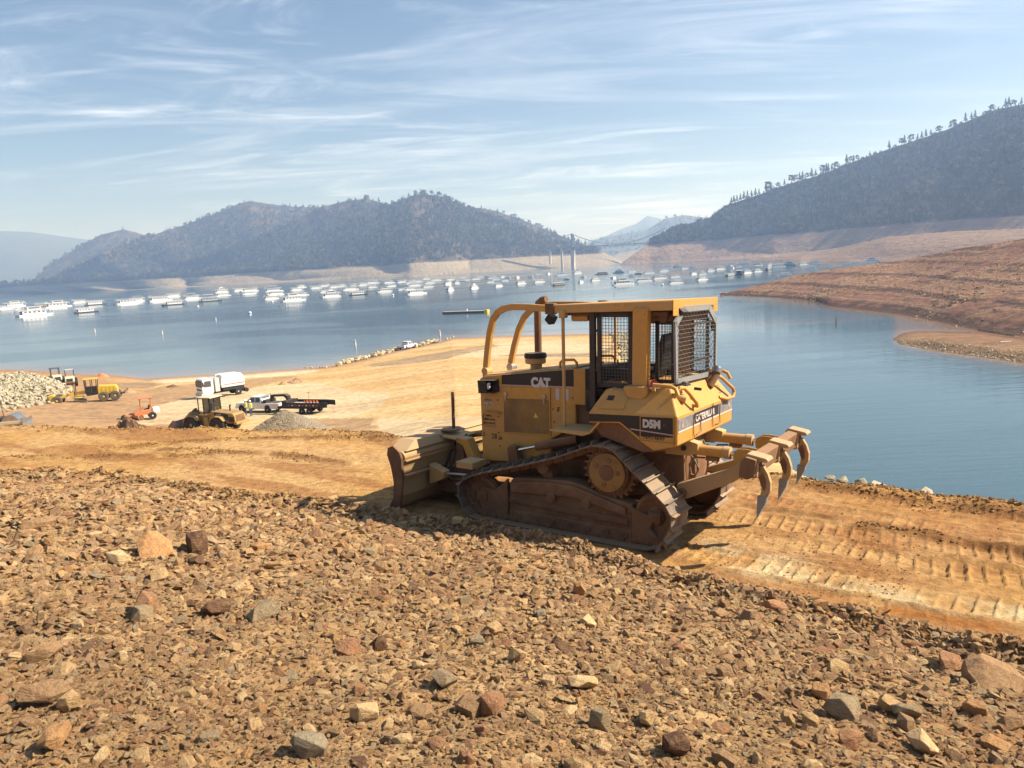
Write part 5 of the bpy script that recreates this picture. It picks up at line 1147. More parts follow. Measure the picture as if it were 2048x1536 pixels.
# ---- wheel loader
e = at_px('wheel_loader', 424, 861, 158, 'dirty yellow wheel loader with its bucket resting on the ground beside the gravel pile', 'wheel loader')
MB().prof([(-.3, 1.15), (-.3, 1.75), (-.9, 2.05), (-3.35, 1.9), (-3.6, 1.7), (-3.7, 1.0), (-3.0, .95), (-.6, .9)], -.75, .75).build('engine_cover', M['catold'], e, bevel=.05)
MB().prof([(-2.9, 1.15), (-2.9, 1.80), (-1.9, 1.92), (-1.2, 1.96), (-1.2, 1.75), (-1.9, 1.6)], .752, .765).build('black_panel', M['black'], e)
MB().prof([(-3.55, 1.05), (-3.55, 1.55), (-2.95, 1.6), (-2.95, 1.05)], .752, .77).build('side_vent', M['black'], e)
MB().prof([(-3.712, 1.15), (-3.61, 1.72), (-3.60, 1.72), (-3.70, 1.15)], -.6, .6).build('rear_grille', M['rust'], e)
MB().box(-3.95, -3.6, -.9, .9, .85, 1.12).build('counterweight', M['catold'], e, bevel=.05)
text_obj('lettering', 'CAT', .3, Matrix(((-1, 0, 0, -1.45), (0, 0, 1, .768), (0, 1, 0, 1.62), (0, 0, 0, 1))), M['decalwhite'], e, bold=.01)
cb = MB().box(-.85, .75, -.75, .75, 1.55, 1.75).build('cab', M['catold'], e, bevel=.03)
MB().prof([(-1.0, 3.32), (-.95, 3.42), (.75, 3.42), (.85, 3.3)], -.85, .85).build('roof', M['cream'], cb, bevel=.04)
for x, y in ((-.8, -.7), (-.8, .7), (.7, -.7), (.7, .7), (.05, .72), (.05, -.72)): MB().cyl((x, y, 1.7), (x * .96, y * .98, 3.35), .05, n=8).build('cab_post', M['black'], cb)
glassbox(cb, [(-.76, 1.8), (-.76, 3.3), (.66, 3.3), (.66, 1.8)], -.69, -.67); glassbox(cb, [(-.76, 1.8), (-.76, 3.3), (0, 3.3), (0, 1.8)], .67, .69)
MB().prof([(-.5, 2.0), (-.5, 2.75), (-.35, 2.75), (-.3, 2.15), (.05, 2.1), (.05, 1.95)], -.22, .22).build('seat', M['black'], cb)
MB().cyl((-2.2, -.35, 1.95), (-2.2, -.35, 2.45), .07).build('exhaust', M['black'], e); MB().cyl((-2.2, -.35, 2.4), (-2.3, -.35, 2.55), .08, .07).build('exhaust', M['black'], e)
MB().tube([(-1.35, .6, 1.98), (-1.35, .6, 2.5), (-1.75, .6, 2.5), (-1.75, .6, 1.98)], .025, 6).build('hand_rail', M['catold'], e)
MB().prof([(-.2, .7), (-.2, 1.25), (.5, 1.5), (1.9, 1.9), (2.5, 1.5), (2.3, .8), (.6, .6)], -.45, .45).build('front_frame', M['catold'], e, bevel=.04)
MB().box(-.55, -.05, .7, .95, .55, 1.5).build('ladder', M['catold'], e); MB().box(-1.3, -.5, -.3, .3, .55, 1.1).build('articulation', M['rust'], e)
for s in (1, -1):
    for x in (1.35, -1.85):
        tyre(e, x, s * 1.02, .76, .58, s, M['catold'], True)
        MB().prof([(x + .95, 1.0), (x + .75, 1.45), (x + .2, 1.68), (x - .45, 1.62), (x - .85, 1.25), (x - .8, 1.18), (x - .42, 1.54), (x + .18, 1.6), (x + .68, 1.38), (x + .88, .98)], s * 1.0 - .32, s * 1.0 + .3).build('mudguard', M['catold'], e, bevel=.01)
    MB().prof([(1.6, 1.75), (1.9, 1.95), (2.9, 1.1), (3.4, .45), (3.15, .3), (2.5, 1.1)], s * .55 - .09, s * .55 + .09).build('lift_arm', M['catold'], e, bevel=.02)
MB().prof([(1.5, 1.85), (1.75, 2.2), (2.6, 1.6), (2.5, 1.35)], -.12, .12).build('tilt_lever', M['rust'], e)
MB().prof([(3.15, 1.15), (3.05, .75), (3.1, .25), (3.4, .04), (4.6, .0), (4.62, .04), (3.5, .12), (3.25, .35), (3.2, .75), (3.3, 1.2)], -1.4, 1.4).build('bucket', M['bucket'], e, bevel=.01)
for s in (1, -1): MB().prof([(3.12, 1.15), (3.07, .7), (3.1, .25), (3.4, .03), (4.5, .0), (4.3, .35), (3.9, .75), (3.4, 1.2)], s * 1.4 - .03, s * 1.4 + .03).build('bucket_side', M['bucket'], e)
MB().prof([(3.1, 1.12), (3.35, 1.22), (3.9, .80), (3.86, .76), (3.33, 1.16)], -1.38, 1.38).build('bucket_lip', M['bucket'], e)
# ---- road grader
e = at_px('road_grader', 184, 803, 200, 'bright yellow road grader driving in front of the grey riprap slope', 'grader')
MB().prof([(-1.0, 1.0), (-1.0, 2.1), (-1.2, 2.2), (-3.3, 2.05), (-3.5, 1.6), (-3.5, .95)], -.6, .6).build('engine_cover', M['catnew'], e, bevel=.05)
for k in range(4): MB().box(-3.3 + k * .5, -3.0 + k * .5, .6, .63, 1.2, 1.95).build('side_panel', M['catnew'], e, bevel=.01)
MB().prof([(-.2, 1.6), (2.3, 1.55), (4.2, 1.0), (4.6, 1.0), (4.6, .75), (4.1, .7), (2.2, 1.2), (-.2, 1.1)], -.18, .18).build('main_beam', M['catnew'], e, bevel=.04)
MB().prof([(4.5, .35), (4.5, 1.45), (5.1, 1.45), (5.15, .4)], -.5, .5).build('front_block', M['catnew'], e, bevel=.05)
cb = MB().prof([(-1.0, 1.0), (-1.0, 1.5), (.6, 1.5), (.4, .9)], -.65, .65).build('cab', M['black'], e)
MB().box(-1.05, .75, -.72, .72, 3.15, 3.27).build('roof', M['catnew'], cb, bevel=.03)
for x in (-.95, -.2, .6):
    for s in (-1, 1): MB().cyl((x * .9, s * .62, 1.45), (x, s * .66, 3.18), .05, n=8).build('cab_post', M['black'], cb)
for s in (-1, 1): glassbox(cb, [(-.9, 1.5), (-.92, 2.1), (.55, 2.1), (.5, 1.5)], s * .62 - .01, s * .62 + .01)
glassbox(cb, [(.52, 1.5), (.58, 3.1), (.60, 3.1), (.54, 1.5)], -.6, .6)
for s in (1, -1):
    tyre(e, 4.1, s * 1.05, .68, .38, s, M['catnew'], False, 'dustyrubber'); tyre(e, -1.7, s * 1.05, .68, .38, s, M['catnew'], False, 'dustyrubber'); tyre(e, -3.15, s * 1.05, .68, .38, s, M['catnew'], False, 'dustyrubber')
    MB().cyl((1.9, s * .5, 2.3), (1.9, s * .6, 1.0), .06).build('lift_cylinder', M['black'], e)
MB().cyl((4.1, -1, .7), (4.1, 1, .7), .09).build('front_axle', M['catnew'], e); MB().box(-3.2, -1.6, -.85, .85, .5, .8).build('tandem', M['black'], e)
MB().lathe((1.6, 0, .75), (0, 0, 1), [(0, .75), (.12, .75), (.13, .6)], 24).build('circle', M['catnew'], e)
MB().prof([(-1.7, .12), (-1.78, .4), (-1.7, .7), (-1.65, .7), (-1.72, .4), (-1.64, .12)], 0, 1).v
bl_ = MB().prof([(-.12, .12), (-.2, .4), (-.1, .7), (-.04, .7), (-.13, .4), (-.05, .12)], -1.85, 1.85).build('grader_blade', M['steel'], e); bl_.location = (1.5, 0, 0); bl_.rotation_euler = (0, 0, R(35))
MB().box(-4.3, -3.5, -.5, .5, .75, .95).build('ripper_frame', M['black'], e)
# ---- two machines parked beyond the riprap
def compactor(px, py, hd, mat, lab, canopy, name='soil_compactor'):
    e = at_px(name, px, py, hd, lab, 'compactor', 'machines parked beyond the riprap slope')
    MB().prof([(-.3, .9), (-.4, 1.75), (-1.5, 1.85), (-2.4, 1.6), (-2.6, .9), (-2.0, .6)], -.75, .75).build('engine_hood', mat, e, bevel=.12, seg=3)
    MB().prof([(-2.62, 1.0), (-2.46, 1.5), (-2.44, 1.5), (-2.58, 1.0)], -.5, .5).build('rear_grille', M['black'], e)
    MB().box(-.3, .6, -.7, .7, .75, 1.15).build('operator_deck', M['black'], e, bevel=.03); MB().prof([(-.15, 1.15), (-.2, 1.7), (-.05, 1.7), (.0, 1.35), (.35, 1.3), (.35, 1.15)], -.22, .22).build('seat', M['black'], e)
    for x in (-.45, .65):
        for s in (-1, 1): MB().cyl((x, s * .68, 1.1), (x, s * .66, 2.9), .05, n=8).build('canopy_post', M['black'], e)
    if canopy: MB().box(-.7, .95, -.8, .8, 2.9, 2.98).build('canopy', M['black'], e, bevel=.02)
    else:
        for x in (-.45, .65): MB().box(x - .04, x + .04, -.7, .7, 2.86, 2.95).build('roll_bar', M['offwhite'], e)
    for s in (-1, 1): tyre(e, -1.35, s * .95, .72, .5, s, mat, True); MB().box(.5, 2.6, s * .98 - .07, s * .98 + .07, .55, .85).build('drum_yoke', mat, e, bevel=.02)
    MB().cyl((1.9, -.88, .72), (1.9, .88, .72), .72, n=30).build('drum', M['steel'], e, smooth=True); MB().box(2.55, 2.7, -1.05, 1.05, .5, .9).build('drum_yoke', M['black'], e)
compactor(113, 768, 128, M['cream'], 'cream coloured roller with a dark canopy frame beyond the riprap slope', True)
compactor(142, 771, 118, M['cream'], 'yellow-cream roller with a white roll bar seen from behind, beyond the riprap slope', False)
# ---- power broom
e = at_px('power_broom', 287, 839, 210, 'faded orange ride-on power broom on the edge of the concrete ramp', 'sweeper')
MB().prof([(-1.3, .55), (-1.3, 1.15), (.2, 1.1), (.9, .95), (.9, .6)], -.45, .45).build('body', M['orange'], e, bevel=.04)
MB().box(-1.75, -1.05, -.5, .5, .6, 1.25).build('water_tank', M['white'], e, bevel=.06)
MB().prof([(-.75, 1.1), (-.85, 1.6), (-.7, 1.62), (-.6, 1.25), (-.2, 1.2), (-.2, 1.08)], -.22, .22).build('seat', M['black'], e); MB().cyl((.1, 0, 1.1), (-.1, 0, 1.4), .03).build('steering_column', M['black'], e)
for x in (-.95, .15):
    for s in (-1, 1): MB().cyl((x, s * .45, 1.0), (x, s * .45, 2.45), .04, n=8).build('canopy_post', M['orange'], e)
MB().box(-1.15, .4, -.6, .6, 2.45, 2.53).build('canopy', M['orange'], e, bevel=.03)
MB().prof([(.8, .65), (1.9, .7), (2.0, .5), (.8, .45)], -.15, .15).build('front_boom', M['orange'], e)
for s in (-1, 1): tyre(e, -.95, s * .68, .42, .28, s, M['white']); tyre(e, 1.9, s * .55, .36, .2, s, M['white'])
bm_ = MB().cyl((0, -1.15, .36), (0, 1.15, .36), .33, n=24).build('brush', M['rust'], e, smooth=True); bm_.location = (.7, 0, 0); bm_.rotation_euler = (0, 0, R(20))
bm_ = MB().prof([(-.36, .36), (-.28, .66), (.0, .78), (.3, .66), (.36, .4), (.3, .4), (.24, .62), (0, .72), (-.24, .62), (-.3, .36)], -1.2, 1.2).build('brush_hood', M['orange'], e); bm_.location = (.7, 0, 0); bm_.rotation_euler = (0, 0, R(20))
# ---- roller with blade at the left border
e = at_px('soil_compactor', 2, 858, 12, 'grey roller with a steel levelling blade, cut by the left edge of the photo', 'compactor')
MB().prof([(2.55, .25), (2.42, .55), (2.5, .95), (2.56, .95), (2.5, .55), (2.62, .25)], -1.25, 1.25).build('levelling_blade', M['steel'], e)
MB().cyl((1.3, -1, .75), (1.3, 1, .75), .74, n=30).build('drum', M['steel'], e, smooth=True)
for s in (-1, 1): MB().box(.2, 2.5, s * 1.1 - .07, s * 1.1 + .07, .55, .85).build('drum_yoke', M['cream'], e, bevel=.02); tyre(e, -1.9, s * 1.0, .75, .5, s, M['cream'], True); MB().cyl((-.2, s * .6, 1.2), (-.3, s * .6, 2.9), .05).build('canopy_post', M['black'], e)
MB().prof([(-.6, .8), (-.7, 1.6), (-2.6, 1.7), (-3, 1.3), (-2.9, .7)], -.75, .75).build('engine_hood', M['cream'], e, bevel=.1); MB().box(-.8, .3, -.75, .75, .8, 1.2).build('operator_deck', M['black'], e)
MB().tube([(.2, .6, 1.2), (.1, .6, 2.2), (.6, .6, 1.6)], .04, 6).build('hand_rail', M['black'], e)
# ---- cab-over sweeper truck
e = at_px('sweeper_truck', 446, 792, 222, 'white cab-over street sweeper truck facing the viewer near the water', 'truck')
Wp = M['white']
cb = MB().prof([(1.6, .95), (1.6, 2.75), (1.75, 2.9), (2.95, 2.9), (3.15, 2.75), (3.25, 1.75), (3.25, .75), (2.9, .6), (1.9, .6)], -1.15, 1.15).build('cab', Wp, e, bevel=.06, seg=3)
MB().prof([(3.165, 2.7), (3.262, 1.75), (3.275, 1.75), (3.18, 2.7)], -1.05, 1.05).build('windscreen', M['glass'], cb)
for s in (1, -1): MB().prof([(1.95, 1.75), (1.95, 2.6), (2.85, 2.6), (3.05, 1.95), (2.95, 1.75)], s * 1.152 - .006, s * 1.152 + .006).build('side_window', M['glass'], cb); MB().box(3.1, 3.2, s * 1.3 - .1, s * 1.3 + .1, 1.9, 2.5).build('mirror', M['black'], cb)
MB().box(3.252, 3.27, -.85, .85, 1.25, 1.45).build('grille', M['black'], cb); MB().box(3.2, 3.42, -1.2, 1.2, .45, .85).build('bumper', M['offwhite'], cb, bevel=.03)
for y in (-.9, .9): MB().box(3.42, 3.435, y - .16, y + .16, .55, .75).build('headlight', M['steel'], cb)
MB().box(-3.2, 2.6, -.45, .45, .62, .85).build('chassis', M['black'], e)
MB().prof([(-2.9, 1.35), (-3.0, 2.5), (-2.5, 3.15), (-.2, 3.2), (.35, 3.1), (.6, 1.8), (.5, 1.35)], -1.2, 1.2).build('hopper', Wp, e, bevel=.08, seg=3)
MB().prof([(-2.85, 1.7), (.5, 1.7), (.5, 1.78), (-2.85, 1.82)], 1.205, 1.212).build('stripe', M['red'], e); MB().box(.7, 1.35, -1.1, 1.1, .9, 2.85).build('engine_box', M['offwhite'], e, bevel=.04); MB().box(-2.8, .3, -1.15, 1.15, .9, 1.35).build('pump_deck', M['black'], e)
for s in (1, -1): tyre(e, 2.35, s * 1.0, .5, .3, s, M['offwhite']); tyre(e, -1.9, s * 1.0, .5, .4, s, M['offwhite'])
MB().lathe((.6, 1.15, .1), (0, 0, 1), [(0, .45), (.2, .3), (.35, .12)], 18).build('gutter_brush', M['black'], e); MB().cyl((-3.3, -.8, .5), (-3.3, .8, .5), .3).build('rear_brush', M['black'], e)
MB().tube([(1.0, .5, 2.85), (1.0, .5, 3.2), (.2, .5, 3.3)], .12, 10).build('suction_hose', M['offwhite'], e)
# ---- pickups
def pickup(e, mat, long_=0.0):
    L0 = -2.75 - long_
    MB().prof([(L0, .55), (L0, 1.15), (-.95, 1.15), (-.95, .5), (-1.35, .5), (-1.4, .8), (-1.75, 1.0), (-2.1, .8), (-2.15, .5), (L0, .5)], -.98, .98).build('bed', mat, e, bevel=.03)
    MB().box(L0 + .08, -1.0, -.80, .80, 1.10, 1.156).build('bed_opening', M['black'], e)
    b_ = MB().prof([(-.95, .5), (-.95, 1.2), (1.35, 1.2), (2.65, 1.1), (2.75, .95), (2.75, .55), (2.35, .5), (2.3, .8), (1.95, 1.0), (1.55, .8), (1.5, .5)], -.98, .98).build('body', mat, e, bevel=.05, seg=3)
    MB().frus([(-.98, -.95, 1.18), (1.35, -.95, 1.18), (1.35, .95, 1.18), (-.98, .95, 1.18)], [(-.8, -.78, 1.88), (.55, -.78, 1.88), (.55, .78, 1.88), (-.8, .78, 1.88)]).build('cabin', mat, e, bevel=.06, seg=3)
    for s in (1, -1):
        for a, b in ((-.75, -.1), (-.02, .85)):
            q = lambda x, z: (x, s * (.955 - (z - 1.18) / .7 * .165 + .008), z)
            MB().add([q(a, 1.24), q(b if b < .5 else b + .2, 1.24), q(b if b < .5 else b - .35, 1.76), q(a + .04, 1.76)], [(0, 1, 2, 3)]).build('side_window', M['glass'], e)
        MB().box(L0 - .015, L0 + .03, s * .86 - .09, s * .86 + .09, .8, 1.12).build('tail_light', M['red'], e)
        MB().box(2.74, 2.765, s * .75 - .15, s * .75 + .15, .78, .98).build('headlight', M['steel'], e); MB().box(1.0, 1.12, s * 1.08 - .1, s * 1.08 + .1, 1.15, 1.38).build('mirror', M['black'], e)
        for x in (1.93, -1.75 if not long_ else -1.75): tyre(e, x, s * .88, .41, .27, s, M['steel'])
    MB().add([(-.955, -.7, 1.24), (-.955, .7, 1.24), (-.83, .62, 1.78), (-.83, -.62, 1.78)], [(0, 1, 2, 3)]).build('rear_window', M['glass'], e)
    MB().add([(1.33, -.85, 1.24), (1.33, .85, 1.24), (.62, .7, 1.8), (.62, -.7, 1.8)], [(3, 2, 1, 0)]).build('windscreen', M['glass'], e)
    MB().box(L0 - .12, L0 + .05, -.95, .95, .48, .68).build('rear_bumper', M['black'], e); MB().box(2.7, 2.85, -.95, .95, .48, .72).build('front_bumper', M['steel'], e)
e = at_px('pickup_truck', 522, 823, 158, 'white crew-cab pickup truck behind the wheel loader, hitched to the dump trailer', 'pickup truck'); pickup(e, M['white'], .5)
hr = MB(); hr.tube([(-.95, -.85, 1.15), (-.95, -.85, 1.95), (-.95, .85, 1.95), (-.95, .85, 1.15)], .035, 6); hr.build('headache_rack', M['black'], e); MB().box(-1.6, -1.1, -.85, .85, 1.15, 1.5).build('tool_box', M['black'], e)
e = at_px('pickup_truck', 815, 698, 64, 'white pickup truck seen from behind, parked by the stones at the shoreline', 'pickup truck'); pickup(e, M['white'])
# ---- gooseneck dump trailer, cones and tools in it
e = at_px('dump_trailer', 610, 826, 160, 'black gooseneck dump trailer with red and white reflective tape behind the pickup', 'trailer')
tb = MB(); tb.box(-2.6, 1.6, -1.1, 1.1, .8, .9); tb.box(-2.6, 1.6, -1.12, -1.05, .8, 1.35); tb.box(-2.6, 1.6, 1.05, 1.12, .8, 1.35); tb.box(1.53, 1.6, -1.1, 1.1, .8, 1.5)
trl = tb.build('dump_body', M['black'], e)
for k in range(9):
    for s in (1, -1): MB().box(-2.5 + k * .45, -2.28 + k * .45, s * 1.125 - .006, s * 1.125 + .006, 1.0, 1.1).build('reflective_tape', M['decalwhite' if k % 2 else 'red'], trl)
for s in (1, -1): g_ = MB().box(-.6, .6, -.03, .03, .8, 1.35).build('tail_gate', M['black'], e); g_.location = (-2.9, s * .95, 0); g_.rotation_euler = (0, 0, R(12 * s))
MB().box(-2.4, 3.2, -.5, .5, .55, .78).build('frame', M['black'], e)
MB().prof([(1.8, .6), (1.9, 1.95), (2.3, 2.15), (4.2, 2.05), (4.3, 1.3), (4.15, 1.3), (4.05, 1.85), (2.4, 1.9), (2.1, 1.6), (2.1, .6)], -.3, .3).build('gooseneck', M['black'], e, bevel=.03)
MB().box(1.75, 2.3, -.9, .9, .75, 1.5).build('tool_box', M['black'], e)
for s in (1, -1):
    for x in (-1.3, -.35): tyre(e, x, s * 1.0, .38, .22, s, M['steel'])
    MB().box(-1.8, .1, s * 1.02 - .14, s * 1.02 + .14, .78, .82).build('mudguard', M['black'], e)
Mw = e.matrix_basis if False else Matrix.Translation(e.location) @ Matrix.Rotation(e.rotation_euler.z, 4, 'Z')
coneP = None
for k in range(9):
    p = Mw @ Vector((-2.3 + k * .21, .75 - .12 * (k % 2), .905))
    if coneP is None:
        coneP = empty('traffic_cone', p); MB().box(-.15, .15, -.15, .15, 0, .04).build('cone_base', M['black'], coneP); MB().lathe((0, 0, .04), (0, 0, 1), [(0, .13), (.62, .03)], 14).build('cone_body', simple('cone_orange', (.75, .16, .04), .5), coneP); MB().lathe((0, 0, .3), (0, 0, 1), [(0, .094), (.16, .064)], 14).build('cone_collar', M['decalwhite'], coneP); c_ = coneP
    else: c_ = copy_tree(coneP)
    c_.location = p; tag(c_, 'orange and white traffic cone, %s from the left in the black dump trailer' % nth(8 - k), 'traffic cone', 'row of cones in the dump trailer')
q = empty('wooden_crate', Mw @ Vector((.6, .2, .905)), R(160), 'pale wooden crate lying in the front of the dump trailer', 'crate')
for k in range(4): MB().box(-.5, .5, -.3 + k * .16, -.18 + k * .16, 0, .32).build('board', M['paper'], q)
q = empty('surveying_rod', Mw @ Vector((-.9, .3, .9)), 0, 'thin upright rod standing in the dump trailer', 'rod'); MB().cyl((0, 0, 0), (0, 0, 1.5), .02, n=6).build('staff', M['rust'], q); MB().box(-.12, .12, -.01, .01, 1.4, 1.45).build('cross_bar', M['rust'], q)
# ---- two workers
def worker(px, py, rz, label, turn):
    e = at_px('person', px, py, rz, label, 'person')
    J = {'pel': (0, 0, .95), 'wai': (0, 0, 1.1), 'che': (.01, 0, 1.36), 'nec': (0, 0, 1.5), 'hea': (.02, 0, 1.60), 'top': (.02, 0, 1.76)}
    vs = [J['pel'], J['wai'], J['che'], J['nec'], J['hea'], J['top']]; ed = [(0, 1), (1, 2), (2, 3), (3, 4), (4, 5)]; rr = [.15, .145, .17, .065, .10, .085]
    def chain(root, pts, rs):
        k = root
        for p_, r__ in zip(pts, rs): vs.append(p_); rr.append(r__); ed.append((k, len(vs) - 1)); k = len(vs) - 1
    for s in (1, -1):
        chain(0, [(0, s * .10, .90), (.02, s * .11, .50), (-.01, s * .12, .10), (.10, s * .13, .05)], [.10, .07, .05, .05])
        chain(2, [(0, s * .20, 1.42), (-.02, s * .25, 1.16), (.12 * turn, s * .22, .95), (.16 * turn, s * .21, .88)], [.075, .052, .042, .045])
    me = bpy.data.meshes.new('body'); me.from_pydata(vs, ed, []); o = bpy.data.objects.new('body', me); COL.objects.link(o); o.parent = e
    sk = o.modifiers.new('skin', 'SKIN'); sk.use_smooth_shade = True
    for v_, r__ in zip(me.skin_vertices[0].data, rr): v_.radius = (r__, r__)
    me.skin_vertices[0].data[0].use_root = True; ss = o.modifiers.new('sub', 'SUBSURF'); ss.levels = ss.render_levels = 1
    t = NT('worker_body'); z_ = t.n('ShaderNodeSeparateXYZ'); t.l(t.co(), z_.inputs[0]); t.base(t.ramp(t.math('DIVIDE', z_.outputs[2], 1.8), [(.0, (.05, .04, .03)), (.06, (.05, .07, .13)), (.50, (.05, .07, .13)), (.52, (.5, .5, .5)), (.84, (.30, .17, .11))])); t.t.nodes[-1]
    me.materials.append(t.m)
    MB().lathe((0, 0, 1.02), (0, 0, 1), [(0, .185), (.2, .19), (.36, .215), (.44, .15), (.46, .09)], 14).build('safety_vest', simple('hi_vis', (.55, .75, .05), .6), e, smooth=True)
    MB().lathe((0, 0, 1.2), (0, 0, 1), [(0, .2), (.06, .21)], 14).build('reflective_band', simple('hi_vis_orange', (.85, .25, .04), .6), e, smooth=True)
    MB().lathe((.02, 0, 1.70), (0, 0, 1), [(0, .15), (.02, .125), (.08, .115), (.13, .07), (.14, .01)], 16).build('hard_hat', M['white'], e, smooth=True)
worker(493, 831, 200, 'worker in a yellow vest and white hard hat standing left beside the pickup door', 1)
worker(503, 833, 160, 'worker in a yellow vest seen from behind, right of the other worker by the pickup', .4)

# ---- heaps
def heap(name, px, py, wpx, hm, mat, label, cat, rough=.1, depth=1.0, seed=0, n=60):
    p = hit(px, py, D0=25, D1=260); D = np.linalg.norm(p - CAM); R_ = wpx / FPX * D / 2
    a = np.linspace(0, 2 * math.pi, n, endpoint=False); r = np.linspace(0, 1, 26); A, Q = np.meshgrid(a, r, indexing='ij')
    wob = 1 + .12 * fbm(np.cos(A) * 1.5 + seed, np.sin(A) * 1.5, 3, seed); x = R_ * Q * np.cos(A) * wob; y = R_ * depth * Q * np.sin(A) * wob
    z = hm * np.maximum(0, 1 - Q) ** .9 + rough * fbm(x * 1.5 + seed, y * 1.5, 4, seed + 1) * (1 - Q * .8) * hm - .06
    V = np.stack([x, y, z], -1).reshape(-1, 3); nn = len(r); F = [(i * nn + j, ((i + 1) % n) * nn + j, ((i + 1) % n) * nn + j + 1, i * nn + j + 1) for i in range(n) for j in range(nn - 1)]
    o = np_mesh(name, V, F, [mat], False); o.location = (p[0], p[1], p[2]); tag(o, label, cat); return o, p, R_
M['gravelheap'] = (lambda t: (t.base(t.mix(t.mr(t.voro(t.co(), 9, 'F1'), .1, .6), (.46, .39, .28), (.20, .165, .12))), t.set(Roughness=1.0), t.bump(t.voro(t.co(), 9), 1.0, .12), t.m)[-1])(NT('crushed_gravel'))
M['wetsoil'] = simple('dark_damp_soil', (.15, .085, .045), 1.0, 0, .35, 3); M['drysoil'] = simple('dry_soil', (.36, .23, .13), 1.0, 0, .3, 2)
gp, p_, R_ = heap('gravel_pile', 574, 866, 165, 2.25, M['gravelheap'], 'large cone-shaped pile of grey crushed gravel beside the wheel loader', 'gravel pile', .05, .8, 3)
th = rng.uniform(0, 6.28, 9000); q = rng.random(9000) ** .5 * 1.02; x = p_[0] + R_ * q * np.cos(th); y = p_[1] + R_ * .8 * q * np.sin(th)
so = put('gravel', x, y, .06 + .10 * rng.random(9000) ** 2, SC4, 8, .3, (.6, 1.0), .6, zf=lambda x, y: p_[2] + 2.25 * np.maximum(0, 1 - np.hypot((x - p_[0]) / R_, (y - p_[1]) / R_ / .8)) ** .9 - .05)
heap('soil_pile', 228, 864, 42, .75, M['wetsoil'], 'dark lumpy soil heap left of the wheel loader, left half', 'soil heap', 1.6, .7, 5)
heap('soil_pile', 262, 860, 66, 1.15, M['wetsoil'], 'dark brown lumpy soil heap just left of the loader bucket', 'soil heap', 1.6, .6, 6)
heap('soil_pile', 592, 766, 46, .8, M['drysoil'], 'low grey-brown soil heap on the ramp beyond the pickup', 'soil heap', .6, .8, 7)
heap('soil_pile', 566, 769, 26, .5, M['drysoil'], 'small brown soil heap left of the low heap beyond the pickup', 'soil heap', .6, .8, 8)
heap('soil_pile', 257, 786, 30, .8, M['drysoil'], 'small reddish soil heap right of the grader', 'soil heap', .5, .8, 9)
heap('soil_pile', 345, 774, 24, .5, M['wetsoil'], 'small dark soil heap near the water beyond the grader', 'soil heap', .8, .8, 10)
heap('soil_pile', 205, 754, 26, .9, M['orange'], 'orange-brown soil heap beyond the grader at the shore', 'soil heap', .5, .7, 11)
# ---- riprap
LS = [(0, 762), (60, 758), (90, 762), (150, 780), (135, 798), (110, 806), (60, 814), (0, 824), (-80, 830), (-80, 765)]
LP_ = [tuple(hit(a, b, D0=25, D1=260)[:2]) for a, b in LS]
base_f = gzv
def slope_rise(x, y):
    # an embankment that rises away from the yard behind the grader
    d = seg_dist(x, y, [LP_[4], LP_[5], LP_[6], LP_[7], LP_[8]]); return np.clip(d * .2, 0, 1.4)
n_ = 60; xs = np.linspace(min(p[0] for p in LP_) - 4, max(p[0] for p in LP_) + 1, n_); ysq = np.linspace(min(p[1] for p in LP_) - 1, max(p[1] for p in LP_) + 6, n_); XX, YY = np.meshgrid(xs, ysq, indexing='ij')
ins = inpoly(XX, YY, LP_); edge_d = seg_dist(XX, YY, LP_ + [LP_[0]]); hgt = np.where(ins, slope_rise(XX, YY) * sst(0, 2.5, edge_d), -.3)
struct(np_mesh('embankment', np.stack([XX, YY, gzv(XX, YY) + hgt - .05], -1).reshape(-1, 3), grid_faces(n_, n_), [M['ramp']], True, {'soil': ('FLOAT_COLOR', np.tile([.36, .30, .22, 1], (n_ * n_, 1)))}))
def embz(x, y): return gzv(x, y) + slope_rise(x, y) * sst(0, 2.5, seg_dist(x, y, LP_ + [LP_[0]]))
x = rng.uniform(xs[0], xs[-1], 9000); y = rng.uniform(ysq[0], ysq[-1], 9000); k = inpoly(x, y, LP_); x, y = x[k], y[k]
put('riprap', x, y, .45 + .65 * rng.random(len(x)) ** 1.5, SC3, 10, .05, (.6, 1.1), .5, zf=embz)
# riprap flank right of the ramp and the far shore tips
_x = [q[0] for q in RE[1:]]; _y = [q[1] for q in RE[1:]]; x = rng.uniform(min(_x) - 9, max(_x) + 1, 24000); y = rng.uniform(min(_y), max(_y) + 1, 24000); d = seg_dist(x, y, RE[1:]); xe = np.interp(y, [p[1] for p in RE[1:]][::-1], [p[0] for p in RE[1:]][::-1])
k = (d < 3.6 + 1.2 * fbm(y * .1, y * 0, 2, 5)) & (x < xe + .3); put('riprap', x[k], y[k], .4 + .7 * rng.random(k.sum()) ** 1.5, SC3, 10, .15, (.6, 1.1), .5)
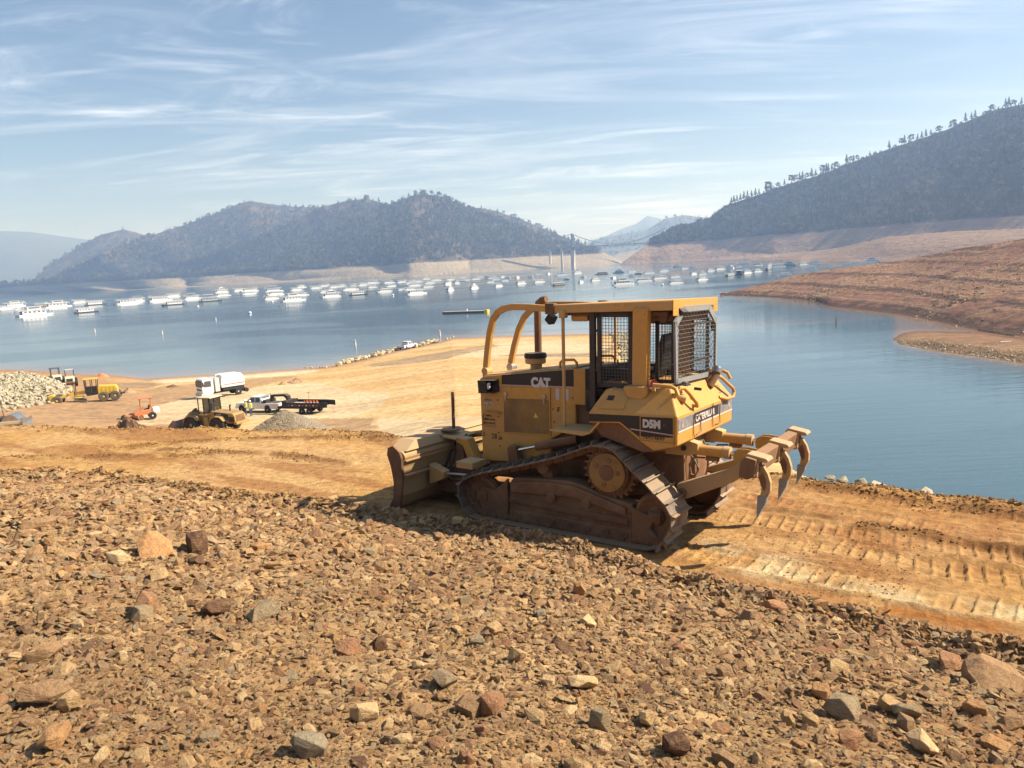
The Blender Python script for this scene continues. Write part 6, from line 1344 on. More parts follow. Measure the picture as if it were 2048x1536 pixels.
# shoreline row of stones: each one its own
row = [(640 + 5 * k, 737.5 - k * .55 if k < 12 else 731 - (k - 12) * 2.05) for k in range(48)]
stp = [stone_mesh('riprap_stone', rd, 16, .9, 0) for _ in range(8)]
for me in stp: me.materials.append(M['riprapd'])
def pxrow(pts, n, jx, jy, s0, s1, label, group, name='riprap_stone', f=1.0):
    P = np.array(pts, float); L_ = np.r_[0, np.cumsum(np.hypot(*np.diff(P, axis=0).T))]
    ss_ = sorted(rd.uniform(0, L_[-1]) for _ in range(n))
    for k in range(n):
        s = ss_[k]; px = np.interp(s, L_, P[:, 0]) + rd.gauss(0, jx); py = np.interp(s, L_, P[:, 1]) + rd.gauss(0, jy)
        p = hit(px, py, D0=40, D1=320); sz = rd.uniform(s0, s1); o = bpy.data.objects.new(name, rd.choice(stp)); COL.objects.link(o); o.location = (p[0], p[1], p[2] + sz * .18); o.scale = (sz, sz, sz * rd.uniform(.7, 1.1)); o.rotation_euler = (rd.gauss(0, .4), rd.gauss(0, .4), rd.uniform(0, 6)); tag(o, label % nth(k), 'rock', group)
pxrow([(676, 731), (700, 724), (740, 714), (800, 699)], 95, 1.2, 1.4, .8, 1.9, '%s stone from the left in the shoreline riprap row left of the far pickup', 'riprap stones along the shoreline')
pxrow([(826, 694), (850, 689), (878, 682)], 60, 1.2, 1.6, .8, 1.9, '%s stone from the left in the shoreline riprap row right of the far pickup', 'riprap stones along the shoreline')
pxrow([(892, 680), (908, 675)], 6, 1.5, .6, .7, 1.2, '%s of the few stones at the water line past the riprap row', 'riprap stones along the shoreline')
pxrow([(610, 736), (650, 736), (676, 731)], 14, 2, .5, .4, .9, 'small %s stone from the left at the low left end of the riprap row', 'riprap stones along the shoreline')

# ================================================================ HOUSEBOATS (bow towards +X, 16 m long)
M['hullw'] = simple('boat_white', (.80, .80, .80), .35); M['hulld'] = simple('boat_dark_hull', (.03, .035, .05), .4); M['canvasb'] = simple('blue_canvas', (.06, .16, .36), .7); M['boatgrey'] = simple('boat_grey', (.42, .45, .48), .5)
M['boattan'] = simple('boat_tan', (.45, .34, .22), .6); M['boatred'] = simple('boat_red_canvas', (.50, .10, .07), .6); M['boatblue'] = simple('boat_blue_side', (.25, .40, .55), .5); M['boatgreen'] = simple('boat_green_side', (.12, .36, .30), .5)
def boat_proto(kind, hull, cabin, canopy=None, decks=1, stripe=None):
    r_ = empty('houseboat', (0, 0, 0)); B = 2.3
    MB().frus([(-8, -B, -.3), (6.6, -B, -.3), (8.0, -B * .5, -.1), (8.0, B * .5, -.1), (6.6, B, -.3), (-8, B, -.3)], [(-8, -B, .75), (7, -B, .75), (8.4, -B * .6, .8), (8.4, B * .6, .8), (7, B, .75), (-8, B, .75)]).build('hull', M[hull], r_)
    MB().box(-6.3, 4.6, -2.0, 2.0, .75, 2.9).build('cabin', M[cabin], r_)
    if stripe: MB().box(-6.32, 4.62, -2.02, 2.02, 1.0, 1.25).build('side_band', M[stripe], r_)
    for s in (1, -1):
        for k in range(5): MB().box(-5.6 + k * 2.1, -4.4 + k * 2.1, s * 2.0 - .03, s * 2.0 + .03, 1.6, 2.4).build('window', M['glass'], r_)
    MB().box(-6.33, -6.27, -1.4, 1.4, .85, 2.6).build('aft_doors', M['glass'], r_); MB().box(4.58, 4.64, -1.5, 1.5, .95, 2.5).build('front_window', M['glass'], r_)
    MB().box(-8.1, 6.6, -2.3, 2.3, 2.9, 3.08).build('roof_deck', M['hullw'], r_)
    rl = MB()
    for s in (1, -1):
        rl.cyl((-7.9, s * 2.2, 3.85), (6.4, s * 2.2, 3.85), .05, n=4); rl.cyl((-7.9, s * 2.2, 3.45), (6.4, s * 2.2, 3.45), .035, n=4)
        for k in range(8): rl.cyl((-7.9 + k * 2.04, s * 2.2, 3.05), (-7.9 + k * 2.04, s * 2.2, 3.85), .05, n=4)
        rl.cyl((6.3, s * 2.1, .8), (6.3, s * 2.1, 2.9), .07, n=4); rl.cyl((-7.8, s * 2.1, .8), (-7.8, s * 2.1, 2.9), .07, n=4)
    rl.build('railing', M['offwhite'], r_)['kind'] = 'stuff'
    if decks >= 2:
        MB().box(-3.8, 2.6, -1.7, 1.7, 3.08, 4.9).build('upper_cabin', M[cabin], r_)
        for s in (1, -1): MB().box(-3.2, 2.0, s * 1.7 - .03, s * 1.7 + .03, 3.75, 4.5).build('window', M['glass'], r_)
        MB().box(-4.6, 3.4, -1.95, 1.95, 4.9, 5.03).build('upper_roof', M['hullw'], r_)
    if decks >= 3:
        MB().frus([(-2.2, -1.3, 5.03), (1.6, -1.3, 5.03), (1.6, 1.3, 5.03), (-2.2, 1.3, 5.03)], [(-2.0, -1.1, 6.2), (.8, -1.1, 6.2), (.8, 1.1, 6.2), (-2.0, 1.1, 6.2)]).build('bridge_cabin', M[cabin], r_)
        MB().box(-2.6, 1.9, -1.5, 1.5, 6.2, 6.32).build('bridge_roof', M['hullw'], r_)
    if canopy:
        z = 5.3 if decks < 2 else 6.5; x0, x1 = (-5.5, 2.5) if decks < 2 else (-4, 2)
        MB().box(x0, x1, -2.0, 2.0, z, z + .16).build('canopy', M[canopy], r_)
        ps = MB()
        for x in (x0 + .2, x1 - .2):
            for s in (1, -1): ps.cyl((x, s * 1.9, 3.08), (x, s * 1.9, z), .05, n=4)
        ps.build('canopy_posts', M['offwhite'], r_)['kind'] = 'stuff'
    if kind in ('slide', 'two'): MB().tube([(-6.0, 1.5, 4.6), (-7.2, 1.5, 4.0), (-8.4, 1.5, 2.4), (-9.0, 1.5, .9)], 0, sq=(.35, .08)).build('slide', M['hullw'], r_)
    return r_
BT = {'one': (boat_proto('slide', 'hullw', 'hullw'), 'white single-deck houseboat'), 'two': (boat_proto('two', 'hullw', 'hullw', None, 2), 'white two-deck houseboat'),
      'three': (boat_proto('x', 'hullw', 'hullw', None, 3), 'big white three-deck houseboat'), 'dark': (boat_proto('x', 'hulld', 'hullw'), 'dark-hulled houseboat with a white cabin'),
      'drk2': (boat_proto('x', 'hulld', 'boatgrey', 'hullw', 1), 'dark grey houseboat under a pale canopy'), 'blue': (boat_proto('x', 'hullw', 'hullw', 'canvasb', 1), 'white houseboat with a blue roof canopy'),
      'blu2': (boat_proto('x', 'hulld', 'boatblue', 'canvasb', 2), 'blue two-deck houseboat'), 'tan': (boat_proto('x', 'hulld', 'boattan'), 'brown houseboat with open railings'),
      'red': (boat_proto('x', 'hullw', 'hullw', 'boatred', 1), 'white houseboat with a red canopy'), 'can': (boat_proto('slide', 'hullw', 'hullw', 'hullw', 1), 'white houseboat with a white roof canopy'),
      'bws': (boat_proto('x', 'hullw', 'hullw', None, 2, 'boatblue'), 'white two-deck boat with a blue side stripe'), 'grn': (boat_proto('x', 'hullw', 'boatgreen', None, 2), 'white and green two-deck houseboat')}
# photo x, waterline y, width in the photo, kind, heading (0 = bow right across the view, 90 = bow away)
BL = [(10, 618, 26, 'one', 175), (27, 613, 44, 'two', 178), (70, 631, 58, 'two', 8), (85, 614, 30, 'tan', 175), (117, 614, 44, 'two', 2), (160, 606, 26, 'one', 0), (191, 610, 36, 'dark', 5), (173, 625, 40, 'dark', 8), (253, 608, 44, 'blue', 182), (272, 603, 30, 'can', 178),
 (321, 602, 42, 'one', 2), (346, 610, 40, 'dark', 176), (345, 594, 28, 'one', 180), (386, 598, 34, 'can', 3), (421, 603, 42, 'drk2', 2), (442, 585, 28, 'three', 178), (447, 592, 28, 'one', 2), (479, 582, 24, 'one', 3), (498, 583, 36, 'red', 180), (497, 589, 30, 'one', 176),
 (548, 583, 36, 'can', 0), (550, 590, 36, 'blue', 178), (543, 598, 30, 'can', 4), (587, 602, 50, 'two', 10), (604, 591, 28, 'can', 2), (591, 581, 26, 'one', 184), (603, 575, 20, 'two', 4), (632, 577, 24, 'one', 0), (648, 573, 22, 'can', 178), (668, 575, 20, 'one', 3), (684, 573, 20, 'two', 0),
 (661, 594, 42, 'three', 178), (648, 585, 22, 'one', 182), (701, 580, 34, 'blue', 2), (724, 571, 22, 'two', 178), (708, 572, 20, 'dark', 2), (717, 590, 38, 'dark', 4), (740, 583, 18, 'drk2', 184), (768, 584, 34, 'two', 176), (745, 567, 28, 'can', 0), (778, 566, 24, 'can', 2), (782, 573, 22, 'one', 178), (745, 575, 20, 'one', 0),
 (803, 565, 24, 'one', 178), (804, 580, 18, 'one', 2), (818, 580, 26, 'one', 178), (833, 588, 44, 'one', 12), (823, 567, 26, 'two', 0), (828, 572, 30, 'can', 178), (852, 559, 18, 'two', 4), (872, 561, 22, 'can', 2), (858, 567, 24, 'two', 178), (856, 575, 24, 'one', 4), (838, 563, 16, 'one', 0),
 (893, 565, 18, 'one', 150), (899, 560, 20, 'can', 178), (896, 569, 18, 'two', 40), (900, 581, 19, 'three', 60), (918, 563, 26, 'dark', 174), (914, 567, 14, 'bws', 20), (932, 561, 18, 'two', 0), (926, 556, 14, 'one', 0), (948, 577, 22, 'three', 50), (950, 559, 22, 'can', 178), (961, 555, 14, 'one', 0),
 (974, 556, 14, 'two', 160), (983, 557, 20, 'can', 178), (992, 559, 18, 'one', 0), (980, 565, 20, 'blue', 178), (997, 573, 20, 'can', 40), (1006, 555, 14, 'two', 30), (1014, 557, 16, 'one', 160), (1009, 562, 18, 'blue', 178), (1035, 556, 11, 'two', 60), (1042, 568, 24, 'red', 40), (1060, 555, 14, 'can', 155), (1078, 565, 26, 'one', 30), (1076, 549, 16, 'one', 175), (1097, 549, 10, 'two', 60),
 (1117, 571, 28, 'tan', 30), (1122, 551, 26, 'red', 178), (1136, 549, 14, 'one', 178), (1133, 560, 15, 'drk2', 140), (1155, 547, 20, 'two', 20), (1167, 556, 13, 'can', 120), (1162, 565, 13, 'blue', 60), (1190, 562, 22, 'bws', 40), (1203, 549, 28, 'tan', 178),
 (1237, 546, 24, 'blu2', 178), (1227, 557, 12, 'one', 70), (1246, 570, 46, 'two', 25), (1263, 544, 18, 'one', 10), (1276, 549, 18, 'tan', 160), (1262, 553, 14, 'bws', 170), (1297, 547, 24, 'bws', 12), (1287, 563, 34, 'one', 10), (1318, 558, 30, 'can', 15), (1327, 543, 22, 'two', 14), (1349, 555, 24, 'red', 30), (1351, 567, 32, 'blue', 16),
 (1335, 536, 20, 'blue', 176), (1355, 534, 18, 'blu2', 30), (1369, 538, 16, 'one', 12), (1387, 549, 16, 'blue', 50), (1384, 537, 18, 'blue', 170), (1404, 560, 26, 'two', 40), (1405, 549, 20, 'three', 30), (1421, 542, 18, 'two', 20), (1440, 539, 22, 'can', 20), (1458, 537, 20, 'two', 150), (1461, 552, 22, 'dark', 45), (1478, 549, 12, 'drk2', 90),
 (1488, 532, 28, 'blue', 176), (1494, 547, 22, 'can', 50), (1516, 531, 18, 'grn', 30), (1515, 544, 20, 'two', 40), (1537, 540, 14, 'drk2', 70), (1556, 534, 28, 'one', 8), (1577, 532, 28, 'blu2', 178), (1606, 530, 20, 'two', 20), (1630, 527, 24, 'blue', 172), (1568, 556, 30, 'can', 170), (1622, 539, 20, 'can', 175), (1540, 531, 12, 'three', 40),
 (1693, 531, 16, 'can', 170), (1711, 529, 22, 'one', 172), (1742, 525, 30, 'two', 174), (1725, 527, 16, 'one', 176), (1779, 520, 16, 'bws', 170), (1469, 529, 14, 'one', 170), (1660, 535, 14, 'one', 175)]
def shore_ok(px, py): return True
rows = {'front': [], 'middle': [], 'back': []}
for b in BL:
    az, D = azd(b[0], b[1], 0); rows['front' if D < 640 else 'middle' if D < 880 else 'back'].append((b, az, D))
usedb = set()
for rn, lst in rows.items():
    lst.sort(key=lambda q: q[0][0])
    for i, ((px, py, w, kd, hd), az, D) in enumerate(lst):
        D = min(D, 1650); src, desc = BT[kd]; o = src if kd not in usedb else copy_tree(src); usedb.add(kd)
        hd = hd + 15 if abs(hd) < 25 else 180 + 16 + (hd - 176) * .6 if hd > 165 else hd
        h = R(hd); wm = w / FPX * D; vis = 16.6 * abs(math.cos(h)) + 4.6 * abs(math.sin(h)); k = wm / vis
        k = min(k, 1.55); o.scale = (k, k, min(k, 1.35)); o.location = (D * math.sin(az), D * math.cos(az), .02); o.rotation_euler = (0, 0, -az + h)
        tag(o, '%s, %s from the left in the %s row' % (desc, nth(i), rn), 'houseboat', 'houseboats moored on the lake')
# ---- buoys, floating log boom, small things on the water
def buoy(px, py, kind, lab):
    p = atz(px, py, 0)
    if kind == 'ball':
        o = empty('mooring_buoy', (p[0], p[1], 0), 0, lab, 'buoy', 'mooring balls'); MB().lathe((0, 0, -.5), (0, 0, 1), [(0, .3), (.3, .72), (.8, .88), (1.3, .7), (1.6, .25)], 14).build('ball', M['white'], o, smooth=True); MB().lathe((0, 0, .0), (0, 0, 1), [(0, .86), (.12, .9), (.2, .89)], 14).build('waterline_band', M['canvasb'], o)
    else:
        o = empty('marker_buoy', (p[0], p[1], 0), 0, lab, 'buoy', 'upright marker buoys'); MB().lathe((0, 0, -.4), (0, 0, 1), [(0, .2), (.3, .24), (1.9, .22), (2.0, .1)], 12).build('spar', M['white'], o, smooth=True); MB().lathe((0, 0, 1.15), (0, 0, 1), [(0, .235), (.3, .235)], 12).build('orange_band', M['orange'], o)
for px, py, l in ((190, 664, 'thin white marker buoy on the left, nearest the left edge'), (325, 669, 'white marker buoy with an orange band left of the centre of the lake'), (432, 641, 'white marker buoy below the dark grey houseboat'), (711, 692, 'white marker buoy just beyond the shoreline stones'), (880, 672, 'slender white marker buoy beyond the tip of the ramp')): buoy(px, py, 'spar', l)
for px, py, l in ((396, 614, 'white mooring ball right of the dark-hulled houseboat at left'), (545, 605, 'white mooring ball below the cluster at centre left'), (500, 627, 'white mooring ball alone in the open water at centre left'), (786, 591, 'dark-looking mooring ball in front of the cluster left of centre'), (1325, 571, 'white mooring ball left of the blue-canopied boat at right')): buoy(px, py, 'ball', l)
for px, py, l in ((1672, 647, 'dark thin post standing in the cove at right'), (1228, 590, 'dark thin post in the lake above the bulldozer roof')):
    p = atz(px, py, 0); o = tag(MB().cyl((0, 0, -.4), (0, 0, 1.3), .16, .12, 10).build('channel_post', M['rust']), l, 'post'); o.location = (p[0], p[1], 0)
for px, py in ((194, 749), (255, 754), (1950, 666)):
    pass
a_ = atz(887, 627, 0); b_ = atz(977, 624.5, 0); c_ = (a_ + b_) / 2; ln = np.linalg.norm(b_ - a_)
o = empty('floating_dock', (c_[0], c_[1], 0), math.atan2(b_[1] - a_[1], b_[0] - a_[0]), 'long low dark floating walkway with a pale end, alone on the lake', 'floating dock')
MB().box(-ln / 2, ln / 2 - 1.5, -1, 1, -.2, .55).build('float', M['black'], o); MB().box(-ln / 2, ln / 2 - 1.5, -1.05, 1.05, .55, .8).build('deck_boards', M['paper'], o); MB().box(ln / 2 - 1.5, ln / 2, -1.1, 1.1, -.2, 1.1).build('end_block', M['yellowsign'], o)
b2 = tag(MB().lathe((0, 0, 0), (.3, 0, 1), [(0, .1), (.2, .3), (.6, .25), (.75, .12), (.95, .12), (1.0, .03)], 8).build('gull', M['white'], None, True), 'white gull perched on the floating walkway', 'bird'); b2.location = (c_[0] + .5, c_[1], .8)
# people-made odds and ends on the far spit
p = hit(2012, 685, bankz, 80, 400); o = tag(MB().cyl((-1, 0, .12), (1, .2, .12), .11, .08, 8).build('driftwood', M['offwhite']), 'pale piece of driftwood lying on the sand spit at right', 'driftwood'); o.location = (p[0], p[1], p[2])
for px, py, l in ((1966, 642, 'small dark rock on the mud beside the inlet, left one'), (1986, 646, 'small dark rock on the mud beside the inlet, right one')):
    p = hit(px, py, bankz, 80, 400); o = tag(bpy.data.objects.new('rock', rock_me[0] if 'rock_me' in globals() else stone_mesh('rock', rd, 16, .7, 1)), l, 'rock'); o.data = o.data.copy(); o.data.materials.clear(); o.data.materials.append(M['rust']); COL.objects.link(o); o.location = (p[0], p[1], p[2] + .1); o.scale = (1, 1, .9)
n = 5000; a = rng.uniform(AZS, R(50), n); f_ = rng.random(n); D = D1L(a) + (.2 + 7 * f_ ** 2); x = D * np.sin(a); y = D * np.cos(a)
put('gravel', x, y, .15 + .45 * rng.random(n) ** 3, SC4, 8, .2, (.5, .9), .5, zf=lambda x, y: bankz(np.arctan2(x, y), np.hypot(x, y)))
n = 14000; a = rng.uniform(AZT, R(50), n); f_ = rng.random(n); D = D3S(a) + (RDS(a) - D3S(a)) * f_; x = D * np.sin(a); y = D * np.cos(a); k = fbm(x * .03, y * .09, 5, 110) + .5 * fbm(x * .2, y * .4, 3, 9) > .0
put('gravel', x[k], y[k], .2 + .9 * rng.random(k.sum()) ** 3, SC1, 16, .1, (.6, 1.0), .5, zf=lambda x, y: bankz(np.arctan2(x, y), np.hypot(x, y)))
# loose stones too many to count: density follows the patchiness of the slope
def rock_ok(a, D): x = D * np.sin(a); y = D * np.cos(a); return D < EDGE(a) + 0.10 * fbm(x * 2.2, y * 2.2, 3, 2) + .05
def stones(name, n, smin, smax, pw, kden, lo, hi, sink=.25):
    a, D = field(n * 2, R(-54), R(54), 2.0, 21); x = D * np.sin(a); y = D * np.cos(a)
    den_ = sst(lo, hi, fbm(x * .9, y * .9, 4, 200)); k = rock_ok(a, D) & (rng.random(n * 2) < kden + (1 - kden) * den_)
    x, y, D = x[k][:n], y[k][:n], D[k][:n]
    s = smin * (smax / smin) ** (rng.random(len(x)) ** pw) * np.clip(D / 5, .55, 1.9); put(name, x, y, s, SC1, 16, sink)
stones('gravel', 76000, .013, .042, 1.1, .5, -.5, .2, .22)
stones('gravel', 62000, .034, .10, 1.5, .40, -.4, .25, .22)
stones('gravel', 13000, .08, .16, 1.9, .3, -.3, .3, .26)
# broken berm between the stony slope and the graded road
def along(n, f, w, a0=-54, a1=54):
    a = rng.uniform(R(a0), R(a1), n * 3); D0 = f(a); k = rng.random(n * 3) < (7.0 / D0) ** .5
    a = a[k][:n]; D = f(a) + rng.normal(0, w, len(a)); return D * np.sin(a), D * np.cos(a)
edge2 = lambda a: EDGE(a) + 0.10 * fbm(EDGE(a) * np.sin(a) * 2.2, EDGE(a) * np.cos(a) * 2.2, 3, 2) - .12
x, y = along(9000, edge2, .16); put('soil_clods', x, y, .02 + .10 * rng.random(len(x)) ** 2.2, SC2, 8, .2, (.6, 1.1))
x, y = along(5200, edge2, .15, -14, 54); put('gravel', x, y, .05 + .12 * rng.random(len(x)) ** 2, SC1, 16, .2, (.8, 1.3), .6)
X_, Y_ = [], []
for P in WINDROWS:
    for (ax_, ay_), (bx_, by_) in zip(P[:-1], P[1:]):
        n = int(150 * math.hypot(bx_ - ax_, by_ - ay_)); f = rng.random(n); X_.append(ax_ + (bx_ - ax_) * f + rng.normal(0, .13, n)); Y_.append(ay_ + (by_ - ay_) * f + rng.normal(0, .13, n))
x = np.concatenate(X_); y = np.concatenate(Y_); k = fbm(x * 1.2, y * 1.2, 3, 77) > -.1; x, y = x[k], y[k]
put('soil_clods', x, y, .015 + .07 * rng.random(len(x)) ** 2.4, SC2, 8, .2, (.6, 1.0))
a, D = field(38000, R(-54), R(54), 7.5, 20); x = D * np.sin(a); y = D * np.cos(a); k = (~rock_ok(a, D)) & (D < CREST(a) + .1) & (fbm(x * .8, y * 1.5, 4, 222) > -.05); x, y = x[k], y[k]
put('soil_clods', x, y, .012 + .035 * rng.random(len(x)) ** 2.5, SC2, 8, .3, (.5, .9))
x, y = along(5000, lambda a: CREST(a) - .12, .14); put('soil_clods', x, y, .02 + .09 * rng.random(len(x)) ** 2.2, SC2, 8, .2, (.6, 1.0))
# --- single rocks
rock_me = [stone_mesh('rock', rd, 20, .7, 1) for _ in range(14)]
for me in rock_me: me.materials.append(M['stone'])
slab_me = [stone_mesh('rock', rd, 18, .38, 1) for _ in range(6)]
for me in slab_me: me.materials.append(M['stone'])
def rock(px, py, wpx, label=None, mat=None, me=None, tall=None, rz=None, group=None, name='rock', tilt=.2, f=None):
    p = hit(px, py) if f is None else f(px, py); D = np.linalg.norm(p - CAM); w = wpx / FPX * D
    m_ = me or rd.choice(rock_me)
    o = bpy.data.objects.new(name, m_)
    COL.objects.link(o)
    if mat: o.material_slots[0].link = 'OBJECT'; o.material_slots[0].material = mat
    k = w / .85
    o.scale = (k, k * rd.uniform(.8, 1.1), k * (tall or rd.uniform(.75, 1.2))); o.rotation_euler = (rd.gauss(0, tilt), rd.gauss(0, tilt), rd.uniform(0, 6.28) if rz is None else rz)
    o.location = (p[0], p[1], p[2] + k * .07 * (tall or 1)); tag(o, label, 'rock', group); return o
def rk_mat(name, c): return stone_mat(name, [c, tuple(x * 1.06 for x in c)], (.42, .27, .15), 7)
MR = {k: rk_mat('rock_' + k, c) for k, c in dict(darkbrown=(.11, .06, .042), orange=(.40, .225, .115), red=(.34, .18, .11), grey=(.28, .22, .155), blue=(.27, .235, .19), tan=(.46, .315, .18), pale=(.58, .42, .26), brown=(.31, .195, .12)).items()}
named = [(312, 1112, 74, 'orange', 'large angular orange-brown rock, left one of the two biggest rocks at left', 0, 1.3), (397, 1106, 76, 'darkbrown', 'large dark brown rock, right one of the two biggest rocks at left', 0, 1.3),
 (395, 1130, 50, 'darkbrown', 'small dark rock lying right below the large dark brown rock', 1, .8), (320, 1160, 40, 'tan', 'grey-tan blocky rock below the large orange-brown rock', 0, 1),
 (293, 1222, 84, 'red', 'flat reddish slab in the left half of the slope', 1, 1.2), (437, 1228, 66, 'darkbrown', 'long flat dark rock between the reddish slab and a grey slab', 1, 1.2), (530, 1236, 64, 'grey', 'tilted grey-brown slab in the left half of the slope', 1, 1.4),
 (240, 1128, 62, 'pale', 'pale low slab left of the two biggest rocks', 1, .9), (520, 1098, 46, 'orange', 'rounded orange rock right of the two biggest rocks', 0, 1), (740, 1112, 42, 'grey', 'grey rock with a pale top, above the middle of the left slope', 0, 1),
 (493, 1050, 34, 'tan', 'tan blocky rock near the upper left edge of the slope', 0, 1), (622, 1050, 30, 'tan', 'pale rock near the berm left of the blade', 0, 1.2), (75, 1056, 44, 'brown', 'brown flat rock near the left edge of the picture', 1, 1),
 (88, 1318, 62, 'brown', 'brown flat rock near the left edge, with a dark underside', 1, 1.2), (90, 1400, 84, 'brown', 'long brown slab close to the left edge', 1, .9), (140, 1420, 46, 'tan', 'upright wedge-shaped tan rock beside the long brown slab', 0, 1.6),
 (112, 1490, 66, 'orange', 'bulky orange-brown rock near the lower left corner', 0, 1.3), (618, 1512, 88, 'blue', 'large blue-grey rock at the bottom edge', 0, 1), (730, 1440, 58, 'pale', 'big pale angular rock left of the bottom centre', 0, 1.2),
 (285, 1238, 50, 'grey', 'blue-grey pointed rock under the reddish slab', 0, 1), (700, 1310, 48, 'red', 'red-brown blocky rock in the middle left of the slope', 0, 1.3), (755, 1296, 44, 'darkbrown', 'dark upright rock left of the slope centre', 0, 1.5),
 (930, 1206, 48, 'grey', 'grey rock with tan top near the berm in the middle of the slope', 0, 1), (985, 1268, 44, 'tan', 'tan blocky rock right of the slope centre', 0, 1.2), (1082, 1234, 34, 'blue', 'small blue-grey angular rock below the track', 0, 1),
 (1124, 1304, 50, 'darkbrown', 'dark square rock in the centre of the slope', 0, 1.4), (952, 1290, 40, 'blue', 'blue-grey rock left of the dark square rock', 0, 1), (1036, 1322, 50, 'tan', 'pale-topped tan slab just left of the dark square rock', 1, 1.5),
 (890, 1368, 58, 'grey', 'grey overhanging slab below the slope centre', 1, 1.4), (1165, 1378, 66, 'pale', 'long pale slab below the slope centre', 1, 1.2), (1096, 1370, 34, 'pale', 'small pinkish upright rock left of the long pale slab', 0, 1.4),
 (942, 1428, 54, 'brown', 'rounded brown rock, left of a touching pair near the bottom', 0, 1.3), (984, 1424, 58, 'red', 'reddish rock, right of a touching pair near the bottom', 0, 1.5), (1072, 1446, 66, 'tan', 'broad tan rock right of the touching pair', 0, 1),
 (1200, 1456, 60, 'grey', 'grey hooked rock near the bottom centre', 0, 1.3), (1294, 1448, 60, 'tan', 'low tan boulder with its own dark shadow at the bottom centre', 0, 1), (1350, 1506, 66, 'darkbrown', 'dark purple-brown boulder at the bottom edge', 0, 1.4),
 (964, 1470, 36, 'red', 'small red cube-shaped rock at the bottom centre', 0, 1.5), (1176, 1255, 62, 'pale', 'long orange-pale slab below the tracks', 1, 1.1), (1160, 1190, 42, 'orange', 'orange pointed rock below the middle of the track', 0, 1.4),
 (1440, 1238, 50, 'brown', 'dark-topped brown rock in a row right of centre', 0, 1), (1500, 1246, 54, 'brown', 'broad brown rock beside a dark-topped brown rock', 0, 1), (1355, 1300, 36, 'red', 'pinkish blocky rock right of the slope centre', 0, 1.4),
 (1450, 1358, 48, 'brown', 'brown rock with a dark hollow under it', 1, 1.6), (1640, 1396, 50, 'orange', 'orange-brown block above the layered boulder', 0, 1.3), (1690, 1438, 84, 'grey', 'large layered grey-tan boulder at lower right', 0, 1.2),
 (1575, 1448, 40, 'tan', 'rounded tan rock left of the layered boulder', 0, 1.2), (1620, 1450, 38, 'tan', 'rounded tan rock touching the layered boulder', 0, 1.2), (1812, 1434, 52, 'grey', 'flat dark grey rock right of the layered boulder', 1, 1.4), (1812, 1466, 50, 'brown', 'dark-faced blocky rock below the flat dark grey rock', 0, 1.4),
 (1900, 1334, 70, 'red', 'long red-brown rock near the right edge', 0, 1), (1990, 1376, 106, 'brown', 'largest brown boulder near the right edge', 0, 1.1), (1950, 1430, 48, 'orange', 'round orange rock below the largest boulder', 0, 1.2), (1700, 1496, 60, 'red', 'upright purple-red rock at the bottom right', 0, 1.5),
 (1845, 1500, 76, 'pale', 'pale slab at the bottom edge, right', 1, 1.2), (1780, 1420, 60, 'tan', 'ridged tan rock right of the layered boulder', 0, 1), (2020, 1455, 60, 'brown', 'brown flat rock at the right edge', 1, 1.2), (1550, 1222, 52, 'red', 'big reddish block lying against the berm', 0, 1.3), (1640, 1216, 34, 'orange', 'upright orange stone on the berm right of the big reddish block', 0, 1.6),
 (918, 1050, 40, 'tan', 'long rounded clod-like rock on the berm by the front of the track', 0, .8), (878, 1080, 36, 'brown', 'brown block just inside the berm below the blade', 0, 1.3), (1048, 1210, 30, 'pale', 'pale pointed rock below the middle of the track', 0, 1.2)]
for px, py, w, c, lab, sl, tl in named: rock(px, py, w * (1.15 if py < 1140 and px < 420 else .95), lab, MR[c], rd.choice(slab_me) if sl else rd.choice(rock_me), tl, tilt=.12).location.z += w * 1.2 / FPX * 5 * .08
placed = [(a[0], a[1], a[2]) for a in named]
cnt = 0; tries = 0; extra = []; MRx = {k: v for k, v in MR.items()}
while cnt < 238 and tries < 6000:
    tries += 1; px = rd.uniform(-10, 2058); py = 1536 - (1536 - 1040) * rd.random() ** 1.25
    a_ = azpx(px, py); p = hit(px, py, D0=2.0, D1=40)
    if math.hypot(p[0], p[1]) > EDGE(a_) - .15: continue
    w = (22 + 34 * rd.random() ** 1.8) * (.55 + .45 * (py - 1000) / 536)
    if any(math.hypot(px - q[0], (py - q[1]) * 1.4) < (w + q[2]) * .55 for q in placed): continue
    placed.append((px, py, w)); sl = rd.random() < .3; cnt += 1
    cn = rd.choices(['tan', 'brown', 'orange', 'pale', 'red', 'grey', 'darkbrown'], [5, 5, 3, 3, 2, 1.5, 1.5])[0]
    extra.append((px, py, cn, sl, rock(px, py, w, 'stone', MRx[cn], rd.choice(slab_me) if sl else None)))
bands = {'bottom': [], 'middle': [], 'upper': []}
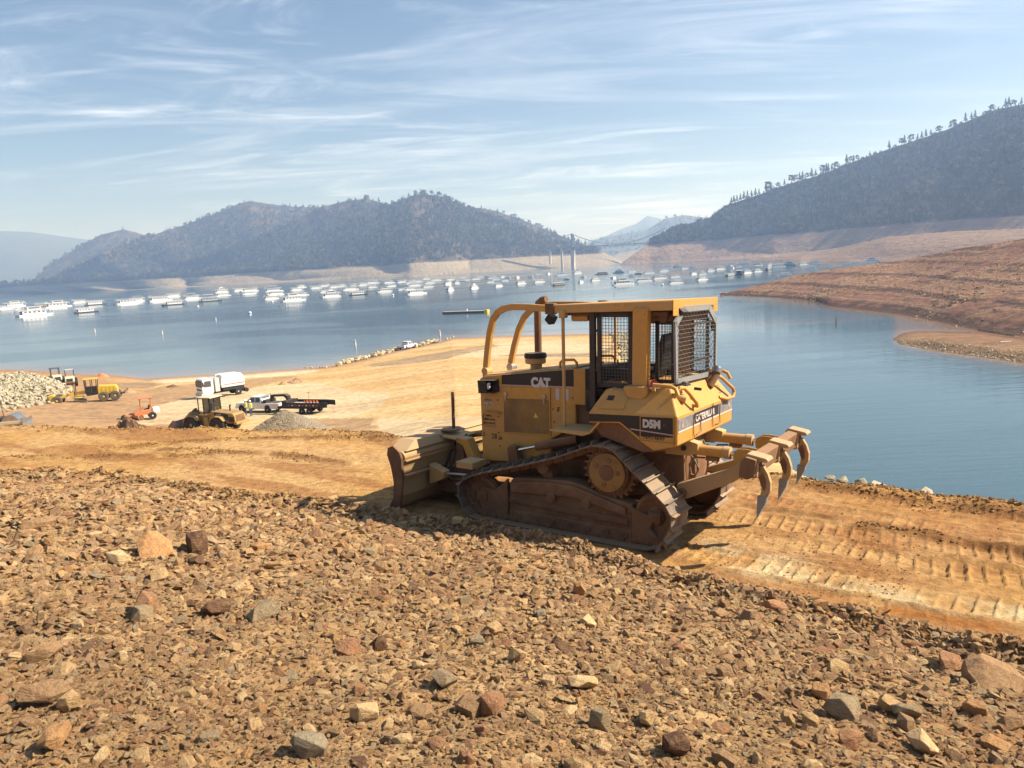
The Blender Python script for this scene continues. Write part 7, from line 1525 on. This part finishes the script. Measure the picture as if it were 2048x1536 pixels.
for q in extra: bands['bottom' if q[1] > 1390 else 'middle' if q[1] > 1240 else 'upper'].append(q)
cword = dict(tan='tan', brown='brown', orange='orange-brown', pale='pale', red='reddish', grey='grey', darkbrown='dark brown')
for bn, lst in bands.items():
    seen = {}
    for q in sorted(lst, key=lambda q: q[0]):
        key = (q[2], q[3]); n_ = seen.get(key, 0); seen[key] = n_ + 1
        tag(q[4], '%s small %s %s stone from the left in the %s part of the slope' % (nth(n_), 'flat' if q[3] else 'blocky', cword[q[2]], bn), 'rock', 'loose stones on the foreground slope')
# riprap boulders peeking over the far edge of the road
for px, py, w, lab in [(1660, 946, 26, 'small pale riprap boulder furthest left at the road edge above the water'), (1684, 948, 40, 'pale pointed riprap boulder at the road edge above the water'), (1722, 955, 40, 'low pale boulder in the row at the road edge'), (1752, 962, 60, 'long low pale boulder in the row at the road edge'),
        (1850, 974, 70, 'flat pale boulder at the road edge, mostly sunk behind soil'), (1975, 984, 110, 'biggest grey boulder at the road edge above the water'), (2035, 996, 70, 'grey boulder at the right end of the road edge')]:
    a_ = azpx(px, py); D = float(CREST(a_)) + .35 + w * .004; zz = zpx(px, py, D)
    o = rock(px, py, w * .8, lab, M['riprap'], me=rd.choice(rock_me), tall=1.0, f=lambda a, b, D=D, a_=a_, zz=zz, w=w: np.array([D * math.sin(a_), D * math.cos(a_), zz - w / FPX * D * .40]))
    o['category'] = 'boulder'

# ---------------------------------------------------------------- smoke haze
hz = MB().box(-9000, 9000, -90, 9900, -60.0, 560.0)
t = NT('smoke_haze'); t.t.nodes.clear(); o_ = t.n('ShaderNodeOutputMaterial'); pv = t.n('ShaderNodeVolumePrincipled')
pv.inputs['Color'].default_value = (0.42, 0.61, 1.0, 1); pv.inputs['Absorption Color'].default_value = (1, 1, 1, 1); pv.inputs['Density'].default_value = 2.2e-4; pv.inputs['Anisotropy'].default_value = 0.28
t.l(pv.outputs[0], o_.inputs['Volume'])
hzo = hz.build('haze', t.m); hzo['kind'] = 'stuff'
